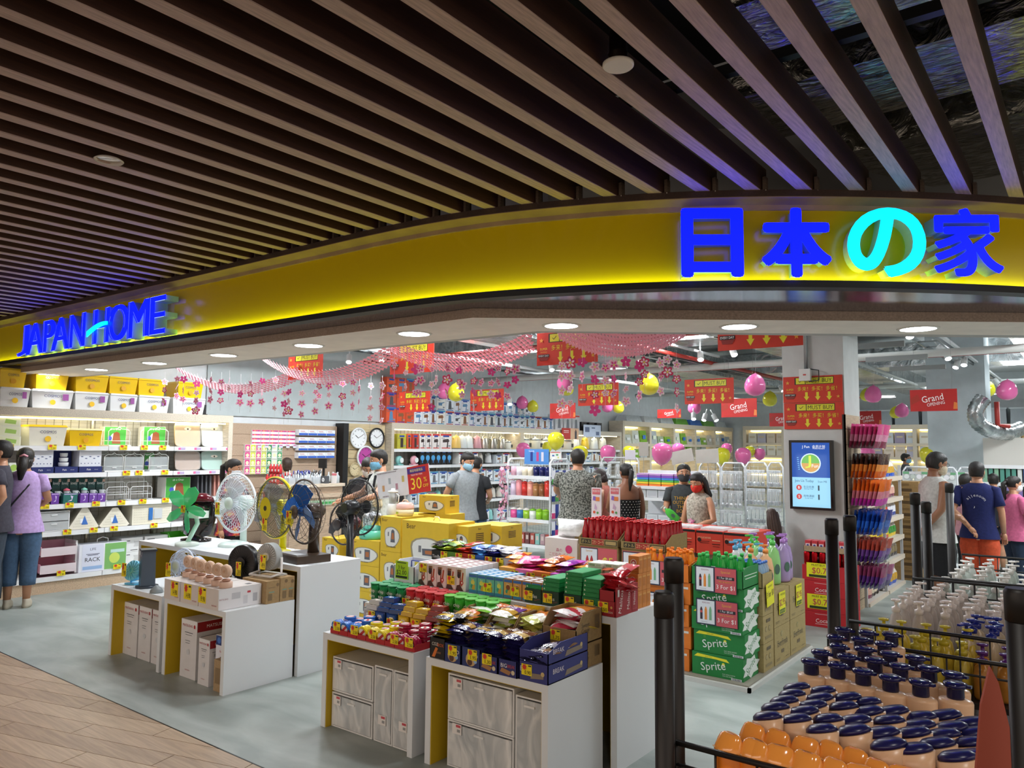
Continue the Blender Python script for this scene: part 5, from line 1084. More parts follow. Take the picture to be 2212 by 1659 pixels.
# rear rows: van houten bags, chocolate bar cartons, white green boxes
m=MB(); m.box(-2.9,3.70,z7,-2.10,3.88,z7+.09,('#c9c2b6','paper')); tag(m.build('card_riser'),'card riser beneath the orange and pink chocolate bags','tray')
VH=[('#c8381c','#e8a03a','orange'),('#d83a8a','#e86aa0','pink'),('#8a3a1c','#d8742a','brown'),('#8a3aa0','#c85ac0','purple'),('#e07a1c','#e0a03a','amber'),('#b83aa8','#d86a4a','magenta')]
for j,(c1,c2,nm) in enumerate(VH):
    x=-2.84+j*.125
    tag(carton(.118,.05,.11,c2,'paper',[('r',.5,.55,.98,.4,'#f0ece8'),('t',.5,.55,.28,'#1c1614','HOUTEN',.95),('r',.5,.15,.98,.28,c1),('c',.5,.15,.1,'#5a2a1a')]).build('chocolate_carton',loc=(x,3.665,z7+.02)),'%s chocolate carton with a HOUTEN band, %s from the left' % (nm,ORD[j]),'carton','chocolate cartons with a white band')
    pile([[c2,c1,c2],[c1,'#e8603a',c2]],.12,.16,.03,7,x,3.73,z7+.12,.02,.03,'chocolate_bag','%s foil chocolate bag lying on its carton, {o}' % nm,'candy','foil chocolate bags',None,70+j,lay=2,tilt=.2)
for j,(c1,c2,nm,lb) in enumerate((('#1c1c1a','#6a8a2a','black','TimBar'),('#5a8a2a','#c8d83a','green','TimBar'),('#c83228','#e8603a','red','Wafer'),('#2a6ac8','#5aa0e0','blue','Bar'),('#1c2466','#3a3a8a','navy','Knoppers'),('#c8ccd8','#e6e8f0','silver','Knoppers'))):
    x=-3.52+j*.115
    tag(carton(.108,.1,.1,c1,'paper',[('t',.45,.6,.2,'#e8e8e4',lb,.85),('r',.5,.2,.9,.14,c2),('p',.6,.35,[(-.2,-.08),(.2,.05),(.2,.15),(-.2,.05)],'#a8743a')]).build('bar_carton',loc=(x,3.79,z7+.06)),'%s chocolate bar carton in the rear row' % nm,'carton','bar cartons in the rear row')
    pile([[c1,c2,c1],[c2,c1,'#b8b4a8']],.10,.12,.018,9,x,3.80,z7+.165,.02,.03,'chocolate_bar','%s wrapped chocolate bar on the rear cartons, {o}' % nm,'candy','wrapped bars in the rear row',None,80+j,lay=2,tilt=.15)
m=MB(); m.box(-3.585,3.785,z7,-2.9,3.895,z7+.06,('#c9c2b6','paper')); tag(m.build('card_riser'),'card riser beneath the rear row of bar cartons','tray')
for j in range(3):
    for k in range(5): tag(carton(.09,.12,.022,'#dfe6dc','paper',[('r',.3,.5,.4,.5,'#8fae8a'),('r',.75,.5,.3,.4,'#c8d4c0')],(),[('r',.5,.5,.8,.7,'#e6ece2')]).build('candy_carton',loc=(-2.30+j*.095+.04,3.72+.02*j,z7+.091+k*.0235)),'flat white and green box, %s stack, %s up' % (ORD[j],ORD[k]),'box','flat white and green boxes')
# price tags on the snacks
TG=[(-3.50,2.933,.545,'2.50'),(-3.35,2.933,.545,'2.50'),(-3.2,2.933,.545,'2.50'),(-3.03,2.933,.545,'2.50'),(-2.92,2.933,.545,'2.50'),(-3.47,3.168,.57,'2.90'),(-3.31,3.168,.55,'2.90'),(-3.11,3.168,.57,'2.90'),(-2.93,3.168,.57,'2.90'),
      (-2.60,2.918,.56,'1.95'),(-2.47,2.918,.56,'1.95'),(-2.37,2.908,.56,'1.30'),(-2.14,2.918,.55,'0.90'),(-2.71,3.167,.55,'1.75'),(-2.33,3.167,.555,'1.75'),(-2.15,3.167,.66,'1.75'),(-3.33,3.455,.83,'1.90'),(-3.1,3.455,.78,'1.90'),(-2.82,3.455,.77,'1.45'),(-2.62,3.455,.77,'1.45'),(-2.52,3.445,.765,'3.95'),(-2.39,3.445,.765,'3.95'),(-2.25,3.445,.765,'3.95'),(-2.13,3.445,.765,'3.95'),(-2.03,3.42,.77,'1.50'),
      (-2.78,3.66,.82,'2.95'),(-2.66,3.66,.82,'2.95'),(-2.55,3.66,.82,'2.95'),(-2.4,3.66,.82,'2.95'),(-2.28,3.66,.82,'2.95'),(-3.46,3.785,.86,'1.95'),(-3.33,3.785,.86,'1.95'),(-3.22,3.785,.86,'1.95'),(-3.08,3.785,.86,'1.95'),(-2.99,3.785,.86,'1.95'),(-3.3,3.28,.65,'1.40'),(-3.05,3.28,.65,'1.40'),(-2.75,3.28,.64,'1.40')]
for i,(x,y,z,p_) in enumerate(TG): tag_at((x,y,z),'yellow price tag reading %s on the snack tables, %s of all tags there' % (p_,ORD[i]),p_,0,'price tags on the snack tables',.058,.05)
# ================================================================ yellow appliance cartons
def bear(W,D,H,pic='jug',side=True,big=False):
    blob=[(.34*math.cos(t)*(1+.12*math.sin(3*t+1)),.3*math.sin(t)*(1+.1*math.cos(2*t))) for t in [2*PI*k/20 for k in range(20)]]
    fr=[('t',.2,.9,.09,'#3a2a12','Bear',.3),('p',.55,.42,[(x*1.12,z*1.1) for x,z in blob],'#9a8f70'),('p',.55,.42,blob,'#dfe0dc'),('p',.62,.45,[(x*.55,z*.6) for x,z in PIC[pic]],'#5a5c66'),('p',.62,.45,[(x*.35,z*.3) for x,z in PIC[pic]],'#b06a3a'),('r',.4,.5,.06,.12,'#77787c'),('t',.55,.14,.05,'#3a2a12','3 in 1 Blender',.5)]
    sd=[('t',.5,.88,.07,'#3a2a12','Bear',.4)]+[('r',.5,.7-k*.07,.35,.035,'#4a3520') for k in range(5)]
    return carton(W,D,H,'#d9b52c','paper',fr,sd if side else (),[('r',.5,.5,.01,.98,'#b8962a')])
def bearY(px0,pt,px1,pb,y,D,label,pic='jug',z0=None,shrink=1):
    xc,w_,z,h=rY(px0,pt,px1,pb,y,z0); return tag(bear(w_*.985,D,h*.995,pic).build('yellow_carton',loc=(xc,y,z)),label,'carton')
YB=4.95
# three column stacks, from the floor up
def stack(px0,px1,rows,y,D,fmt,pic):
    zs=[atY((px0+px1)/2,r_,y)[1] for r_ in rows]; hh=zs[0]-zs[1]; n_=max(1,int(round(zs[0]/hh))); hh=zs[0]/n_
    xa=atY(px0,rows[0]+30,y)[0]; xb=atY(px1,rows[0]+30,y)[0]
    for k in range(n_):
        tag(bear((xb-xa)*.985,D,hh-.002,pic).build('yellow_carton',loc=((xa+xb)/2,y,.001+k*hh)),fmt % ORD[k],'carton','yellow appliance cartons stacked from the floor')
    return xa,xb,zs[0]
s1=stack(752,820,(1166,1222),YB,.3,'yellow carton in the stack left of the kettle box, %s from the floor','jug')
s2=stack(822,866,(1116,1188),YB,.3,'yellow carton in the tall narrow stack, %s from the floor','kettle')
s0=stack(695,733,(1162,1216),YB+.25,.3,'yellow carton in the rearmost left stack, %s from the floor','jug')
s3=stack(868,970,(1127,1232),YB-.1,.34,'big yellow carton with handle in the middle stack, %s from the floor','pan')
m=MB(); xm=(s3[0]+s3[1])/2; m.tube([(xm-.04,YB+.05,s3[2]),(xm-.02,YB+.05,s3[2]+.03),(xm+.02,YB+.05,s3[2]+.03),(xm+.04,YB+.05,s3[2])],.006,('#ece4c0','plastic'),5); hd=m.build('carry_handle'); tc_=[c_ for c_ in C.objects if c_.get('label','').startswith('big yellow carton')][-1]; hd.parent=tc_; hd.matrix_parent_inverse=Matrix.Translation(tc_.location).inverted()
s4=stack(972,1012,(1136,1200),YB+.0,.3,'yellow carton right of the big one, %s from the floor','kettle')
s5=stack(1018,1084,(1134,1180),YB+.35,.3,'yellow carton at the right end of the group, %s from the floor','jug')
for i,(a,b) in enumerate(((868,902),(903,940),(941,974))): bearY(a,1109,b,1124,YB+.42,.2,'yellow carton in the upper back row, %s from the left' % ORD[i],'jug',z0=.0)
bearY(905,1070,962,1108,YB+.42,.2,'yellow carton with a white bear head picture, topmost','kettle')
for i in range(4):
    for k in range(5):
        tag(carton(.17,.24,.11,'#a08355','card',[('r',.5,.5,.98,.02,'#86693f')],[('r',.5,.5,.4,.2,'#8f7448')],[('r',.5,.5,.02,.98,'#7a6038')]).build('brown_carton',loc=(-4.02+i*.175,5.6,.001+k*.112)),'small brown carton in the block behind the snacks, %s column, %s from the floor' % (ORD[i],ORD[k]),'carton','small brown cartons')
# small appliances on the yellow cartons
def onB(px,py,z): x,y=G(px,py,z); return (x,y,z)
o=thing('egg_cooker','small pink and cream lunch cooker on a yellow carton','cooker',(s2[1]+.10,YB+.1,s2[2]+.002)); m=MB(); m.lathe([(.07,0),(.082,.02),(.084,.06)],('#e9dfb8','gloss'),22); m.rect((-.02,-.083,.03),X_,Z_,.03,.02,'#a8b83a'); m.build('base',o)
m=MB(); m.lathe([(.084,.06),(.085,.075),(.078,.11),(.05,.125),(.004,.13)],('#e3b8ae','gloss'),22); m.tube([(-.04,0,.125),(-.02,0,.145),(.02,0,.145),(.04,0,.125)],.006,('#e9c9a8','plastic'),6); m.build('lid',o)
o.location=(atY(875,1110,YB+.15)[0],YB+.15,atY(875,1114,YB+.15)[1])
def blender(label,px,pb,pt,y,c1='#e3e4e0',jug='#cfd4d4'):
    x,z=atY(px,pb,y); h=atY(px,pt,y)[1]-z; o=thing('blender',label,'blender',(x,y,z)); m=MB(); m.lathe([(.055,0),(.06,.01),(.05,h*.38),(.04,h*.42)],(c1,'plastic'),16); m.build('base',o)
    m=MB(); m.lathe([(.035,h*.42),(.045,h*.85)],mat(jug,'clear',.5),14); m.build('jug',o)
    m=MB(); m.lathe([(.05,h*.85),(.05,h*.9),(.02,h*.93),(.018,h),(.002,h)],(c1,'plastic'),14); m.tube([(.045,0,h*.8),(.08,0,h*.75),(.075,0,h*.5),(.04,0,h*.45)],.007,(c1,'plastic'),6); m.build('lid',o)
    return o
blender('white juicer with clear jug left of the pink cooker',848,1112,1055,YB+.2)
blender('cream and beige tall blender behind the fan',816,1094,1048,YB+.5,'#d8c9a8','#b8a888')
def steel_kettle(px,pb,y,s,lb): x,z=atY(px,pb,y); o=kettle('#c9ccce','#8a8c8e',.1*s,.2*s).build('kettle',loc=(x,y,z)); tag(o,lb,'kettle'); return o
x,z=atY(801,1145,YB+.1)[0],s1[2]+.002
o=thing('steam_cooker','steel pot on a turquoise base beside the black stand fan','cooker',(x,YB+.12,z)); m=MB(); m.lathe([(.12,0),(.125,.02),(.12,.08)],('#62c8ae','plastic'),22); m.rect((.02,-.122,.04),X_,Z_,.02,.03,'#2f7a68'); m.build('base',o)
m=MB(); m.lathe([(.1,.08),(.1,.2),(.104,.205)],('#c4c8ca','chrome'),22); m.build('pot',o); m=MB(); m.lathe([(.103,.205),(.08,.235),(.02,.25),(.018,.27),(.03,.28),(.002,.285)],('#c9cdd0','metal'),20); m.build('lid',o)
# 30% off board on a post
x0,z0=atY(812,1080,YB+.1); o=thing('promotion_board','white slanted promotion board reading 30% OFF on red','sign',(0,0,0)); yy=YB+.3
P4=[atY(812,1066,yy),atY(931,1055,yy),atY(926,1014,yy),atY(805,1037,yy)]
ang=math.atan2(P4[1][1]-P4[0][1],P4[1][0]-P4[0][0]); ang=R(9); o.location=((P4[0][0]+P4[1][0])/2,yy,(P4[0][1]+P4[2][1])/2); Wb=.72; Hb=.26
o.rotation_euler=(0,-ang,0); m=MB(); m.box(-Wb/2,0,-Hb/2,Wb/2,.006,Hb/2,('#dfe0e6','paper'))
m.rect((Wb*.30,0,0),X_,Z_,Wb*.40,Hb,'#c42a26',.001); m.rect((Wb*.27,0,Hb*.33),X_,Z_,Wb*.34,Hb*.2,'#4a2a86',.0016); m.text('精选电器用品',(Wb*.27,0,Hb*.34),X_,Z_,.02,'#f4e9a8',off=.0024,wmax=.22); m.text('*SELECTED ITEMS',(Wb*.27,0,Hb*.18),X_,Z_,.014,'#f4f0f0',off=.0024)
m.text('30',(Wb*.25,0,-Hb*.14),X_,Z_,.11,'#f0d83a',off=.0024); m.text('%',(Wb*.42,0,-Hb*.04),X_,Z_,.045,'#f0d83a',off=.0024); m.text('OFF',(Wb*.42,0,-Hb*.26),X_,Z_,.03,'#f0d83a',off=.0024)
for q in range(4): m.poly([(PIC['jug'][k][0]*.1,PIC['jug'][k][1]*.09) for k in range(4)],(-Wb*(.38-.13*q),0,Hb*(.12 if q % 2 else -.12)),X_,Z_,('#c89a6a','#a8b0b8','#b88a9a','#c8b86a')[q],.0016)
for q in range(16): m.poly([(-.006,-.006),(.002,-.006),(.006,.006),(-.002,.006)],(-Wb*.47+q*.017,0,Hb*.44),X_,Z_,'#5a3a3a',.0016); m.poly([(-.006,-.006),(.002,-.006),(.006,.006),(-.002,.006)],(-Wb*.4+q*.015,0,-Hb*.44),X_,Z_,'#5a3a3a',.0016)
m.build('board',o); m=MB(); m.box(-.01,.007,-Hb/2-.14,.01,.012,-Hb/2+.02,mat('#dfe4e6','clear',.5)); m.build('post',o)
# ================================================================ middle gondola with cups
GX0,GX1,GYF=-6.98,-6.22,9.0
gd=thing('shelf_unit','white metal gondola of cups and mugs with a wire side, middle of the shop','shelf',(GX0,GYF,0)); W=GX1-GX0
for x in (0,W): m=MB(); m.tube([(x,.02,0),(x,.02,1.38),(x,.08,1.43),(x,.45,1.43),(x,.5,1.38),(x,.5,0)],.014,('#e6e9ec','plastic'),6); m.build('end_frame',gd)
for z in (.2,.56,.89,1.18):
    m=MB(); m.box(.01,.02,z-.03,W-.01,.5,z,('#e3e6ea','satin')); m.box(.01,0,z-.04,W-.01,.02,z+.006,('#eef0f3','plastic')); m.build('shelf_board',gd)
m=MB()
for k in range(14): m.tube([(.02+k*(W-.04)/13,.48,.1),(.02+k*(W-.04)/13,.48,1.4)],.002,'#cfd4d8',3)
for k in range(26): m.tube([(0,.48,.12+k*.05),(W,.48,.12+k*.05)],.002,'#cfd4d8',3)
for k in range(10): m.tube([(-.01,.02+k*.05,.05),(-.01,.02+k*.05,1.4)],.002,'#cfd4d8',3)
for k in range(26): m.tube([(-.01,.02,.12+k*.05),(-.01,.5,.12+k*.05)],.002,'#cfd4d8',3)
tag(m.build('wire_mesh',gd),kind='stuff')
def cup(c1,r=.045,h=.1,lid=None,handle=True):
    m=MB(); m.lathe([(r*.85,0),(r,.01),(r,h),(r*.92,h),(r*.9,h*.9)],(c1,'gloss'),14,cap=False); m.disc((0,0,.004),X_,Y_,r*.85,c1)
    if handle: m.tube([(r,0,h*.25),(r*1.5,0,h*.35),(r*1.5,0,h*.7),(r,0,h*.8)],.005,(c1,'gloss'),5)
    if lid: m.lathe([(r*1.04,h),(r*1.04,h+.012),(r*.3,h+.03),(.004,h+.035)],(lid,'gloss'),14)
    return m
rr=random.Random(9)
gy=GYF+.06
for i,c_ in enumerate(('#d8c8dc','#e89aa0','#c8342e','#e8a090','#a8784a','#8a5a38','#c83a30')):
    tag(cup(c_,.05,rr.choice([.16,.18,.2]),c_,False).build('flask',loc=(GX0+.08+i*.102,gy,.895)),'coloured upright flask on the middle gondola, third shelf, %s from the left' % ORD[i],'flask','flasks on the middle gondola')
for i,(c_,l_) in enumerate((('#e85a9a','#f0efe8'),('#3f7ab8','#eeeae0'),('#9ac83a','#eeeae0'),('#e8ece6','#7ab83a'),('#8fc82c','#8fc82c'),('#7ab02c','#8fc82c'))):
    tag(cup(c_,.055,.12,l_).build('lidded_pail',loc=(GX0+.09+i*.115,gy,.567)),'lidded pail on the middle gondola, second shelf, %s from the left' % ORD[i],'container','pails on the middle gondola')
for i in range(7): tag(cup(('#d8a8b8','#e6e2ea','#e6ddc6','#e6ddc6','#1c2258','#1c2258','#1c2258')[i],.046,.13,None,False).build('mug',loc=(GX0+.08+i*.102,gy,1.187)),'%s mug on the top shelf of the middle gondola, %s from the left' % (('pink','white','cream','cream','navy','navy','navy')[i],ORD[i]),'mug','mugs on the middle gondola')
for i in range(8): tag(carton(.07,.12,.15,rr.choice(['#8fc8c0','#d8b0a0','#b89aa0','#7a4a4a','#b85a50']),'plastic',[('r',.5,.6,.6,.4,'#d8c8c0')]).build('lunch_box',loc=(GX0+.06+i*.09,gy,.207)),'upright lunch box on the lowest gondola shelf, %s from the left' % ORD[i],'box','lunch boxes on the lowest shelf')
for i,(px,c_,t_) in enumerate(((1140,'#4f8fd8','TRAVEL'),(1195,'#e9ece8','NEW'))):
    xc,w_,z,h=rY((1133,1188)[i],(970,976)[i],(1185,1212)[i],1003,GYF+.1,1.43 if i else None)
    tag(carton(w_,.01,h,c_,'paper',[('r',.3,.5,.1,.6,'#2a3a8c'),('r',.55,.5,.1,.6,'#c04a8a'),('r',.75,.5,.1,.6,'#d8d8e8'),('t',.3,.85,.1,'#ffffff',t_,.4)] if not i else [('r',.5,.92,.9,.1,'#c8403a'),('r',.3,.5,.2,.2,'#3a6ab0'),('r',.65,.6,.2,.2,'#3a9a5a'),('c',.75,.25,.1,'#c8c83a')]).build('header_card',loc=(xc,GYF+.1,z)),('blue picture header board','white header board with a red stripe')[i]+' above the middle gondola','sign')
for i in range(3): tag(carton(.12,.1,.12,'#e6e8ea','paper',[('r',.5,.5,.5,.4,'#c0c4cc')]).build('white_carton',loc=(GX0+.28+i*.14,GYF+.2,1.187)),'white carton behind the mugs on the gondola, %s' % ORD[i],'carton')
# pink blossom branch on the gondola side
bl=thing('blossom_branch','trailing artificial branch of pink blossom on the gondola corner','artificial flowers',(GX0-.04,GYF-.02,0)); m=MB(); m.tube([(0,0,1.3),(-.03,0,1.1),(.02,0,.9),(-.03,0,.7),(-.08,0,.5)],.006,'#7a5a4a',5); m.build('stem',bl)
def flower(r,c1,c2=None,petals=5,th=.002):
    m=MB()
    for k in range(petals):
        a=2*PI*k/petals; pl=[]
        for q in range(8): t=2*PI*q/8; x=r*.55+r*.45*math.cos(t); y=r*.34*math.sin(t); pl.append((x*math.cos(a)-y*math.sin(a),x*math.sin(a)+y*math.cos(a)))
        m.plate(pl,(0,th*.1*k,0),X_,Z_,th,(c1,'paper'))
    if c2:
        for k in range(petals):
            a=2*PI*k/petals; pl=[]
            for q in range(6): t=2*PI*q/6; x=r*.42+r*.26*math.cos(t); y=r*.17*math.sin(t); pl.append((x*math.cos(a)-y*math.sin(a),x*math.sin(a)+y*math.cos(a)))
            m.plate(pl,(0,-th*1.3,0),X_,Z_,th*.6,(c2,'paper'))
        m.disc((0,-th*1.6,0),X_,Z_,r*.16,'#e8d84a',8,.0006)
    return m
fm=flower(.035,'#e98fb8','#f6d6e4').build('blossom',bl); fm.location=(0,-.02,1.25)
for k in range(44):
    t=k/44; z=1.3-.8*t; x=(-.03*math.sin(t*9))+rr.uniform(-.06,.06); c_=fm.copy(); C.objects.link(c_); c_.parent=bl; c_.location=(x,rr.uniform(-.05,.03),z); c_.rotation_euler=(rr.uniform(-.8,.8),rr.uniform(0,3),rr.uniform(-.8,.8)); c_.scale=[rr.uniform(.6,1.1)]*3
# side of gondola: hanging blue packs facing +x
for k in range(4):
    for j in range(5):
        m=bag(.09,.2,.02,[('#2a3a8c','#d83a7a','#1f2f7a','#4a9a4a','#2a3a8c')[(j+k) % 5],('#e8e8f0','#2a3a8c')[j % 2]],'plastic',seed=k*7+j,nx=4,nz=5)
        tag(m.build('hanging_pack',loc=(GX1+.04,GYF+.05+j*.09,.35+k*.24),rz=Q),'hanging cleaning pack on the gondola side, %s row from the floor, %s along' % (ORD[k],ORD[j]),'pack','hanging packs on the gondola side')
# ================================================================ wire racks of utensils, further back
def wire_rack(label,x0,x1,y,H,rz=0,cat='rack'):
    t=thing('wire_rack',label,cat,(x0,y,0),rz); W=x1-x0
    for x in (0,W): m=MB(); m.tube([(x,0,0),(x,0,H-.06),(x+(.04 if x == 0 else -.04),0,H)],.012,('#dfe2e5','plastic'),6); m.build('post',t)
    m=MB(); m.tube([(.04,0,H),(W-.04,0,H)],.012,('#dfe2e5','plastic'),6); m.build('top_rail',t)
    m=MB(); z=.1
    while z < H: m.tube([(0,0,z),(W,0,z)],.003,'#c6cacd',3); z += .06
    x=.05
    while x < W: m.tube([(x,.004,.05),(x,.004,H)],.002,'#c6cacd',3); x += .06
    tag(m.build('wire_mesh',t),kind='stuff'); m=MB(); m.box(0,-.25,.1,W,.02,.13,('#dfe2e5','satin')); m.build('base_shelf',t)
    return t
def hang_row(x0,x1,n,y,z,maker,name,fmt,cat,group,rz=0,protos=3,along='x'):
    P=[maker(k).build(name) for k in range(protos)]
    for k in range(n):
        o=P[k] if k < protos else P[k % protos].copy()
        if k >= protos: C.objects.link(o)
        u=x0+(x1-x0)*k/max(1,n-1); o.location=(u,y,z) if along == 'x' else (y,u,z); o.rotation_euler=(rr.uniform(-.05,.05),0,rz+rr.uniform(-.2,.2)); tag(o,fmt.format(o=ORD[k]),cat,group)
def utensil(k):
    m=MB(); c_=['#b9bec2','#a9adb2','#d5d8da'][k % 3]; m.box(-.03,0,-.04,.03,.001,0,('#dfe2e4','paper')); m.tube([(0,-.004,-.04),(0,-.006,-.16)],.005,(c_,'metal'),5); m.sphere((0,-.008,-.19),.028,(c_,'metal'),8,5,(1,.3,1.2)); m.box(-.034,-.02,-.22,.034,0,-.01,mat('#e6eaec','clear',.25)); return m
for ri,(px0,px1,y,H) in enumerate(((1512,1556,9.6,1.42),(1560,1610,9.6,1.42),(1612,1658,10.4,1.42),(1660,1692,10.4,1.42),(1300,1380,10.6,1.45))):
    xa=atY(px0,1050,y)[0]; xb=atY(px1,1050,y)[0]; wire_rack('white wire rack of silvery hanging utensils, %s from the left' % ORD[ri],xa,xb,y,H)
    for k in range(5):
        hang_row(xa+.04,xb-.04,5,y-.07,H-.1-k*.25,utensil,'hanging_utensil','silver utensil card on the %s wire rack, %s row, {o} along' % (ORD[ri],ORD[k]),'utensil','silver utensils on wire racks')
# shelf of clear and rainbow boxes
xa=atY(1366,1050,9.2)[0]; xb=atY(1475,1050,9.2)[0]; W=xb-xa
g2=thing('shelf_unit','white gondola with rainbow drawers and clear boxes behind the shoppers','shelf',(xa,9.2,0))
for z in (.3,.62,.95,1.1): m=MB(); m.box(0,0,z-.04,W,.45,z,('#e6e9ec','plastic')); m.build('shelf_board',g2)
m=MB(); m.box(0,.45,0,W,.47,1.3,('#dfe2e6','satin')); m.build('back_panel',g2)
for i in range(4):
    t=thing('rainbow_drawers','small rainbow striped drawer box, %s from the left' % ORD[i],'drawer',(xa+.13+i*W/4,9.24,1.101),group='rainbow drawer boxes')
    for k,c_ in enumerate(('#e0783a','#e8c83a','#5ab85a','#4a8ad8','#8a5ac8','#c8a0d8')): m=MB(); m.box(-.085,0,k*.028,.085,.2,k*.028+.025,(c_,'plastic')); m.build('drawer',t)
for i in range(4):
    for k in range(3): tag(carton(.16,.2,.1,'#d6dadd','plastic',[('r',.5,.5,.8,.6,'#c4c9ce')]).build('clear_box',loc=(xa+.1+i*.17,9.24,.951-k*.325)),'pale clear box below the rainbow drawers, %s from the left, %s shelf down' % (ORD[i],ORD[k]),'box','clear boxes on the rainbow gondola')
# tilted grey boards above
for i,(px0,px1,pt,pb,tl) in enumerate(((1350,1372,972,992,0),(1452,1500,972,1000,12),(1504,1553,970,1000,8),(1380,1400,955,985,0))):
    xc,w_,z,h=rY(px0,pt,px1,pb,9.3); m=MB(); m.box(-w_/2,0,0,w_/2,.008,h,('#dcdbe6' if i == 0 else '#b9b6ae','paper')); m.box(-.004,.003,-.3,.004,.006,0,('#c0c0c0','metal')); tag(m.build('sign_board',loc=(xc,9.3,z),rot=(0,R(-tl)*(1 if i == 1 else .5),0)),'blank %s sign board on a stem above the shelves, %s from the left' % ('lilac' if i == 0 else 'grey',ORD[i]),'sign')
# ================================================================ drinks island
m=MB(); m.box(-2.80,5.07,0,-1.90,6.45,.04,('#8c8778','satin')); m.box(-2.82,5.05,0,-1.88,5.07,.03,'#c9c9c4'); m.box(-1.90,5.05,0,-1.88,6.45,.03,'#c9c9c4'); tag(m.build('pallet_base'),'low flat pallet base with pale edge under the drink cartons','pallet')
FY0=5.12
def burst(r,n=7): return [((r if k % 2 == 0 else r*.72)*math.cos(PI*k/n+.2)*(1.1 if k % 4 else 1.3),(r if k % 2 == 0 else r*.72)*math.sin(PI*k/n+.2)) for k in range(2*n)]
SPF=[('p',.38,.8,[(-.34,.0),(-.27,.14),(.3,.06),(.36,-.08),(.1,-.01),(-.1,-.0),(-.18,.0)],'#e6dc2a'),('c',.22,.72,.07,'#3f8a2a'),('t',.33,.86,.05,'#3a6a1c','lemon lime',.3),('c',.62,.62,.07,'#e6dc2a'),('s',.42,.42,.36,'#e4e8e4','Sprite',.72,10),('t',.72,.2,.05,'#d8e4d8','CUC SANG KHOAI',.34),('t',.7,.12,.05,'#d8e4d8','CUC DA KHAT',.3),('r',.87,.05,.2,.1,'#d8dce0')]+[('r',.8+.02*k,.05,.01,.07,'#3a3a3a') for k in range(8)]
SPS=[('p',.5,.5,burst(.5),'#dfe6df'),('s',.5,.5,.34,'#1f7a3a','Sprite',.85,24)]
FNF=[('c',.7,.7,.15,'#2a3a8c'),('t',.7,.7,.14,'#f4f0ea','FANTA',.4),('r',.9,.75,.12,.1,'#d8d4cc'),('r',.6,.3,.5,.02,'#e8c090'),('r',.6,.24,.46,.02,'#e8c090'),('r',.6,.18,.5,.02,'#e8c090')]
XS,XF=(-2.315,-1.945),(-2.72,-2.335)
zc=[.041+k*.153 for k in range(6)]
for k in range(5):
    for nm,(xa,xb),col,fr,sd in (('green',XS,'#177a35',SPF,SPS),('orange',XF,'#d8741c',FNF,[('r',.5,.5,.1,.4,'#3a2a1c')])):
        lab='%s drink carton in the %s, %s from the floor' % (nm,'right stack' if nm == 'green' else 'left stack',ORD[k])
        if k == 4: tray_box(lab+', open with bottles',xa,xb,FY0,FY0+.30,zc[4],.14,col,.12,fr=fr[-1:] if nm == 'green' else (),sd=[('r',.5,.6,.8,.04,'#cfe0cf'),('r',.5,.45,.7,.04,'#cfe0cf')] if nm == 'green' else (),kind='paper')
        else: tag(carton(xb-xa-.004,.28,.15,col,'paper',fr,sd).build('drink_carton',loc=((xa+xb)/2+(.006 if k % 2 else -.004),FY0+.01*(k % 2),zc[k])),lab,'carton')
def soda(col,cap,kind='clear',lab='#e4ece4'):
    m=MB(); m.lathe([(.022,0),(.026,.01),(.026,.06),(.024,.08),(.027,.11),(.022,.14),(.012,.175),(.011,.185)],mat(col,'clear',.85) if kind == 'clear' else (col,'gloss'),12); m.lathe([(.014,.182),(.014,.2),(.011,.203)],(cap,'plastic'),10)
    m.lathe([(.0268,.075),(.0275,.105)],(lab,'paper'),12,cap=False); return m
def crate_bottles(col,cap,x0,x1,y0,y1,z,nx_,ny_,name,fmt,group,kind='clear',lab='#e4ece4',skip=0,build=None):
    p=(build or soda(col,cap,kind,lab)).build(name); tag(p,'x','bottle',group); q=0; r=random.Random(nx_)
    for j in range(ny_):
        for i in range(nx_):
            if r.random() < skip: continue
            o=p if q == 0 else p.copy()
            if q: C.objects.link(o)
            q += 1; o.location=(x0+(x1-x0)*(i+.5)/nx_,y0+(y1-y0)*(j+.5)/ny_,z); o.rotation_euler=(0,0,r.uniform(0,6)); o['label']=fmt % (ORD[i],ORD[j])
crate_bottles('#1f9a3a','#3fb85a',XS[0]+.01,XS[1]-.01,FY0+.02,FY0+.28,zc[4]+.006,6,4,'soda_bottle','green soda bottle in the open green carton, %s from the left, %s row','green soda bottles',skip=.45)
crate_bottles('#e8841c','#e87a1c',XF[0]+.01,XF[1]-.01,FY0+.02,FY0+.28,zc[4]+.006,7,4,'soda_bottle','orange soda bottle in the open orange carton, %s from the left, %s row','orange soda bottles',lab='#e89a7a',skip=.3)
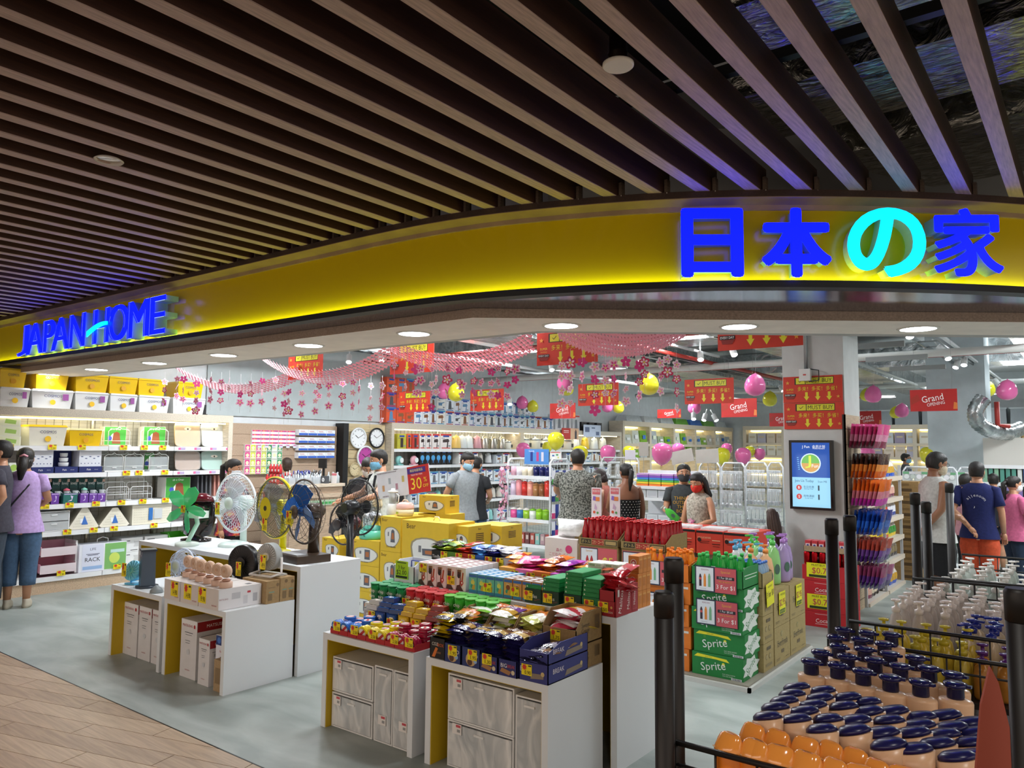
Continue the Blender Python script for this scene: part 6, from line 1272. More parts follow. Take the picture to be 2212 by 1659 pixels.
def offer(label,x,y,z,w_=.33,h=.19):
    t=carton(w_,.003,h,'#2a2f44','paper'); f=[('r',.24,.5,.42,.9,'#dfe3ea'),('t',.24,.86,.06,'#8a2f50','SEASON',.3),('p',.13,.5,[(-.03,-.3),(.03,-.3),(.03,.08),(.01,.18),(-.01,.18),(-.03,.08)],'#3a2a38'),('p',.24,.5,[(-.03,-.3),(.03,-.3),(.03,.08),(.01,.2),(-.01,.2),(-.03,.08)],'#e08a3a'),('p',.35,.5,[(-.03,-.3),(.03,-.3),(.03,.1),(.01,.22),(-.01,.22),(-.03,.1)],'#7ab08a'),('c',.13,.5,.05,'#c8504a'),('t',.2,.12,.03,'#3a4a6a','Selected items',.3),('r',.74,.5,.5,.96,'#c4545c'),('t',.74,.82,.1,'#d8a83a','Special',.4),('r',.74,.6,.42,.12,'#241c28'),('t',.74,.6,.08,'#f4f0f0','1 For $0.60',.38),('t',.74,.45,.06,'#d8a83a','MIX & MATCH',.34),('t',.74,.24,.16,'#f4ecec','3 For $1',.46)]
    deco(t,w_,h,f); t.M=Matrix(); return tag(t.build('offer_sheet',loc=(x,y,z)),label,'sign')
offer('red and white offer sheet on the top green carton',-2.135,5.112,.61,.30,.175); offer('red and white offer sheet on the second green carton',-2.13,5.112,.385,.30,.175)
offer('red and white offer sheet on the top orange carton',-2.55,5.112,.61,.31,.175); offer('red and white offer sheet on the lower orange carton',-2.53,5.112,.385,.31,.175)
# cola bottle cartons with $5 sheets
def cola():
    m=MB(); m.lathe([(.024,0),(.027,.012),(.0255,.05),(.028,.085),(.026,.11),(.016,.15),(.012,.185),(.013,.19)],('#9c1820','gloss'),12); m.lathe([(.0145,.188),(.0145,.2),(.012,.203)],('#c23034','metal'),10); m.disc((0,-.0285,.06),X_,Z_,.012,'#e4e0de',8,.001,ry=.016); m.text('Cola',(0,-.0285,.098),X_,Z_,.02,'#e4d0d0',off=.001,w_=.04); return m
for i,(xa,xb) in enumerate(((-3.40,-3.03),(-3.01,-2.62))):
    for k in range(3): tag(carton(xb-xa-.01,.36,.27,'#8f7a4c','card',[('r',.5,.5,.9,.03,'#6f5c34')]).build('brown_carton',loc=((xa+xb)/2,5.35,.001+k*.272)),'brown carton under the red cola bottles, %s stack, %s from the floor' % (('left','right')[i],ORD[k]),'carton','brown cartons below the cola bottles')
    tray_box('low brown card tray holding red cola bottles, %s' % ('left','right')[i],xa,xb,5.34,5.72,.818,.12,'#8f7a4c',.055,fr=[('r',.2,.5,.25,.7,'#2a2418'),('t',.2,.5,.4,'#c8b070','ボトル',.22),('r',.5,.5,.3,.8,'#9c2a22'),('t',.5,.5,.45,'#e0c890','コカ・コーラ',.28),('r',.82,.5,.3,.7,'#2a2418'),('r',.82,.5,.26,.5,'#a8905c')])
    m=carton(xb-xa-.03,.003,.20,'#c85a62','paper',[('r',.25,.5,.48,.96,'#2a2f44'),('r',.25,.5,.44,.88,'#dde2ea'),('p',.2,.42,[(-.05,-.3),(.05,-.3),(.04,.1),(.01,.25),(-.01,.25),(-.04,.1)],'#b02a34'),('p',.32,.42,[(-.05,-.3),(.05,-.3),(.04,.1),(.01,.25),(-.01,.25),(-.04,.1)],'#b02a34'),('t',.25,.85,.08,'#c89a3a','Special',.3),('t',.76,.45,.36,'#e0d04a','$5',.4),('t',.76,.14,.07,'#e0d04a','per case',.3)])
    tag(m.build('offer_sheet',loc=((xa+xb)/2,5.345,.60)),'pink offer sheet reading $5 on the %s brown carton' % ('left','right')[i],'sign')
crate_bottles('','',-3.39,-3.04,5.36,5.71,.823,6,6,'cola_bottle','red cola bottle in the left card tray, %s from the left, %s row','red cola bottles left',build=cola())
crate_bottles('','',-3.0,-2.63,5.36,5.71,.823,6,6,'cola_bottle','red cola bottle in the right card tray, %s from the left, %s row','red cola bottles right',build=cola())
for i,px in enumerate((1288,1328)):
    x,z=atY(px,1115,5.85); m=MB(); m.box(-.05,0,-.02,.05,.008,.25,('#e6dfe6','paper')); deco(m,.1,.25,[('r',.5,.86,.8,.2,'#d8707a'),('t',.5,.88,.06,'#f4e6e8','精選好物',.7),('p',.4,.62,[(-.25,-.06),(.05,-.08),(.1,.06),(-.2,.08)],'#8a6ac8'),('r',.65,.6,.4,.14,'#e0854a'),('c',.3,.14,.05,'#d85a3a'),('c',.65,.12,.045,'#5a9a5a'),('p',.5,.35,[(-.2,-.1),(-.1,.1),(.1,-.05),(.2,.1),(.05,-.12)],'#c8a8c8')],(0,0,0))
    m.box(-.06,-.02,-.03,.06,.03,-.02,('#e6dfe6','paper')); tag(m.build('sign_stand',loc=(x,5.85,z)),'upright white and pink sign stand behind the cola bottles, %s one' % ('left','right')[i],'sign')
for k in range(3): tag(carton(.7,.26,.27,'#8f7a4c','card').build('brown_carton',loc=(-3.35,5.75,.001+k*.272)),'brown carton behind the cola stacks, %s from the floor' % ORD[k],'carton')
# tissue packs
JP=[('t',.45,.75,.06,'#c04a70','森の',.4),('t',.45,.65,.06,'#c04a70','こだわり さん',.8),('r',.45,.53,.4,.06,'#d8608a'),('c',.75,.78,.09,'#d0407a'),('r',.3,.38,.3,.012,'#b8a8a8'),('r',.3,.33,.26,.012,'#b8a8a8')]
for i,(x,w_) in enumerate(((-3.78,.34),(-3.74,.34))):
    for k in range(2 if i == 0 else 0): tag(carton(w_,.3,.4,'#dcd2d0','plastic',JP,JP).build('toilet_roll_pack',loc=(x,5.65,.001+k*.402)),'white and pink toilet roll pack, %s one' % ('lower','upper')[k],'pack')
b=bag(.3,.16,.16,['#eceff0'],'wrap',seed=5); o=b.build('plastic_bag',loc=(-3.75,5.78,.804)); tag(o,'crumpled clear plastic bag lying on the toilet roll packs','bag')
tag(carton(.2,.3,.46,'#dcd2d0','plastic',JP).build('toilet_roll_pack',loc=(-3.52,6.2,.35)),'toilet roll pack partly behind the brown cartons','pack') if 0 else None
# red knife display trays
KD=[('r',.5,.94,.99,.1,'#1c1a1c'),('t',.3,.7,.08,'#f0c8a0','WORLD CLASS SHARP KNIVES',.5),('r',.3,.55,.4,.02,'#3a1c18'),('r',.3,.48,.34,.02,'#3a1c18'),('c',.12,.6,.09,'#2a1c1c'),('r',.75,.6,.3,.03,'#f0c8a0'),('r',.75,.45,.3,.03,'#3a1c18'),('r',.75,.35,.26,.02,'#3a1c18')]
for i,(px0,px1,pt) in enumerate(((1428,1502,1141),(1504,1562,1147),(1563,1622,1152))):
    xc,w_,z,h=rY(px0,pt,px1,1205,6.35); o=thing('display_tray','red and black printed display tray, %s from the left, behind the soda' % ORD[i],'display',(xc,6.35,0)); tz=z+h
    m=carton(w_*.99,.5,.2,'#cf3f2c','paper',KD); m2=m.build('tray',o); m2.location=(0,0,tz-.2); m=MB(); m.box(-w_/2+.03,.05,0,w_/2-.03,.45,tz-.2,('#b8b0a4','paper')); m.build('pedestal',o)
    for k in range(5): m=MB(); m.box(-w_*.42+k*w_*.17,.05,tz+.001,-w_*.42+k*w_*.17+.04,.25,tz+.02,('#e6e8ea','plastic')); tag(m.build('knife_pack'),'white packed knife on the %s red display tray, %s along' % (ORD[i],ORD[k]),'knife','packed knives').location=(xc,6.35,0)
# everfresh cartons + wash bottles
EF=[('t',.5,.55,.15,'#26241a','EverFresh',.8),('r',.5,.46,.7,.008,'#3a382c'),('c',.45,.78,.07,'#7a8a5a'),('c',.45,.78,.055,'#a8905c'),('r',.5,.3,.18,.1,'#6a5a3c'),('r',.2,.14,.26,.01,'#5a4c30'),('r',.2,.1,.2,.01,'#5a4c30'),('r',.8,.1,.24,.01,'#5a4c30')]
for i,(ya,yb) in enumerate(((5.64,5.99),(6.0,6.38))):
    for k in range(2): tag(carton(yb-ya-.006,.4,.262,'#a3905f','card',EF).build('wash_carton',loc=(-1.915+.0,(ya+yb)/2,.041+k*.265),rz=Q),'brown carton reading EverFresh, %s column, %s one' % (('near','far')[i],('lower','upper')[k]),'carton')
WT=[('c',.3,.5,.1,'#4a3f28'),('c',.3,.5,.085,'#a3905f'),('c',.6,.5,.1,'#4a3f28'),('c',.6,.5,.085,'#a3905f'),('r',.5,.8,.4,.12,'#5a4c30'),('r',.5,.2,.6,.1,'#86754a')]
for k in range(3): tag(carton(.21,.36,.19,'#a3905f','card',WT).build('water_carton',loc=(-1.92,5.53,.041+k*.193),rz=Q),'brown carton with round marks beside the green stack, %s from the floor' % ORD[k],'carton')
tray_box('open brown water carton on the marked cartons',-.105,.105,0,.36,.62,.17,'#a3905f',.1); o=C.objects[-1].parent; o.location=(-1.92,5.53,.62); o.rotation_euler=(0,0,Q)
m=MB(); m.lathe([(.02,0),(.022,.01),(.022,.12),(.01,.15),(.01,.16)],mat('#a8c8e0','clear',.5),10); m.lathe([(.0225,.05),(.0225,.09)],('#3a78b8','paper'),10,cap=False); m.lathe([(.012,.155),(.012,.172)],('#3a70c0','plastic'),10)
crate_bottles('','',-2.2,-1.93,5.44,5.62,.625,6,4,'water_bottle','small water bottle with blue cap, %s along, %s row','small water bottles',build=m)
def pcard(w_,h,lines,col='#e4e01c'):
    m=MB(); m.box(-w_/2,0,0,w_/2,.002,h,(col,'paper'))
    for t,x,z,hh,c_ in lines: m.text(t,(x*w_,0,z*h),X_,Z_,hh*h,c_,wmax=w_*.9)
    return m
tag(pcard(.15,.16,[('3 for $1',0,.5,.26,'#5a2a20'),('MUST BUY',0,.85,.08,'#4a4a1c')]).build('price_card',loc=(-1.905,5.55,.49),rot=(0,R(-6),Q)),'yellow price card reading 3 for $1 on the water carton','sign')
for i,y in enumerate((5.80,6.2)):
    m=pcard(.14,.16,[('✓ MUST BUY',0,.88,.1,'#3a5a1c'),('$2.95',0,.5,.3,'#a8304a')]); m.rect((0,0,.02),X_,Z_,.12,.03,'#2a4a1c',.001); m.text('多来 多买 多省',(0,0,.02),X_,Z_,.016,'#d8e04a',off=.002,wmax=.11); tag(m.build('price_card',loc=(-1.905,y,.39),rz=Q),'yellow price card reading $2.95 on the %s wash carton' % ('near','far')[i],'sign')
def wash(col,cap,H=.2):
    m=MB(); m.loft([((0,0,0),.045,.03),((0,0,.01),.05,.034),((0,0,H*.6),.05,.034),((0,0,H*.85),.036,.028),((0,0,H*.93),.016,.016),((0,0,H),.014,.014)],(col,'gloss'),16)
    m.lathe([(.016,H),(.016,H+.02),(.006,H+.022),(.006,H+.035),(.014,H+.037),(.014,H+.045)],(cap,'plastic'),10); m.box(-.04,-.007,H+.037,0,.007,H+.046,(cap,'plastic')); m.disc((0,-.035,H*.4),X_,Z_,.02,'#4a6a5a',10,.002,ry=.028); return m
WSH=[('green','#8fc87a','#4fb84a',[(-2.02,5.95),(-2.06,6.05),(-2.12,5.88),(-2.2,5.98)]),('purple','#a890c0','#b07ac8',[(-2.0,6.12),(-2.02,6.24),(-2.12,6.18),(-2.22,6.12),(-2.14,6.3)]),('white','#c8d0d0','#5aa8d0',[(-2.03,5.72),(-2.13,5.74),(-2.22,5.7),(-2.24,5.84)]),('orange','#e0b080','#e08a3a',[(-1.975,5.66),(-2.08,5.645)])]
for nm,c1,c2,sp in WSH:
    p=wash(c1,c2,.21 if nm in ('green','purple') else .19).build('wash_bottle'); tag(p,'x','bottle',nm+' wash bottles')
    for q,(x,y) in enumerate(sp):
        o=p if q == 0 else p.copy()
        if q: C.objects.link(o)
        o.location=(x,y,.572); o.scale=(1.3,1.3,1.4); o.rotation_euler=(0,0,R(60)); o['label']='%s pump wash bottle on the brown cartons, %s of its colour' % (nm,ORD[q])
# cola cans stack by the pillar
zz=0; CK=[('s',.5,.45,.26,'#f0dede','CocaCola',.6,4),('r',.5,.2,.5,.04,'#e0b0b0'),('r',.5,.85,.5,.03,'#e0b0b0')]
for k in range(4): tag(carton(.42,.3,.135,'#b81c26','paper',CK,CK).build('can_carton',loc=(-2.0,7.3,.001+k*.137)),'red can carton by the pillar, %s from the floor' % ORD[k],'carton')
for k,z in ((0,.16),(1,.44)):
    m=pcard(.26,.13,[('MUST BUY',-.1,.86,.14,'#3a3a1c'),('$0.70',0,.46,.4,'#b83a4a')]); m.rect((0,0,.015),X_,Z_,.22,.022,'#2a3a1c',.001); tag(m.build('price_card',loc=(-2.04,7.297,z)),'yellow price card reading $0.70 on the red cans, %s one' % ('lower','upper')[k],'sign')
m=MB(); m.lathe([(.024,0),(.03,.008),(.03,.105),(.025,.115)],('#b81c26','metal'),14); m.disc((0,0,.116),X_,Y_,.024,('#c4c8ca','metal'),14); m.text('Cola',(0,-.0305,.06),X_,Z_,.022,'#f0dede',off=.0012)
crate_bottles('','',-2.21,-1.8,7.31,7.6,.551,6,4,'cola_can','red can standing on the can cartons, %s from the left, %s row','red cans by the pillar',build=m)
tray_box('low card tray of small red drink packs above the cans',-2.2,-1.84,7.32,7.6,.668,.05,'#a89070')
for i in range(6):
    m=carton(.05,.12,.09,'#c8404a','plastic',[('r',.5,.5,.8,.4,'#e6d8dc'),('c',.5,.5,.12,'#3a4a9a')]); tag(m.build('drink_pack',loc=(-2.17+i*.06,7.35,.674)),'small red and white drink pack above the cans, %s from the left' % ORD[i],'pack','small drink packs')
# ================================================================ pillars, screen
m=MB(); m.box(-2.58,8.0,0,-1.975,8.6,3.7,('#c9cbc9','matte')); pil=struct(m,'wall_pillar')
m=MB(); m.box(-2.17,13.9,0,-1.35,14.6,3.7,('#c6d0d4','matte')); struct(m,'wall_pillar_rear')
sx,sw,sz,sh=rY(1706,951,1800,1101,7.95); o=thing('advert_screen','tall lit advertising screen on the white pillar showing a J Fun reward page','screen',(sx,7.94,sz),group=None)
m=MB(); m.box(-sw/2,0,0,sw/2,.055,sh,('#0c0d10','gloss'),0,0); m.build('casing',o); m=MB(); w2,h2=sw*.87,sh*.93
def em(c_,e=1.1): return mat(c_,'emit',e)
cy=sh*.5; m.rect((0,0,cy+h2*.23),X_,Z_,w2,h2*.54,em('#1c4fa8'),.001); m.rect((0,0,cy-h2*.27),X_,Z_,w2,h2*.46,em('#9ad4f2'),.001)
m.disc((0,0,cy+h2*.18),X_,Z_,w2*.27,em('#d8ecf6'),26,.002); m.poly([(w2*.24*math.cos(PI*k/12),w2*.24*math.sin(PI*k/12)) for k in range(13)],(0,0,cy+h2*.18),X_,Z_,em('#6fb84a'),.003); m.poly([(w2*.24*math.cos(PI+PI*k/12),w2*.24*math.sin(PI+PI*k/12)) for k in range(13)],(0,0,cy+h2*.18),X_,Z_,em('#d8a04a'),.003)
m.text('J',(-w2*.06,0,cy+h2*.2),X_,Z_,w2*.26,em('#d8e83a'),off=.005,w_=w2*.16); m.text('Fun',(w2*.12,0,cy+h2*.14),X_,Z_,w2*.09,em('#ffffff'),off=.005)
m.text('J Fun',(-w2*.12,0,cy+h2*.43),X_,Z_,w2*.07,em('#ffffff'),off=.003); m.text('会员计划',(w2*.22,0,cy+h2*.44),X_,Z_,w2*.06,em('#ffffff'),off=.003); m.text('Mobile Reward',(w2*.22,0,cy+h2*.41),X_,Z_,w2*.035,em('#ffffff'),off=.003)
m.text('Join Us Today',(-w2*.18,0,cy-h2*.1),X_,Z_,w2*.07,em('#1c3a5a'),off=.003,wmax=w2*.5); m.text('Scan ME',(w2*.3,0,cy-h2*.1),X_,Z_,w2*.05,em('#1c3a5a'),off=.003)
for k in range(2):
    z=cy-h2*(.2+.14*k); m.disc((-w2*.32,0,z),X_,Z_,w2*.075,em('#c8403a'),16,.003); m.text(('B','S')[k],(-w2*.32,0,z),X_,Z_,w2*.07,em('#ffffff'),off=.004); m.text(('生日优惠','购物满额')[k],(-w2*.06,0,z+.008),X_,Z_,w2*.05,em('#1c3a5a'),off=.003); m.text(('Birthday Treat','Double Point')[k],(-w2*.06,0,z-.014),X_,Z_,w2*.028,em('#1c3a5a'),off=.003); m.rect((w2*.2,0,z),X_,Z_,w2*.04,h2*.08,em('#16202a'),.003)
for k in range(7): m.poly([(-.012,-.003),(.0,.004),(.014,.0),(.0,-.006)],(-w2*.34+k*.002,0,cy+h2*(.22-.03*k)+.03),X_,Z_,em('#7ab8e8'),.003)
m.build('display',o); sc_=area('screen_glow',(sx,7.9,1.3),.3,.5,1.0,(.6,.8,1),(Q,0,0))
m=MB(); m.tube([(-2.33,7.97,3.7),(-2.33,7.97,2.42)],.018,('#a8aaac','metal'),6); m.box(-2.39,7.93,2.30,-2.28,8.0,2.42,('#dfe0de','plastic')); m.rect((-2.335,7.93,2.36),X_,Z_,.03,.015,'#c8504a'); m.tube([(-2.29,7.96,2.42),(-2.2,7.95,2.4),(-2.2,7.95,2.3),(-2.3,7.95,2.29)],.006,'#222326',5); tag(m.build('socket_box'),'white socket box with grey conduit high on the pillar','socket')
# ================================================================ right hand shelving
m=MB(); m.box(-1.985,7.93,0,-1.955,7.945,1.95,('#2a2422','wood')); m.box(-1.97,7.93,0,-1.955,8.5,1.95,('#c0ab8e','wood')); 
for k in range(12): m.box(-1.955,7.94,.1+k*.155,-1.95,8.5,.105+k*.155,'#6a5a48')
tag(m.build('slatwall'),'beige slatwall end with dark edge beside the pillar','wall display')
SR=thing('shelf_unit','grey metal shelving of crisps and snacks along the right aisle','shelf',(-1.93,8.52,0),Q); SZ=(.03,.35,.585,.825,1.045,1.29)
for y in (0,.93,1.84): m=MB(); m.box(y-.012,.0,0,y+.012,.03,1.42,('#c9ccce','plastic')); m.tube([(y,.01,1.3),(y,.1,1.42),(y,.4,1.45)],.012,('#c9ccce','plastic'),5); m.box(y-.012,.4,0,y+.012,.43,1.5,('#c9ccce','plastic')); m.build('upright',SR)
for a in (0,.93):
    for z in SZ: m=MB(); m.box(a+.015,.0,z-.02,a+.9,.4,z,('#d3cec6','satin')); m.add([(a+.015,-.03,z-.045),(a+.9,-.03,z-.045),(a+.9,0,z+.005),(a+.015,0,z+.005)],[(0,1,2,3)],('#d9c8b0','satin'))
    for z in SZ: m=MB(); m.box(a+.015,.0,z-.02,a+.9,.4,z,('#d3cec6','satin')); m.box(a+.015,-.02,z-.045,a+.9,0,z+.005,('#d9cbb8','satin')); m.build('shelf_board',SR)
m=MB(); m.box(0,.41,0,1.84,.43,1.45,('#5a554e','satin')); m.build('back_panel',SR)
SN=[['#8a3a5a','#e0b0a0'],['#3a2a2a','#d8c8b0'],['#2a5ac8','#d8a83a'],['#2f8a3a','#e8e0d0'],['#3a3438','#8a7a5a'],['#c8302a','#e8c83a'],['#e8c81c','#3a8a3a'],['#e0b03a','#d8502a'],['#1c3a9a','#e8e8f0'],['#e8a84a','#f0e0c0']]
for a,bay in ((8.58,0),(9.5,1)):
    for s_i,z in enumerate(SZ):
        P=[bag(.13,.19,.07,SN[(s_i*2+bay+k) % len(SN)]+['#e6dcd0'],'wrap',seed=s_i*3+k,nx=5,nz=5) for k in range(2)]; P=[p.build('snack_bag') for p in P]
        for k in range(6):
            o=P[k // 3] if k % 3 == 0 else P[k // 3].copy()
            if k % 3: C.objects.link(o)
            o.location=(-1.99,a+k*.14,z+.002); o.rotation_euler=(-.2,0,Q+rr.uniform(-.2,.2)); tag(o,'snack bag on the right aisle shelving, %s bay, %s shelf from the floor, %s along' % (('near','far')[bay],ORD[s_i],ORD[k]),'snack','snack bags on the right shelving')
# big hanging bunches
BN=[('pink',['#8a2f4a','#e090b0','#d84a8a'],1.62,.24),('orange',['#e06a1c','#f09a4a','#4a2f28'],1.33,.24),('pink and orange',['#d83ab8','#e890a0','#e8742a'],1.06,.26),('blue',['#1c5ac8','#3a7ae0','#1c4aa8'],.78,.24),('purple',['#5a2a8a','#8a5ab0','#c85a4a'],.52,.22),('deep purple',['#4a2a78','#7a4aa0','#a8507a'],.27,.22)]
for i,(nm,cs,z,h) in enumerate(BN):
    P=[bag(.17,h,.035,cs,'wrap',seed=90+i+q,nx=6,nz=7) for q in range(2)]; P=[p.build('hanging_snack') for p in P]; first=[True,True]
    for c_ in range(2):
        for k in range(7):
            j=k % 2; o=P[j] if first[j] else P[j].copy()
            if not first[j]: C.objects.link(o)
            first[j]=False; o.location=(-1.93+k*.036,8.07+c_*.25+k*.004,z); o.rotation_euler=(.12+.02*k,rr.uniform(-.06,.06),Q-.1+rr.uniform(-.08,.08)); tag(o,'%s snack bag hanging on the slatwall hook, %s hook, %s out' % (nm,('near','far')[c_],ORD[k]),'snack',nm+' hanging snack bags')
for k in range(8): tag(carton(.3,.3,.2,'#9a7a4c','card',[('r',.5,.3,.5,.2,'#5a4428'),('r',.5,.7,.3,.2,'#7d6038')],[('r',.5,.3,.5,.2,'#5a4428'),('r',.5,.7,.3,.2,'#7d6038')]).build('brown_carton',loc=(-1.95,10.75,.001+k*.152),rz=0),'brown carton in the tall single stack past the right shelving, %s from the floor' % ORD[k],'carton','brown cartons in the tall stack') if 0 else tag(carton(.3,.3,.15,'#9a7a4c','card',[('r',.5,.3,.5,.25,'#5a4428'),('r',.5,.75,.3,.2,'#7d6038')]).build('brown_carton',loc=(-1.93,10.6,.001+k*.152),rz=Q*.0),'brown carton in the tall single stack past the right shelving, %s from the floor' % ORD[k],'carton','brown cartons in the tall stack')
# rear right gondolas
def clampack(k):
    m=MB(); c_=['#dfe4e2','#c9d4cc','#e6e6ea'][k % 3]; m.box(-.045,0,-.16,.045,.012,0,mat('#dfe6e6','clear',.55)); m.disc((0,-.004,-.07),X_,Z_,.032,c_,12,.001); m.rect((0,0,-.02),X_,Z_,.088,.03,('#6aa87a','#d8d8dc','#c8c4c0')[k % 3],.001); return m
for ri,(px0,px1,y,H) in enumerate(((1952,2010,11.6,1.38),(2014,2068,11.6,1.38),(2070,2112,11.9,1.38))):
    xa=atY(px0,1050,y)[0]; xb=atY(px1,1050,y)[0]; wire_rack('white wire rack of small packed goods past the right aisle, %s from the left' % ORD[ri],xa,xb,y,H)
    for k in range(5): hang_row(xa+.05,xb-.05,4,y-.05,H-.06-k*.23,clampack,'packed_item','clear pack on the %s rear wire rack, %s row, {o} along' % (ORD[ri],ORD[k]),'pack','clear packs on the rear racks')
xa=atY(2120,1050,13)[0]; t=shelf_unit('grey shelf of blue and green folders at the far right',(xa,13,0),0,.75,.4,(.4,.65,.9,1.15,1.4),None,grid=False,ends=(0,0),body='#c9ccce')
for k,z in enumerate((.4,.65,.9,1.15)):
    for i in range(10): tag(carton(.05,.2,.2,rr.choice(['#5a9a8a','#3a5a9a','#8ab89a','#c8d4c8','#8a7ab0','#d8dcd8']),'plastic').build('folder',loc=(xa+.05+i*.07,13.03,z+.007)),'coloured folder on the far right shelf, %s row, %s along' % (ORD[k],ORD[i]),'folder','folders on the far right shelf')
# ================================================================ black pipe racks with toiletries
BLK=('#110d0b','satin')
def pipe(x,y,z1,label,r=.0235,cap=.06):
    o=thing('pipe_post',label,'post',(x,y,0)); m=MB(); m.lathe([(r,0),(r,z1-cap)],BLK,16); m.build('tube',o)
    m=MB(); m.lathe([(r*1.04,z1-cap),(r*1.06,z1-.008),(r*.9,z1)],BLK,16); m.build('end_cap',o); m=MB(); m.lathe([(r*1.08,.80),(r*1.08,.83)],BLK,16); m.build('collar',o); return o
DZ=.74
for (x,y,z,lb) in ((-.85,1.72,1.255,'nearest black pipe post, in front'),(-.857,1.79,1.327,'black pipe post directly behind the nearest one'),(-.811,3.05,1.342,'black pipe post between the first and second basket, left of the pair'),(-.788,3.22,1.344,'black pipe post between the baskets, right of the pair'),(-.75,4.36,1.387,'black pipe post beyond the second basket, left of the pair'),(-.723,4.5,1.337,'black pipe post beyond the second basket, right of the pair'),(-.758,5.55,1.398,'farthest black pipe post by the third basket'),(-.128,1.72,1.347,'black pipe post at the right frame edge')): pipe(x,y,z,lb)
def basket(label,x0,x1,y0,y1,z0=DZ,zt=.96):
    o=thing('wire_basket',label,'rack',(0,0,0)); m=MB(); m.box(x0,y0,z0-.03,x1,y1,z0,BLK); m.build('deck',o)
    for (a,b) in (((x0,y0),(x1,y0)),((x1,y1),(x0,y1))):
        for z in (zt,(zt+z0)/2+.03):
            m=MB(); m.tube([(a[0],a[1],z),(b[0],b[1],z)],.007 if z == zt else .004,BLK,6); m.build('rail',o)
        L=math.hypot(b[0]-a[0],b[1]-a[1]); n_=max(2,int(L/.09))
        for k in range(n_+1):
            t=k/n_; m=MB(); m.tube([(a[0]+(b[0]-a[0])*t,a[1]+(b[1]-a[1])*t,z0),(a[0]+(b[0]-a[0])*t,a[1]+(b[1]-a[1])*t,zt)],.003,BLK,5); m.build('wire',o)
    for x in (x0+.05,x1-.05):
        for y in (y0+.05,y1-.05): m=MB(); m.tube([(x,y,0),(x,y,z0-.03)],.015,BLK,8); m.build('leg',o)
    return o
basket('nearest black wire basket full of peach lotion and orange wash bottles',-.83,-.15,1.74,3.03,DZ,.90)
basket('second black wire basket of yellow, blue capped and clear bottles',-.77,-.05,3.10,4.34)
basket('third black wire basket of white pump bottles',-.70,.05,4.42,5.53)
PE='#e0b995'
def lotion():
    m=MB(); a=R(0); rings=[]
    for z,rx,ry in ((0,.034,.022),(.01,.038,.026),(.08,.034,.025),(.13,.033,.025),(.165,.037,.027),(.2,.038,.028)):
        rings.append(((0,0,z),rx,ry))
    m.loft(rings,(PE,'plastic'),22,cap=True)
    v0=len(m.v)-22
    for k in range(22):
        x,y,z=m.v[v0+k]; m.v[v0+k]=(x,y,z+x*.35)
    N=Vector((-.33,0,.94)).normalized(); U=Vector((.94,0,.33)).normalized()
    m.loft([((0,0,.202),.0375,.0275,U,Y_),((-.002,0,.209),.036,.026,U,Y_),((-.004,0,.216),.026,.018,U,Y_),((-.0045,0,.218),.01,.007,U,Y_)],('#191a52','plastic'),22)
    return m
def pumpb():
    m=MB(); m.loft([((0,0,0),.034,.025),((0,0,.01),.037,.028),((0,0,.12),.037,.028),((0,0,.175),.04,.03),((0,0,.182),.038,.028),((0,0,.186),.02,.02)],(PE,'plastic'),22)
    m.lathe([(.019,.186),(.02,.19),(.0195,.213),(.02,.216)],('#15163e','plastic'),16); m.loft([((0,0,.216),.025,.023),((0,0,.220),.028,.025),((0,0,.227),.027,.024),((0,0,.230),.017,.015)],('#1c1d52','gloss'),18); m.box(.01,-.006,.219,.036,.006,.226,('#1c1d52','gloss')); return m
def washor():
    m=MB(); m.loft([((0,0,0),.028,.019),((0,0,.01),.033,.023),((0,0,.09),.032,.022),((0,0,.15),.033,.023),((0,0,.156),.031,.021)],('#e8801c','plastic'),20)
    m.loft([((0,0,.157),.0335,.0235),((0,0,.162),.0335,.0235),((0,.003,.18),.029,.016),((0,.005,.192),.024,.009),((0,.006,.197),.016,.004)],('#ee9a44','gloss'),20); m.tube([(-.03,-.013,.163),(0,-.0235,.163),(.03,-.013,.163)],.0018,('#f6c890','gloss'),4); return m
def place_px(pxs,ztop,name,label,cat,group,build,xlim=(-.80,-.17),ylim=(1.77,3.0),rzs=(-.5,.1),mind=.055):
    p=build.build(name); tag(p,'x',cat,group); used=[]; r=random.Random(4)
    for px,py in pxs:
        x,y=G(px,py,ztop); x=min(max(x,xlim[0]),xlim[1]); y=min(max(y,ylim[0]),ylim[1])
        o=p if not used else p.copy()
        if used: C.objects.link(o)
        used.append((x,y)); o.location=(x,y,DZ+.001); o.scale=(1.1,1.1,1); o.rotation_euler=(0,0,r.uniform(*rzs)); o['label']=label % (ORD[len(used)-1])
    return used
ORG=[(1535,1611),(1578,1583),(1626,1562),(1588,1636),(1629,1601),(1679,1576),(1684,1612),(1636,1650),(1740,1592),(1793,1601),(1740,1630),(1846,1616),(1793,1648),(1892,1640),(1699,1660),(1848,1662),(1950,1655),(1560,1655)]
NAV=[(1721,1478),(1711,1493),(1694,1507),(1675,1521),(1658,1541),(1775,1486),(1768,1502),(1753,1517),(1735,1530),(1720,1546),(1829,1500),(1822,1519),(1788,1546),(1775,1568),(1872,1510),(1874,1530),(1846,1549),(1844,1570),(1928,1529),(1920,1549),(1988,1541),(1984,1559),(1972,1575),(2040,1538),(2053,1564),(2039,1578),(2024,1598),(2094,1554),(2102,1575),(2094,1596),(2068,1626),(2111,1622),(1905,1575),(1920,1600),(1975,1610)]
PMP=[(1773,1401),(1752,1420),(1822,1353),(1805,1369),(1811,1388),(1873,1359),(1858,1373),(1867,1394),(1830,1410),(1809,1428),(1925,1363),(1910,1383),(1922,1404),(1889,1417),(1864,1441),(1978,1412),(1944,1430),(1923,1454),(2006,1435),(1988,1464),(2059,1448),(2063,1469)]
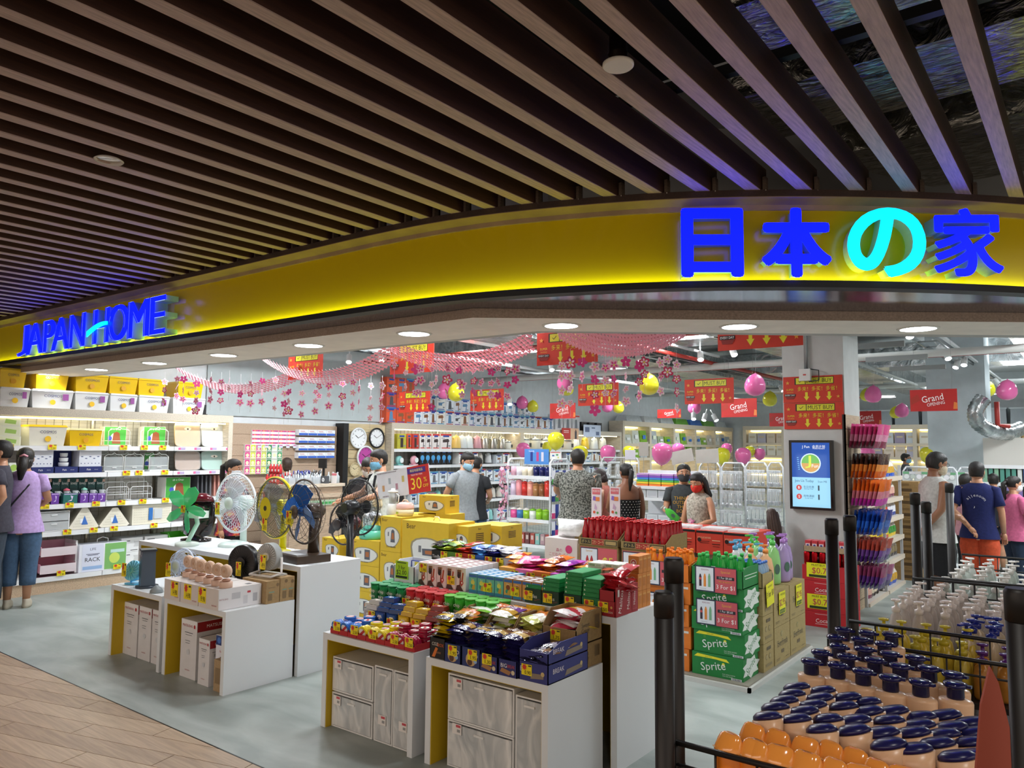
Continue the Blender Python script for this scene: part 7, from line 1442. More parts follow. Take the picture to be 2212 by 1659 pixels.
place_px(ORG,DZ+.20,'body_wash','orange body wash bottle in the nearest basket, %s of the orange ones','bottle','orange body wash bottles',washor())
place_px(NAV,DZ+.215,'lotion_bottle','peach lotion bottle with slanted navy cap, nearest basket, %s of its kind','bottle','peach bottles with navy caps',lotion())
place_px(PMP,DZ+.235,'pump_lotion','peach pump bottle with round navy pump, %s of its kind','bottle','peach pump bottles',pumpb())
def grid(x0,x1,nx_,y0,y1,ny_,build,name,label,cat,group,z=DZ+.001,rz=(-3,3),jit=.008,skip=0):
    p=build.build(name); tag(p,'x',cat,group); q=0; r=random.Random(nx_*ny_)
    for j in range(ny_):
        for i in range(nx_):
            if r.random() < skip: continue
            o=p if q == 0 else p.copy()
            if q: C.objects.link(o)
            q += 1; o.location=(x0+(x1-x0)*i/max(1,nx_-1)+r.uniform(-jit,jit),y0+(y1-y0)*j/max(1,ny_-1)+r.uniform(-jit,jit),z); o.rotation_euler=(0,0,r.uniform(*rz)); o['label']=label % (ORD[i],ORD[j])
def pump(col,cap,H=.19,kind='gloss',al=1,r=.034,nozzle=.045):
    m=MB(); mm=mat(col,'clear',al) if al < 1 else mat(col,kind)
    m.loft([((0,0,0),r*.9,r*.7),((0,0,.01),r,r*.8),((0,0,H*.55),r,r*.8),((0,0,H*.72),r*.75,r*.65),((0,0,H*.78),.014,.014),((0,0,H*.82),.013,.013)],mm,16)
    m.lathe([(.017,H*.8),(.018,H*.9),(.007,H*.92),(.006,H*1.02),(.018,H*1.03),(.02,H*1.07),(.008,H*1.08)],(cap,'gloss'),14); m.box(0,-.006,H*1.03,nozzle,.006,H*1.07,(cap,'gloss')); return m
grid(-.72,-.42,5,3.18,3.42,3,pump('#d8c04a','#c8b83a',.17,al=.9,nozzle=.0),'oil_bottle','yellow bottle in the second basket, %s along, %s row','bottle','yellow bottles')
grid(-.36,-.12,4,3.18,3.30,2,pump('#c88a3a','#5a2a7a',.15,al=.85,nozzle=.0),'shampoo_bottle','amber bottle with purple cap, %s along, %s row','bottle','amber bottles with purple caps')
grid(-.42,-.10,5,3.42,3.62,3,pump('#c8b89a','#1a2a8a',.19),'pump_bottle','pale bottle with royal blue pump, %s along, %s row','bottle','royal blue pump bottles')
grid(-.72,-.10,8,3.70,4.25,6,pump('#cfc4bc','#e4dcd8',.2,al=.6,nozzle=.03),'clear_bottle','clear lidded pump bottle in the second basket, %s along, %s row','bottle','clear pump bottles')
grid(-.64,.0,7,4.52,5.42,6,pump('#c4cfc8','#e6e4e0',.2,al=.7),'white_pump_bottle','white pump bottle in the third basket, %s along, %s row','bottle','white pump bottles')
m=MB(); pl=[(0,0),(.075,.02),(.07,.12),(.045,.24),(.03,.27),(.01,.2),(-.005,.08)]; m.plate(pl,(0,0,0),X_,Z_,.006,('#a04c3a','satin'))
x,y,z=at(2150,1660,1.45); tag(m.build('leaf_sign',loc=(x-.03,y,z-.085),rot=(0,0,YAW)),'reddish brown pointed card hanging by the right post','sign')
# ================================================================ fascia lettering
def letter(ch,P0,ax,w_,h,depth,face,side,edge,label,name='sign_letter',fat=0):
    V,Pf,x0,x1,y0,y1=text_geo(ch,7); kx=w_/(x1-x0); ky=h/(y1-y0)
    o=thing(name,label,'sign letter',P0,math.atan2(ax[1],ax[0]),'sign letters on the fascia')
    F_=[(( v.x-(x0+x1)/2)*kx,0,(v.y-y0)*ky) for v in V]
    cnt={}
    for p in Pf:
        for a,b in zip(p,p[1:]+p[:1]):
            k=(round(V[a].x,4),round(V[a].y,4)); l=(round(V[b].x,4),round(V[b].y,4)); cnt.setdefault(tuple(sorted((k,l))),[]).append((a,b))
    m=MB(); m.add(F_,Pf,face); m.build('lit_face',o)
    m=MB(); E_=[e[0] for e in cnt.values() if len(e) == 1]
    for a,b in E_:
        pa,pb=F_[a],F_[b]; m.add([pa,pb,(pb[0],depth,pb[2]),(pa[0],depth,pa[2])],[(0,3,2,1)],side)
    m.build('side_return',o)
    m=MB()
    for a,b in E_:
        pa,pb=Vector(F_[a]),Vector(F_[b])
        if (pb-pa).length > .02: m.tube([pa+Vector((0,.001,0)),pb+Vector((0,.001,0))],.0022,edge,3)
    if m.v: m.build('edge_trim',o)
    return o
BLF=mat('#0006ff','emit',7.0); CYF=mat('#00c8ff','emit',2.2); SID=mat('#8fb4c8','satin'); EDG=mat('#c8e4ff','emit',1.4)
def bold(x0_,x1_): return
LT=[('J',42,63),('A',61,94),('P',96,119),('A',115,149),('N',152,183),('H',203,234),('O',236,275),('M',278,319),('E',323,354)]
NMS=['first letter J of the blue fascia lettering, far left','letter A after the J in the blue lettering','letter P in the blue fascia lettering','letter A after the P in the blue lettering','letter N in the blue fascia lettering','letter H with the cyan swoosh in the lettering','letter O in the blue fascia lettering','letter M in the blue fascia lettering','letter E closing the blue lettering']
LF=2.93
def stroke_letter(ch): return ch
for (ch,a,b),lb in zip(LT,NMS):
    xa=atY(a,700,LF)[0]; xb=atY(b,700,LF)[0]
    zb=2.44; zt=2.735 if ch not in 'HOME' or 1 else 2.745
    o=letter(ch,((xa+xb)/2,LF,zb),(1,0),xb-xa,zt-zb,.11,BLF,SID,EDG,lb)
    for c_ in list(o.children):      # bolder stroke: a second, slightly shifted copy of the face
        if c_.name.startswith('lit_face'):
            me=c_.data
            m=MB()
            for q,dx in enumerate((-.02,-.01,.01,.02)):
                m.add([(v.co.x+dx,v.co.y-.0004*(1+q),v.co.z) for v in me.vertices],[list(p.vertices) for p in me.polygons],BLF)
            m.build('lit_face',o)
m=MB(); xa=atY(193,705,LF)[0]; xb=atY(236,698,LF)[0]; pl=[]
for k in range(9): t=k/8; pl.append((xa+(xb-xa)*t,2.555+.06*math.sin(t*1.9)))
pl2=[(x,z-.028-.02*(1-i/8)) for i,(x,z) in enumerate(pl)]
m.plate([(x,z) for x,z in pl2]+[(x,z) for x,z in reversed(pl)],(0,LF-.012,0),X_,Z_,.01,CYF); tag(m.build('swoosh'),'cyan swoosh crossing the letter H of the fascia lettering','sign letter')
KJ=[('日',1478,1601,BLF,'kanji reading sun, first of the four large characters'),('本',1652,1792,BLF,'kanji reading origin, second of the large characters'),('の',1838,1997,CYF,'cyan hiragana character, third of the large characters'),('家',2022,2166,BLF,'kanji reading house, last of the large characters')]
for ch,a,b,fc,lb in KJ:
    k=.975; A=G(a,594,2.475); B=G(b,594,2.475); A=(A[0]*k,A[1]*k); B=(B[0]*k,B[1]*k); w_=math.hypot(B[0]-A[0],B[1]-A[1]); z=EYE+.875*k
    ax=((B[0]-A[0])/w_,(B[1]-A[1])/w_)
    o=letter(ch,((A[0]+B[0])/2,(A[1]+B[1])/2,z),ax,w_,.325,.11,fc,SID if fc is BLF else mat('#cfe6c8','satin'),EDG,lb)
    nm=[c_ for c_ in o.children if c_.name.startswith('lit_face')][0]; m=MB()
    bo=.6 if ch == '家' else 1
    for q,(dx,dz) in enumerate(((-.014,0),(.014,0),(0,.012),(0,-.012),(-.01,.009),(.01,-.009),(-.01,-.009),(.01,.009))): m.add([(v.co.x+dx*bo,-.0005-.0003*q,v.co.z+dz*bo) for v in nm.data.vertices],[list(p.vertices) for p in nm.data.polygons],fc)
    m.build('lit_face',o)
# ================================================================ things above the slats
o=thing('ceiling_speaker','round cream ceiling speaker hanging between the slats','speaker',(-1.208,2.138,2.86)); m=MB(); m.lathe([(.048,0),(.052,.004),(.052,.012),(.03,.016)],('#e8dccb','satin'),26); m.build('disc',o)
m=MB(); m.lathe([(.03,.014),(.034,.02),(.03,.026),(.034,.032),(.03,.038),(.034,.044),(.03,.05),(.03,.12)],('#8a7868','metal'),18); m.build('ribbed_body',o)
o=thing('recessed_lamp','round unlit downlight ring on the slats at the upper left','light',(-3.467,1.531,2.862)); m=MB(); m.lathe([(.058,0),(.062,.004),(.05,.012)],('#e0d6ca','gloss'),26,cap=False); m.build('ring',o); m=MB(); m.disc((0,0,.012),X_,NY,.05,('#d8d0c4','chrome'),22); m.rect((0,0,.011),(.7,.7,0),(.7,-.7,0),.1,.006,('#c8c0b4','chrome'),.001); m.build('reflector',o)
for i,(px,py,L) in enumerate(((832,193,.06),(893,236,.16))):
    x,y=G(px,py,3.0); m=MB(); m.box(-L/2,-.03,0,L/2,.03,.002,('#b9a82c','paper')); tag(m.build('warning_tape',loc=(x,y,3.03),rot=(0,0,R(-20))),'yellow paper tape above the slats, %s piece' % ('shorter','longer')[i],'tape')
FOIL=noise_mat('duct_foil',('#9c988c','#eae6da'),7,.22,(1,3,1),bump=1.0,metal=1,dist=2)
for i,(pl,z0,z1,lb) in enumerate((([(-1.35,3.5),(1.0,3.45),(1.0,4.05),(-1.3,4.1)],3.3,3.6,'foil wrapped duct above the slats at the right, rear one'),([(-1.2,2.75),(1.0,2.7),(1.0,3.2),(-1.1,3.25)],3.3,3.55,'foil wrapped duct above the slats at the right, front one'),([(-1.2,4.4),(1.2,4.3),(1.2,5.3),(-.75,5.3)],3.25,3.6,'foil wrapped duct above the fascia top right'))):
    m=MB(); m.prism(pl,z0,z1,FOIL); tag(m.build('duct'),lb,'duct')
# ================================================================ shop ceiling services
SIL=noise_mat('silver_wrap',('#8f9698','#d0d4d4'),5,.22,(1,1,1),bump=.8,metal=.85,dist=1.5)
def bx(x0,y0,z0,x1,y1,z1,mt,name,lb,cat): m=MB(); m.box(x0,y0,z0,x1,y1,z1,mt); return tag(m.build(name),lb,cat)
bx(-6.4,6.5,3.0,-5.7,22,3.35,SIL,'duct','long silver wrapped duct running towards the back of the shop','duct')
bx(-9.0,9.4,3.05,-2.8,10.1,3.4,SIL,'duct','silver wrapped cross duct in the middle of the shop','duct')
bx(-8.8,15.0,3.1,3.5,15.8,3.5,SIL,'duct','silver wrapped cross duct near the back','duct')
bx(-3.9,5.8,3.05,-3.3,22,3.4,SIL,'duct','silver wrapped duct left of the pillar','duct')
bx(-.9,6.5,3.15,-.3,22,3.5,SIL,'duct','silver wrapped duct right of the pillar','duct')
for i,(a,b,r_,c_,lb) in enumerate((((-9.4,8.3,2.95),(3,8.3,2.95),.03,'#a8322a','red sprinkler pipe crossing the shop, nearest'),((-9.4,12.4,2.98),(3,12.4,2.98),.035,'#a8322a','red sprinkler pipe crossing the shop, second'),((-4.6,5.2,2.9),(-4.6,22,2.9),.03,'#a8322a','red sprinkler pipe running to the back'),((-1.05,6.5,2.95),(.5,20,2.95),.04,'#a8322a','red sprinkler pipe at the right side'),((-9.4,11,2.85),(3,11,2.85),.05,'#d8d8d4','white pipe crossing the shop'),((-7.4,5,2.9),(-7.4,22,2.9),.03,'#c4c8c8','grey conduit running back on the left'),((-2.9,5.6,2.95),(-2.9,22,2.95),.03,'#c4c8c8','grey conduit running back left of the pillar'),((-9.4,17.5,2.95),(3,17.5,2.95),.05,'#d0d2d0','white pipe crossing near the back'))):
    m=MB(); m.tube([a,b],r_,(c_,'satin'),8); tag(m.build('ceiling_pipe'),lb,'pipe')
for i,y in enumerate((6.6,7.8,10.6,13.4,16.4,19.4)): bx(-9.4,y,3.55,4.5,y+.3,3.7,('#b8bcbc','matte'),'ceiling_beam','pale beam under the shop ceiling, %s from the front' % ORD[i],'beam')
for i,(x,y0,y1) in enumerate(((-8.3,5,13),(-5.1,6.5,15),(-1.62,7,19))):
    t=thing('cable_tray','grey open cable tray running to the back, %s from the left' % ORD[i],'cable tray',(x,0,2.95))
    for dx in (-.12,.12): m=MB(); m.box(dx-.01,y0,0,dx+.01,y1,.05,('#8f9496','metal')); m.build('side_rail',t)
    y=y0
    while y < y1: m=MB(); m.box(-.12,y,0,.12,y+.03,.015,('#9a9fa0','metal')); m.build('rung',t); y += .6
for i,y in enumerate((7.6,9.0,10.4,11.8)):
    x=-1.95; bx(x-.35,y,2.72,x+.35,y+.05,2.78,('#8a8d8c','satin'),'strut','grey cross strut under the track lights, %s from the front' % ORD[i],'strut')
for i,(x,y0,y1) in enumerate(((-1.45,6.5,18),(-8.6,6,9),(-4.5,9.3,11),(-5.4,9,11))): bx(x-.02,y0,2.98,x+.02,y1,3.01,('#d8dadb','satin'),'light_track','white light track, %s' % ('along the right aisle','by the left wall','left of the pillar','in the middle')[i],'track')
def track_lamp():
    o=thing('track_lamp','x','light',group='white track lamps'); m=MB(); m.tube([(0,0,.12),(0,0,.02)],.01,('#e6e8e8','satin'),6); m.build('arm',o)
    m=MB(); m.lathe([(.042,.0),(.045,-.13),(.04,-.135)],('#e6e8e8','satin'),18,cap=False); m.disc((0,0,0),X_,Y_,.042,'#e6e8e8'); m.build('can',o)
    m=MB(); m.disc((0,0,-.128),X_,NY,.041,mat('#f6faff','emit',18),18); m.build('lens',o); return o
TLP=[(702,793),(754,784),(821,781),(1378,784),(1513,779),(1581,769),(1963,730),(2028,766),(2044,777),(2084,790),(2105,821),(2148,832),(2070,795),(2120,826),(1685,845),(1101,873),(1258,785),(1190,801),(2165,845),(2185,852),(1498,905),(1524,907),(1541,908)]
p=track_lamp()
for i,(px,py) in enumerate(TLP):
    d=17 if py > 870 else None
    x,y=G(px,py,2.84) if d is None else at(px,py,14)[:2]; z=2.95 if d is None else at(px,py,14)[2]+.1
    lb='white cylindrical track lamp, %s in the row seen from the left' % ORD[i]
    if i: o=dup(p,(x,y,z),None,lb)
    else: o=p; o.location=(x,y,z); o['label']=lb
    o.rotation_euler=(R(-32),R(-18) if i % 3 else R(14),R(20*(i % 4)))
BL=[(1930,831),(1915,854),(1937,862),(678,833),(1570,845),(1105,870),(1212,800),(1330,795),(2170,870),(1990,850),(860,822)]
p=None
for i,(px,py) in enumerate(BL):
    x,y=G(px,py,3.02); y=min(y,22); lb='flat round white ceiling light deep in the shop, %s from the first' % ORD[i]
    if p is None:
        p=thing('ceiling_light',lb,'light',(x,y,3.0),group='flat round ceiling lights'); m=MB(); m.lathe([(.2,0),(.21,.01),(.2,.05)],('#e6e8e8','satin'),26,cap=False); m.build('housing',p); m=MB(); m.disc((0,0,.002),X_,NY,.198,mat('#f6faff','emit',8),26); m.build('diffuser',p)
    else: dup(p,(x,y,3.0),None,lb)
# ribbed flexible duct at the far right
pts=[at(2125,860,11),at(2108,885,11),at(2112,912,11),at(2140,930,11),at(2175,935,11.2),at(2205,925,11.5)]; m=MB(); pp=catmull([tuple(q) for q in pts],10); m.tube(pp,[.1+.012*(k % 2) for k in range(len(pp))],SIL,14); tag(m.build('flexible_duct'),'silver ribbed flexible duct curling down at the far right','duct')
pts=[at(2153,868,11),at(2155,918,11),at(2180,921,11)]; m=MB(); m.tube(pts,.035,('#a8322a','satin'),8); tag(m.build('ceiling_pipe'),'bent red pipe beside the flexible duct','pipe')
# ================================================================ hanging signs
def must_buy(W,H):
    m=MB(); m.box(-W/2,0,0,W/2,.004,H,('#c9361f','paper')); ST=[(.5*(1 if k % 2 == 0 else .42)*math.sin(PI*k/5),.5*(1 if k % 2 == 0 else .42)*math.cos(PI*k/5)) for k in range(10)]
    deco(m,W,H,[('r',.53,.82,.66,.27,'#231c14'),('r',.3,.82,.155,.23,'#d8d22a'),('r',.62,.82,.46,.23,'#d8d22a'),('t',.3,.82,.16,'#1c2414','✓',.12),('t',.62,.82,.15,'#23280f','MUST BUY',.42),('t',.58,.52,.13,'#e0d42a','多来！多买！多省！',.66),
                   ('t',.12,.5,.07,'#e0d42a','SUPER',.17),('t',.12,.4,.05,'#e0a83a','SAVING',.17),('r',.12,.29,.19,.09,'#1c1614'),('t',.12,.29,.055,'#f4f0ec','EVERY DAY',.17),('p',.12,.2,[(-.08,.04),(.09,.04),(.06,-.06),(-.06,-.06)],'#8a241a'),('p',.08,.76,[(x*.08,z*.16) for x,z in ST],'#e0a03a'),('p',.93,.2,[(x*.07,z*.14) for x,z in ST],'#e0a03a')])
    for k in range(3): deco(m,W,H,[('p',.4+.19*k,.22,[(-.022,.17),(.022,.17),(.022,.0),(.048,.0),(0,-.15),(-.048,.0),(-.022,.0)],'#e0d42a')])
    return m
def grand(W,H):
    m=MB(); m.box(-W/2,0,0,W/2,.004,H,('#b3231f','paper')); deco(m,W,H,[('p',.12,.5,[(-.1,-.2),(.1,0),(.05,.3),(-.1,.1)],'#a02a1c'),('p',.95,.2,[(-.04,-.12),(.045,-.12),(.045,.16),(-.02,.2)],'#d87a3a'),('s',.48,.6,.3,'#f4ecea','Grand',.46,10),('s',.55,.34,.15,'#f0e6e4','OPENING',.38,10)]); return m
SG=[(623,697,762,818),(843,937,741,806),(862,929,846,890),(1016,1088,841,887),(1160,1291,714,786),(1249,1336,828,876),(1550,1734,655,752),(1479,1585,818,872)]
SGL=['at the left behind the pink garland','behind the second garland','above the appliance boxes','behind the flower strings in the middle','large one top centre','below the centre garland','cut off by the soffit left of the pillar','between garland and pillar']
def hang(px0,px1,pt,pb,W,mk,name,lb,H=None,y=None):
    pc=(pt+pb)/2
    if y is None:
        a=ray(px0,pc); b=ray(px1,pc); y=W/(b.x/b.y-a.x/a.y)
    a=atY(px0,pc,y)[0]; b=atY(px1,pc,y)[0]; z1=atY((px0+px1)/2,pt,y)[1]; z0=atY((px0+px1)/2,pb,y)[1]
    m=mk(b-a,z1-z0)
    if y < 7.9 or y > 8.1:
        for x in (-(b-a)*.4,(b-a)*.4): m.tube([(x,.002,z1-z0),(x,.002,max(z1-z0+.1,3.69-z0))],.0012,'#8a8a8a',3)
    return tag(m.build(name,loc=((a+b)/2,y,z0)),lb,'sign')
for (a,b,t_,bt),lb in zip(SG,SGL): hang(a,b,t_,bt,.6 if a != 1550 else .75,must_buy,'hanging_sign','red and yellow MUST BUY sign '+lb)
hang(1692,1820,812,869,.6,must_buy,'wall_sign','upper red MUST BUY sign fixed on the pillar',y=7.985); hang(1694,1823,869.5,927,.6,must_buy,'wall_sign','lower red MUST BUY sign fixed on the pillar',y=7.985)
for (a,b,t_,bt),lb in zip([(1188,1243,871,904),(1420,1471,884,903),(1558,1635,861,901),(1662,1716,892,921),(1842,1904,888,920),(1966,2068,841,888)],['left of centre','small, in front of the bedding','left of the pillar','partly behind the pillar','behind the snack bunches','large, right of the pillar']): hang(a,b,t_,bt,.5,grand,'hanging_sign','red Grand Opening sign, '+lb)
# ================================================================ balloons
BA=[('p',1220,826,17),('y',1224,839,15),('p',960,845,16),('y',985,848,18),('p',1128,870,13),('y',1151,878,12),('y',1402,831,21),('p',1500,880,14),('p',1631,832,22),('y',1663,862,15),('p',1130,972,15),('y',1201,952,18),('y',1182,966,11),('y',1253,980,17),('p',1313,979,17),('y',1358,977,13),('p',1430,980,22),('p',1465,972,14),('y',1560,985,17),('p',1570,970,12),('p',1605,985,17),('y',1620,975,11),('p',1641,981,12),('p',1886,852,17),('y',1872,853,13),('y',1935,891,12),('p',1948,887,14),('y',2132,840,16),('p',2175,843,20),('p',1873,980,16),('y',2005,983,17),('p',2036,978,11),('y',2063,981,14),('p',1312,878,12),('y',1336,880,12)]
PB={}
for k,c_ in (('p','#ee6fae'),('y','#e2dc2a')):
    m=MB(); m.loft([((0,0,-.157),.012,.012),((0,0,-.148),.006,.006),((0,0,-.14),.03,.03),((0,0,-.12),.066,.066),((0,0,-.08),.102,.102),((0,0,-.02),.126,.126),((0,0,.04),.13,.13),((0,0,.09),.11,.11),((0,0,.12),.075,.075),((0,0,.135),.03,.03)],(c_,'balloon'),20)
    PB[k]=m
    m=MB(); m.v,m.f,m.fm,m.sm,m.mats=list(PB[k].v),list(PB[k].f),list(PB[k].fm),list(PB[k].sm),list(PB[k].mats); m.tube([(0,0,-.155),(0,0,-1.0)],.0012,'#d8d8d8',3); PB[k+'h']=m
ctr={'p': 0,'y': 0}; pro={}
for k,px,py,r_ in BA:
    d=1645*.128/r_; d=min(d,15.5); s_=r_*d/1645/.128; x,y,z=at(px,py,d); 
    lb='%s balloon %s, %s of the %s ones' % ('pink' if k == 'p' else 'yellow','hung below the shop ceiling' if py < 910 else 'above the shelf tops',ORD[ctr[k]],'pink' if k == 'p' else 'yellow'); ctr[k] += 1
    kk=k+'h' if py < 910 else k
    if kk not in pro: pro[kk]=PB[kk].build('balloon'); o=pro[kk]
    else: o=pro[kk].copy(); C.objects.link(o)
    o.location=(x,y,z); o.scale=(s_,)*3; o.rotation_euler=(.1,.1,0) if py > 910 else (PI+.15,.1,0)
    tag(o,lb,'balloon','pink balloons' if k == 'p' else 'yellow balloons')
# ================================================================ pink paper garlands and flower strings
def garland(A,B,z0,zm,W,label,low=.5,za=None):
    o=MB(); N=40; L=6
    dx,dy=B[0]-A[0],B[1]-A[1]; LL=math.hypot(dx,dy); nx,ny=-dy/LL,dx/LL
    def P(t,u,lift=0):
        sag=4*(zm-z0)*(t*(1-t)) if low == .5 else (zm-z0)*(1-((t-low)/(low if t < low else 1-low)) ** 2)
        return (A[0]+dx*t+nx*u,A[1]+dy*t+ny*u,z0+sag+lift-u*.28)
    for i in range(N):
        for j in range(L):
            off=.5/N if j % 2 else 0; t0=i/N+off; t1=t0+1.35/N; tm=(t0+t1)/2; um=((j+.5)/L-.5)*W; hw=W/L*.62
            o.add([P(t0,um,.012),P(tm,um+hw,-.004),P(t1,um,-.002),P(tm,um-hw,-.004)],[(0,1,2,3)],('#f3a3b4','paper'))
            o.add([P(t0,um-.01,.012),P(t0-.3/N,um,.03),P(t0,um+.01,.012)],[(0,1,2)],('#f7b8c6','paper'))
    return tag(o.build('paper_garland'),label,'garland')
garland((-8.22,4.45),(-7.0,5.35),2.47,2.22,.30,'pink paper garland at the far left under the soffit')
garland((-6.60,4.40),(-5.30,5.05),2.50,2.25,.36,'pink paper garland crossing the left MUST BUY sign')
garland((-4.80,4.45),(-3.72,5.10),2.48,2.30,.40,'pink paper garland in the middle of the opening')
garland((-3.12,4.62),(-2.36,5.22),2.50,2.35,.42,'pink paper garland left of the pillar')
FP=[flower(.04,'#d83a86',None),flower(.04,'#f0c4d4','#d8408a'),flower(.036,'#f6e2e8','#e890b4'),flower(.04,'#c8285a','#f0d8e0')]
FP=[f.build('flower') for f in FP]; usedF=set()
ST=[]
r=random.Random(12)
for a,b,n_,d0,d1,y0 in ((345,610,11,8.2,8.0,808),(600,835,11,7.3,7.0,820),(845,1130,15,6.4,6.2,780),(1205,1480,12,5.6,5.4,765)):
    for k in range(n_): ST.append((a+(b-a)*(k+.5)/n_+r.uniform(-8,8),y0+r.uniform(-8,10),d0+(d1-d0)*k/n_))
for i,(px,py,d) in enumerate(ST):
    x,y,z=at(px,py,d); o=thing('flower_string','hanging string of paper blossoms under the pink garlands, %s from the left' % ORD[i],'decoration',(x,y,z),group='hanging blossom strings')
    n_=r.choice([2,3,3,4]); Ls=.1+.09*n_; m=MB(); m.tube([(0,0,.04),(0,0,-Ls)],.0012,'#e6dfe2',3); m.build('thread',o)
    for k in range(n_):
        q=r.choice([0,1,1,2,2,3]) if d > 6 or True else 0; f=FP[q] if q not in usedF else FP[q].copy()
        if q in usedF: C.objects.link(f)
        usedF.add(q); f.parent=o; f.location=(0,0,-.05-k*.1-r.uniform(0,.03)); f.rotation_euler=(r.uniform(-.5,.5),r.uniform(0,3),r.uniform(-.6,1.6)); f.scale=[r.uniform(.75,1.25)]*3
for q,f in enumerate(FP):
    if q not in usedF: bpy.data.objects.remove(f)
# ================================================================ people
SK='#b07a5c'
def person(label,x,y,H,rz,shirt='#777777',pants='#3f5a7a',skin='#c08c6c',hair='short',hc='#17120f',mask=None,lean=0,hy=0,hp=0,armL='down',armR='down',sleeve=.55,pant_z=.12,shoe='#3a3a3c',top='tee',glasses=False,hem=.80,fat=1.0,pant_w=1.0,extra=None,female=False,printf=None,z0=0):
    s=H/1.7; o=thing('person',label,'person',(x,y,z0),rz); SKM=mat(skin,'skin')
    Ms=Matrix.Scale(s,4); hip=Matrix.Translation((0,0,.92)); Mu=Ms @ hip @ Matrix.Rotation(R(lean),4,'X') @ hip.inverted()
    sh=.155 if female else .175; f=fat
    torso=[(.78,.13*f,.10*f,0),(.86,.16*f,.115*f,.005),(.93,.162*f,.115*f,.005),(1.04,(.135 if female else .15)*f,.10*f,0),(1.16,.15*f,.11*f,-.005),(1.28,sh*.98*f,.118*f,-.005),(1.36,sh*1.0*f,.10*f,0),(1.415,sh*.78,.075,.008),(1.445,.075,.06,.012),(1.47,.056,.055,.012),(1.52,.053,.056,.005)]
    B=MB(); B.M=Mu; B.loft([((0,yo,z),rx,ry) for z,rx,ry,yo in torso],SKM,16)
    # arms: shoulder, elbow, wrist
    POSE=dict(down=((.235,.01,1.12),(.245,-.03,.87)),back=((.25,.10,1.13),(.07,.17,.93)),front=((.23,-.04,1.13),(.08,-.22,1.05)),up=((.25,-.08,1.14),(.14,-.25,1.26)),reach=((.26,-.12,1.2),(.24,-.36,1.12)),hip=((.30,.06,1.15),(.19,-.06,.98)),cross=((.23,-.03,1.14),(-.02,-.17,1.08)))
    arms=[]
    for sd,ps in ((1,armL),(-1,armR)):
        e,w_=POSE[ps]; S=Vector((sd*sh*.98*f,.0,1.37)); E_=Vector((sd*e[0]*(.95+.05*f),e[1],e[2])); W_=Vector((sd*w_[0],w_[1],w_[2])); arms.append((S,E_,W_))
        B.M=Mu; B.tube([S+Vector((-sd*.03,0,.01)),S.lerp(E_,.3),E_,E_.lerp(W_,.35),W_],[.052*f,.046*f,.037,.036,.025],SKM,10)
        dr=(W_-E_).normalized(); side=Vector((0,0,1)).cross(dr); side=side.normalized() if side.length > .2 else Vector((1,0,0)); up_=dr.cross(side)
        pc=W_+dr*.045; B.tube([W_,W_+dr*.03,W_+dr*.075],[.022,.032,.03],SKM,8)
        for q in range(4):
            b0=W_+dr*.072+side*(.024-.016*q); L_=(.062,.072,.068,.052)[q]; c1=b0+dr*L_*.55-up_*.006*sd; c2=c1+dr*L_*.35-up_*.02; B.tube([b0,c1,c2],[.0085,.008,.006],SKM,6)
        b0=W_+dr*.03+side*.028; B.tube([b0,b0+side*.022+dr*.03,b0+side*.02+dr*.058],[.010,.009,.007],SKM,6)
    # legs
    B.M=Ms
    for sd in (-1,1): B.tube([(sd*.075,.01,.90),(sd*.085,.0,.70),(sd*.088,-.01,.48),(sd*.088,.01,.36),(sd*.088,.012,.09)],[.088*f,.078*f,.056,.055,.036],SKM,10)
    # head
    nk=Matrix.Translation((0,.005,1.50)); Mh=Mu @ Matrix.Translation((0,0,-.022)) @ nk @ Matrix.Rotation(R(hy),4,'Z') @ Matrix.Rotation(R(hp),4,'X') @ nk.inverted(); B.M=Mh
    B.loft([((0,.012,1.46),.048,.05),((0,.0,1.495),.05,.062),((0,-.016,1.512),.045,.068),((0,-.014,1.53),.057,.078),((0,-.008,1.56),.068,.088),((0,-.002,1.60),.074,.094),((0,.0,1.64),.075,.096),((0,.004,1.68),.064,.084),((0,.006,1.705),.04,.056),((0,.008,1.715),.012,.018)],SKM,16)
    B.loft([((0,-.088,1.575),.014,.012),((0,-.098,1.583),.013,.016),((0,-.096,1.60),.009,.012),((0,-.09,1.622),.006,.008)],SKM,8)
    for sd in (-1,1): B.sphere((sd*.077,.008,1.60),.026,SKM,8,6,(.35,.7,1.15))
    B.build('body',o)
    F_=MB(); F_.M=Mh
    for sd in (-1,1):
        F_.sphere((sd*.029,-.086,1.618),.0115,'#f0ece8',8,5,(1.1,.5,.55)); F_.sphere((sd*.029,-.0915,1.618),.006,'#1c1410',6,4); F_.tube([(sd*.016,-.092,1.637),(sd*.03,-.092,1.641),(sd*.045,-.083,1.636)],.003,hc,4)
    F_.build('eyes',o)
    if mask: m=MB(); m.M=Mh; m.loft([((0,-.022,1.508),.046,.075),((0,-.03,1.53),.061,.082),((0,-.03,1.56),.07,.084),((0,-.03,1.585),.07,.08),((0,-.032,1.60),.06,.072)],(mask,'cloth'),16); m.build('face_mask',o); m=MB(); m.M=Mh; [m.tube([(sd*.062,-.055,z),(sd*.077,-.01,z+.005),(sd*.08,.012,1.60)],.0022,(mask,'cloth'),4) for sd in (-1,1) for z in (1.535,1.59)]; m.build('mask_loop',o)
    else: m=MB(); m.M=Mh; m.tube([(-.022,-.083,1.548),(0,-.088,1.546),(.022,-.083,1.548)],.005,'#8a4a40',5); m.build('mouth',o)
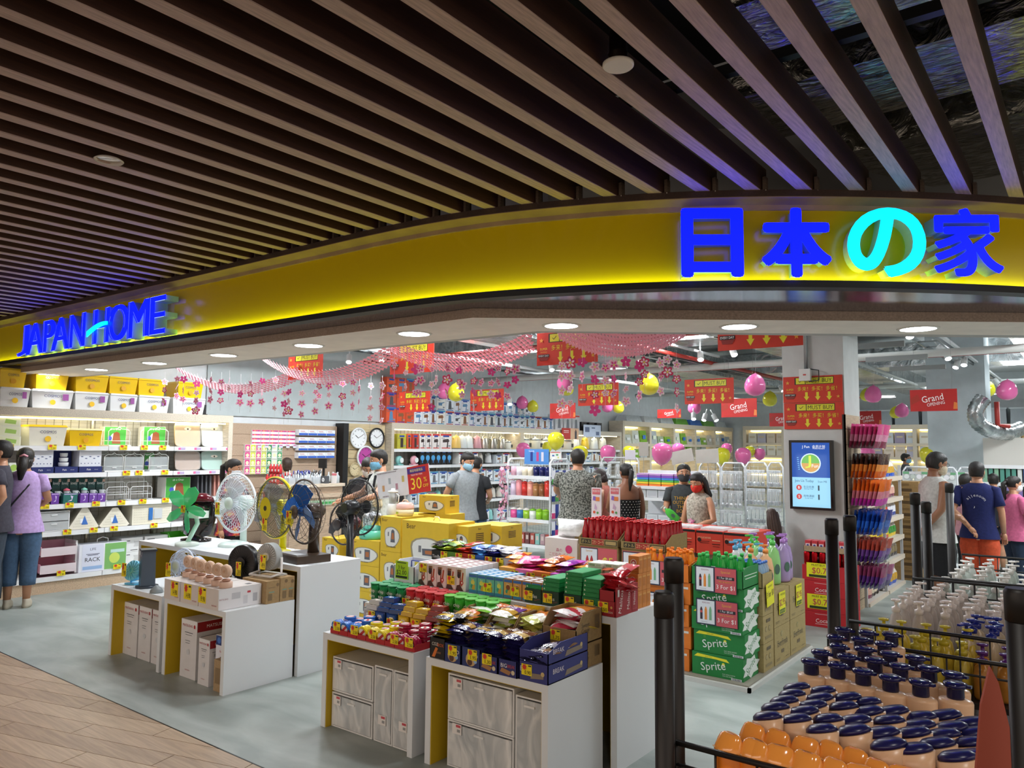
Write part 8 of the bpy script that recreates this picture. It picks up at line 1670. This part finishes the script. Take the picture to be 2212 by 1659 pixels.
    if glasses: m=MB(); m.M=Mh; [m.tube([(sd*.03+.024*math.cos(2*PI*k/12),-.1,1.617+.018*math.sin(2*PI*k/12)) for k in range(12)],.002,'#1c1c1e',4,True) for sd in (-1,1)]; [m.tube([(sd*.054,-.098,1.62),(sd*.078,.0,1.62)],.002,'#1c1c1e',4) for sd in (-1,1)]; m.build('glasses',o)
    # hair: a shell over the skull
    m=MB(); m.M=Mh; HM=mat(hc,'hair'); low={'short': 1.548,'bob': 1.53,'pony': 1.57,'long': 1.53,'wavy': 1.53}[hair]
    rings=[]
    for k,(z,rx,ry) in enumerate(((low,.068,.07),(low+.03,.08,.088),(1.64,.087,.10),(1.68,.08,.096),(1.712,.058,.072),(1.73,.02,.03))): rings.append(((0,.022 if k < 2 else .014 if k < 3 else .006,z),rx,ry*(.92 if k < 2 else 1)))
    m.loft(rings,HM,18)
    # clear the face below the fringe by pushing those points back
    for i in range(len(m.v)-len(rings)*18,len(m.v)):
        j=(i-(len(m.v)-len(rings)*18)); ring=j // 18; a=2*PI*(j % 18)/18
        if ring < 2 and math.sin(a) < -.1 or (ring == 1 and math.sin(a) < .1) or (ring == 2 and math.sin(a) < -.55):
            c_=rings[ring][0]; q=Vector((rings[ring][1]*math.cos(a)*.9,max(-.02 if ring < 2 else -.078,c_[1]+rings[ring][2]*math.sin(a)),c_[2])); m.v[i]=tuple(Mh @ q)
    if hair == 'pony': m.sphere((0,.10,1.66),.03,HM,8,6); m.tube([(0,.10,1.66),(0,.15,1.62),(.01,.145,1.5),(.01,.12,1.38)],[.02,.032,.034,.01],HM,8)
    if hair == 'bob': m.loft([((0,.035,1.50),.05,.05),((0,.035,1.53),.072,.06),((0,.03,1.60),.085,.075)],HM,14)
    if hair == 'wavy':
        for q in range(9): a=PI*q/8; X0=.075*math.cos(a); Y0=.02+.07*math.sin(a); m.tube([(X0,Y0,1.66),(X0*1.25,Y0*1.2,1.58),(X0*1.2,Y0*1.15+.01,1.50),(X0*1.5,Y0*1.2,1.42),(X0*1.3,Y0*1.1,1.36)],[.025,.03,.028,.03,.014],HM,7)
    if hair == 'long':
        for q in range(9): a=PI*q/8; X0=.075*math.cos(a); Y0=.03+.065*math.sin(a); m.tube([(X0,Y0,1.66),(X0*1.15,Y0*1.15,1.55),(X0*1.3,Y0*1.4,1.40),(X0*1.1,Y0*1.5,1.22),(X0*.8,Y0*1.3,1.08)],[.025,.03,.032,.03,.01],HM,7)
    m.build('hair',o)
    # shirt
    c_=mat(shirt,'cloth') if isinstance(shirt,str) else shirt
    m=MB(); m.M=Mu; g=.014
    tt=[(hem,.192*f+g,.142*f+g,.004),(.86,.182*f+g,.134*f+g,.004)]+[(z,rx+g,ry+g,yo) for z,rx,ry,yo in torso[2:] if hem < z < (1.40 if top != 'cami' else 1.27)]
    if top == 'cami':
        tt.append((1.245,sh*.96*f+g,.117*f+g,-.005))
        m.loft([((0,yo,z),rx,ry) for z,rx,ry,yo in tt],c_,18,cap=False)
        for sd in (-1,1): m.tube([(sd*.09,-.11,1.27),(sd*.085,-.06,1.40),(sd*.085,.04,1.40),(sd*.08,.105,1.27)],.006,c_,5)
    else:
        tt += [(1.418,(sh*.8)+.012,.086,.008),(1.452,.08,.07,.012)]; m.loft([((0,yo,z),rx,ry) for z,rx,ry,yo in tt],c_,18,cap=False)
        if top == 'tee':
            for S,E_,W_ in arms:
                n0=Vector((0,0,1.38)); pts=[S.lerp(n0,.25),S,S.lerp(E_,sleeve*.6),S.lerp(E_,sleeve)]; 
                if sleeve >= 1: pts=[S.lerp(n0,.25),S,S.lerp(E_,.5),E_,E_.lerp(W_,min(1,sleeve-1))]
                m.tube(pts,([.055,.064,.06,.062] if sleeve < 1 else [.055,.062,.054,.05,.038]),c_,12)
    m.build('shirt',o)
    if printf:
        m=MB(); m.M=Mu; printf(m); m.build('shirt_print',o)
    # trousers
    m=MB(); m.M=Ms; c2=mat(pants,'cloth'); g=.012; m.loft([((0,.004,.80),.158*f+g,.112*f+g),((0,.005,.88),.163*f+g,.118*f+g),((0,.004,.96),.155*f+g*.8,.11*f+g*.8),((0,.004,.99),.148*f+g*.6,.105*f+g*.6)],c2,16)
    for sd in (-1,1):
        pts=[((sd*.075,.008,.89),.095*f+g),((sd*.085,.0,.70),.086*f*pant_w+g),((sd*.088,-.008,.48),.066*pant_w+g),((sd*.088,.008,.30),.060*pant_w+g),((sd*.088,.012,.10),.052*pant_w+g)]
        out=[pts[0]]
        for a,b in zip(pts,pts[1:]):
            if b[0][2] >= pant_z: out.append(b)
            else:
                if a[0][2] > pant_z: t=(a[0][2]-pant_z)/(a[0][2]-b[0][2]); out.append((tuple(Vector(a[0]).lerp(Vector(b[0]),t)),a[1]+(b[1]-a[1])*t))
                break
        m.tube([q[0] for q in out],[q[1] for q in out],c2,12)
    m.build('trousers',o)
    for sd in (-1,1): m=MB(); m.M=Ms; m.loft([((sd*.088,-.055,0),.044,.125),((sd*.088,-.055,.03),.046,.128),((sd*.088,-.04,.06),.042,.10),((sd*.088,.01,.095),.04,.048)],(shoe,'satin'),14); m.build('shoe',o)
    if extra: extra(o,Ms,Mu,Mh)
    return o
VR=37.5
def P_(px,py,d): x,y,z=at(px,py,d); return x,y,z/.935
def who(label,px,py,d,a,**k):
    x,y,H=P_(px,py,d); H=k.pop('H',H); return person(label,x,y,H,R(VR+a),**k)
def backpack(o,Ms,Mu,Mh):
    m=MB(); m.M=Mu; m.box(-.13,.12,1.0,.13,.26,1.36,('#1a1b1f','cloth'),.02,.02)
    for sd in (-1,1): m.tube([(sd*.1,.13,1.36),(sd*.1,.05,1.445),(sd*.105,-.09,1.40),(sd*.12,-.12,1.25),(sd*.14,.0,1.08)],.016,('#1a1b1f','cloth'),6)
    m.build('backpack',o)
def crossbag(o,Ms,Mu,Mh):
    m=MB(); m.M=Mu; m.tube([(-.13,-.02,1.43),(-.06,.125,1.30),(.08,.14,1.10),(.17,.1,.95),(.19,.02,.90)],.009,('#1c1c20','cloth'),6); m.box(.15,-.08,.72,.21,.1,.93,('#17171b','cloth')); m.build('crossbody_bag',o)
    m=MB(); m.M=Mh; m.tube([(-.035,.108,1.63),(.0,.118,1.65),(.035,.108,1.63)],.013,('#e0a0b0','plastic'),6); m.tube([(0,.1,1.62),(.01,.12,1.5),(.02,.115,1.38)],[.05,.05,.02],('#17120f','hair'),8); m.build('hair_clip',o)
who('man in dark grey tee cut off by the left frame edge',0,1000,7.3,-60,shirt='#3e3c46',pants='#3a4450',hair='short',armL='hip',H=1.62)
person('woman in lilac tee and cropped jeans facing the left shelves',-8.42,3.08,1.55,R(-118),shirt='#b79ccf',pants='#46607e',pant_z=.24,hair='bob',armL='front',armR='front',shoe='#b8b09e',female=True,fat=1.08,pant_w=1.12,extra=crossbag)
FLW=noise_mat('floral_cloth',('#16122c','#c0402e'),13,.9,(1,1,1),lo=.42,hi=.62); cr=[n for n in FLW.node_tree.nodes if n.type == 'VALTORGB'][0]; e_=cr.color_ramp.elements.new(.56); e_.color=lin('#8a2048')+(1,); e_=cr.color_ramp.elements.new(.70); e_.color=lin('#d8a83a')+(1,)
who('shop assistant with bun and white mask in a colourful floral top',503,1012,7.9,78,shirt=FLW,pants='#2a2a30',hair='pony',mask='#dfe4ea',armL='up',armR='down',female=True,hp=6,fat=1.1)
person('cashier behind the till counter, only the hair showing',-9.14,6.68,1.42,R(250),shirt='#8a8a90',hair='bob',hc='#3a2a20',female=True)
who('student with glasses and black bag leaning beside the white tee one',793,1003,8.5,15,shirt='#26262b',pants='#30343c',hair='short',mask='#e6dcd4',lean=12,hp=18,glasses=True,armL='front')
who('student in white tee with black backpack looking down to the left',822,992,8.0,-62,shirt='#c8ccc6',pants='#3a3e46',hair='short',mask='#7ab4d4',hp=12,armL='reach',armR='reach',extra=backpack)
who('man in black tee standing behind the grey tee man',1028,1003,9.7,150,shirt='#26282c',pants='#46607e',hair='short',mask='#7ab4d4',hp=12,armL='front',armR='front')
who('man in grey tee and jeans looking down, arms behind his back',1005,993,9.2,48,shirt='#8f9599',pants='#5a7490',hair='short',mask='#9ac4dc',hp=24,armL='back',armR='back',fat=1.1)
PAT=noise_mat('speckled_cloth',('#3e403c','#8d8f88'),60,.9,(1,1,1),detail=3,lo=.42,hi=.58)
who('heavy man seen from behind in a grey patterned shirt',1248,990,8.5,172,shirt=PAT,pants='#3a3a3e',hair='short',armL='reach',armR='down',fat=1.28,hy=12)
who('woman with short brown hair bending her head down',1303,1028,8.9,-110,shirt='#c8786a',pants='#30303a',hair='bob',hc='#2c1c18',mask='#3a3a52',hp=30,female=True,top='vest')
DOT=noise_mat('dotted_cloth',('#0e0e12','#15151a'),10,.9)
def dots(m):
    for j in range(11):
        for i in range(26): a=2*PI*i/26+(j % 2)*.12; z=.88+j*.034; k_=abs(z-1.05)/.2; m.sphere(((.172+.02*k_)*1.02*math.cos(a),(.134+.02*k_)*math.sin(a),z),.0055,'#e6e2da',5,3)
who('woman with black ponytail in a dotted black camisole, back view',1352,1020,8.3,200,shirt=DOT,pants='#22222a',skin='#8a5c44',hair='pony',top='cami',female=True,fat=1.18,printf=dots,armL='front',armR='down',mask='#c8c8cc')
def think(m):
    for k,t in enumerate(('THINK','OUTSIDE','THE','BOX')): m.text(t,(-.045,-.14,1.29-k*.052),X_,Z_,.04,'#d8a82c',off=.004,wmax=.2)
    m.disc((.0,-.14,1.09),X_,Z_,.028,'#c8b83a',14,.004)
def greenb(o,Ms,Mu,Mh):
    m=wash('#4fc24a','#e6f0e8',.2); b_=m.build('squeeze_bottle'); b_.location=o.location+Matrix.Rotation(o.rotation_euler.z,3,'Z') @ (Mu @ Vector((-.10,-.30,1.03))); b_.scale=(.85,)*3; b_.rotation_euler=(R(-10),R(-45),R(VR)); tag(b_,'green squeeze bottle held by the THINK tee man','bottle')
who('man in dark tee printed THINK OUTSIDE THE BOX, head hidden behind the woman',1477,1022,8.0,-8,shirt='#3c4042',pants='#3a3a3e',hair='short',armL='down',armR='front',printf=think,mask='#3a3a3e',extra=greenb)
LACE=noise_mat('lace_cloth',('#8a8478','#b8b2a4'),50,.9,(1,1,1),lo=.4,hi=.6)
def flw(m):
    for q in range(10): m.disc((-.03+.012*math.cos(q*2.4)*q*.4,-.125,1.10+.012*math.sin(q*2.4)*q*.4),X_,Z_,.014,('#d88ab0','#e8b8cc','#b85a88')[q % 3],8,.004+q*.0004)
who('woman with wavy black hair, red mask and sleeveless lace top',1510,1040,7.6,-48,shirt=LACE,pants='#26262c',hair='wavy',mask='#d8362c',hp=20,female=True,top='vest',printf=flw,armL='front',armR='down')
who('girl with long brown hair and white tee bending down by the pillar',1668,1128,7.7,190,shirt='#c8cacc',pants='#3a3a44',hair='long',hc='#3e2618',female=True,hp=10,H=1.0)
who('distant man with glasses and blue mask behind the racks',1957,990,15.8,60,shirt='#5a6068',hair='short',mask='#8fc0d8',glasses=True)
who('dark haired child behind the navy tee boy',2087,1040,8.9,110,shirt='#d8a0b0',pants='#26262c',hair='short')
def piping(m): m.tube([(.12,-.115,1.30),(.15,-.06,1.15),(.17,-.02,1.0),(.1,-.12,.93)],.003,'#2a2a2c',4)
who('man in white sleeveless top and black shorts facing right',2018,1000,7.3,92,fat=1.12,shirt='#c4c6c2',pants='#16181b',pant_z=.46,skin='#9a6c50',hair='short',mask='#c8b8a0',hp=14,top='vest',printf=piping,armL='front',armR='back',glasses=True,shoe='#5a5a5c',pant_w=1.25)
def navyb(m):
    A=R(180)
    for k,ch in enumerate('moonella'): a=R(60-k*17); m.text(ch,(-.10*math.sin(a),.125,1.22+.085*math.cos(a)),(-math.cos(a),0,-math.sin(a)),(-math.sin(a),0,math.cos(a)),.034,'#e6e8ee',off=.012)
    m.text('♪',(.02,.125,1.17),NX,Z_,.03,'#e6e8ee',off=.012)
def bagk(o,Ms,Mu,Mh):
    b_=bag(.12,.2,.04,['#5a2a9a','#6a3ab0','#8ac83a'],'wrap',seed=3).build('carry_pouch'); x,y,z=at(2110,1222,8.0); b_.location=(x,y,z); b_.rotation_euler=(0,0,R(VR)); tag(b_,'purple and green pouch in the hand of the navy tee boy','bag')
who('boy in navy tee and orange shorts with an arm behind his back',2110,1018,8.0,140,fat=1.05,shirt='#1a2258',pants='#c8502e',pant_z=.36,hair='short',mask='#6a5a4c',printf=navyb,armL='back',armR='down',extra=bagk,pant_w=1.3,sleeve=.75)
who('woman in pink tee and jeans with ponytail and white mask',2190,1046,8.5,88,shirt='#c8648a',pants='#26344a',hair='pony',mask='#dfe2e0',female=True,glasses=True,armL='cross',armR='cross',fat=1.15,sleeve=.8)
who('child in black top and shorts between the boy and the pink tee woman',2148,1090,10.2,150,shirt='#1b1b1f',pants='#1d2026',pant_z=.5,hair='short',H=1.3,shoe='#6a6a66')
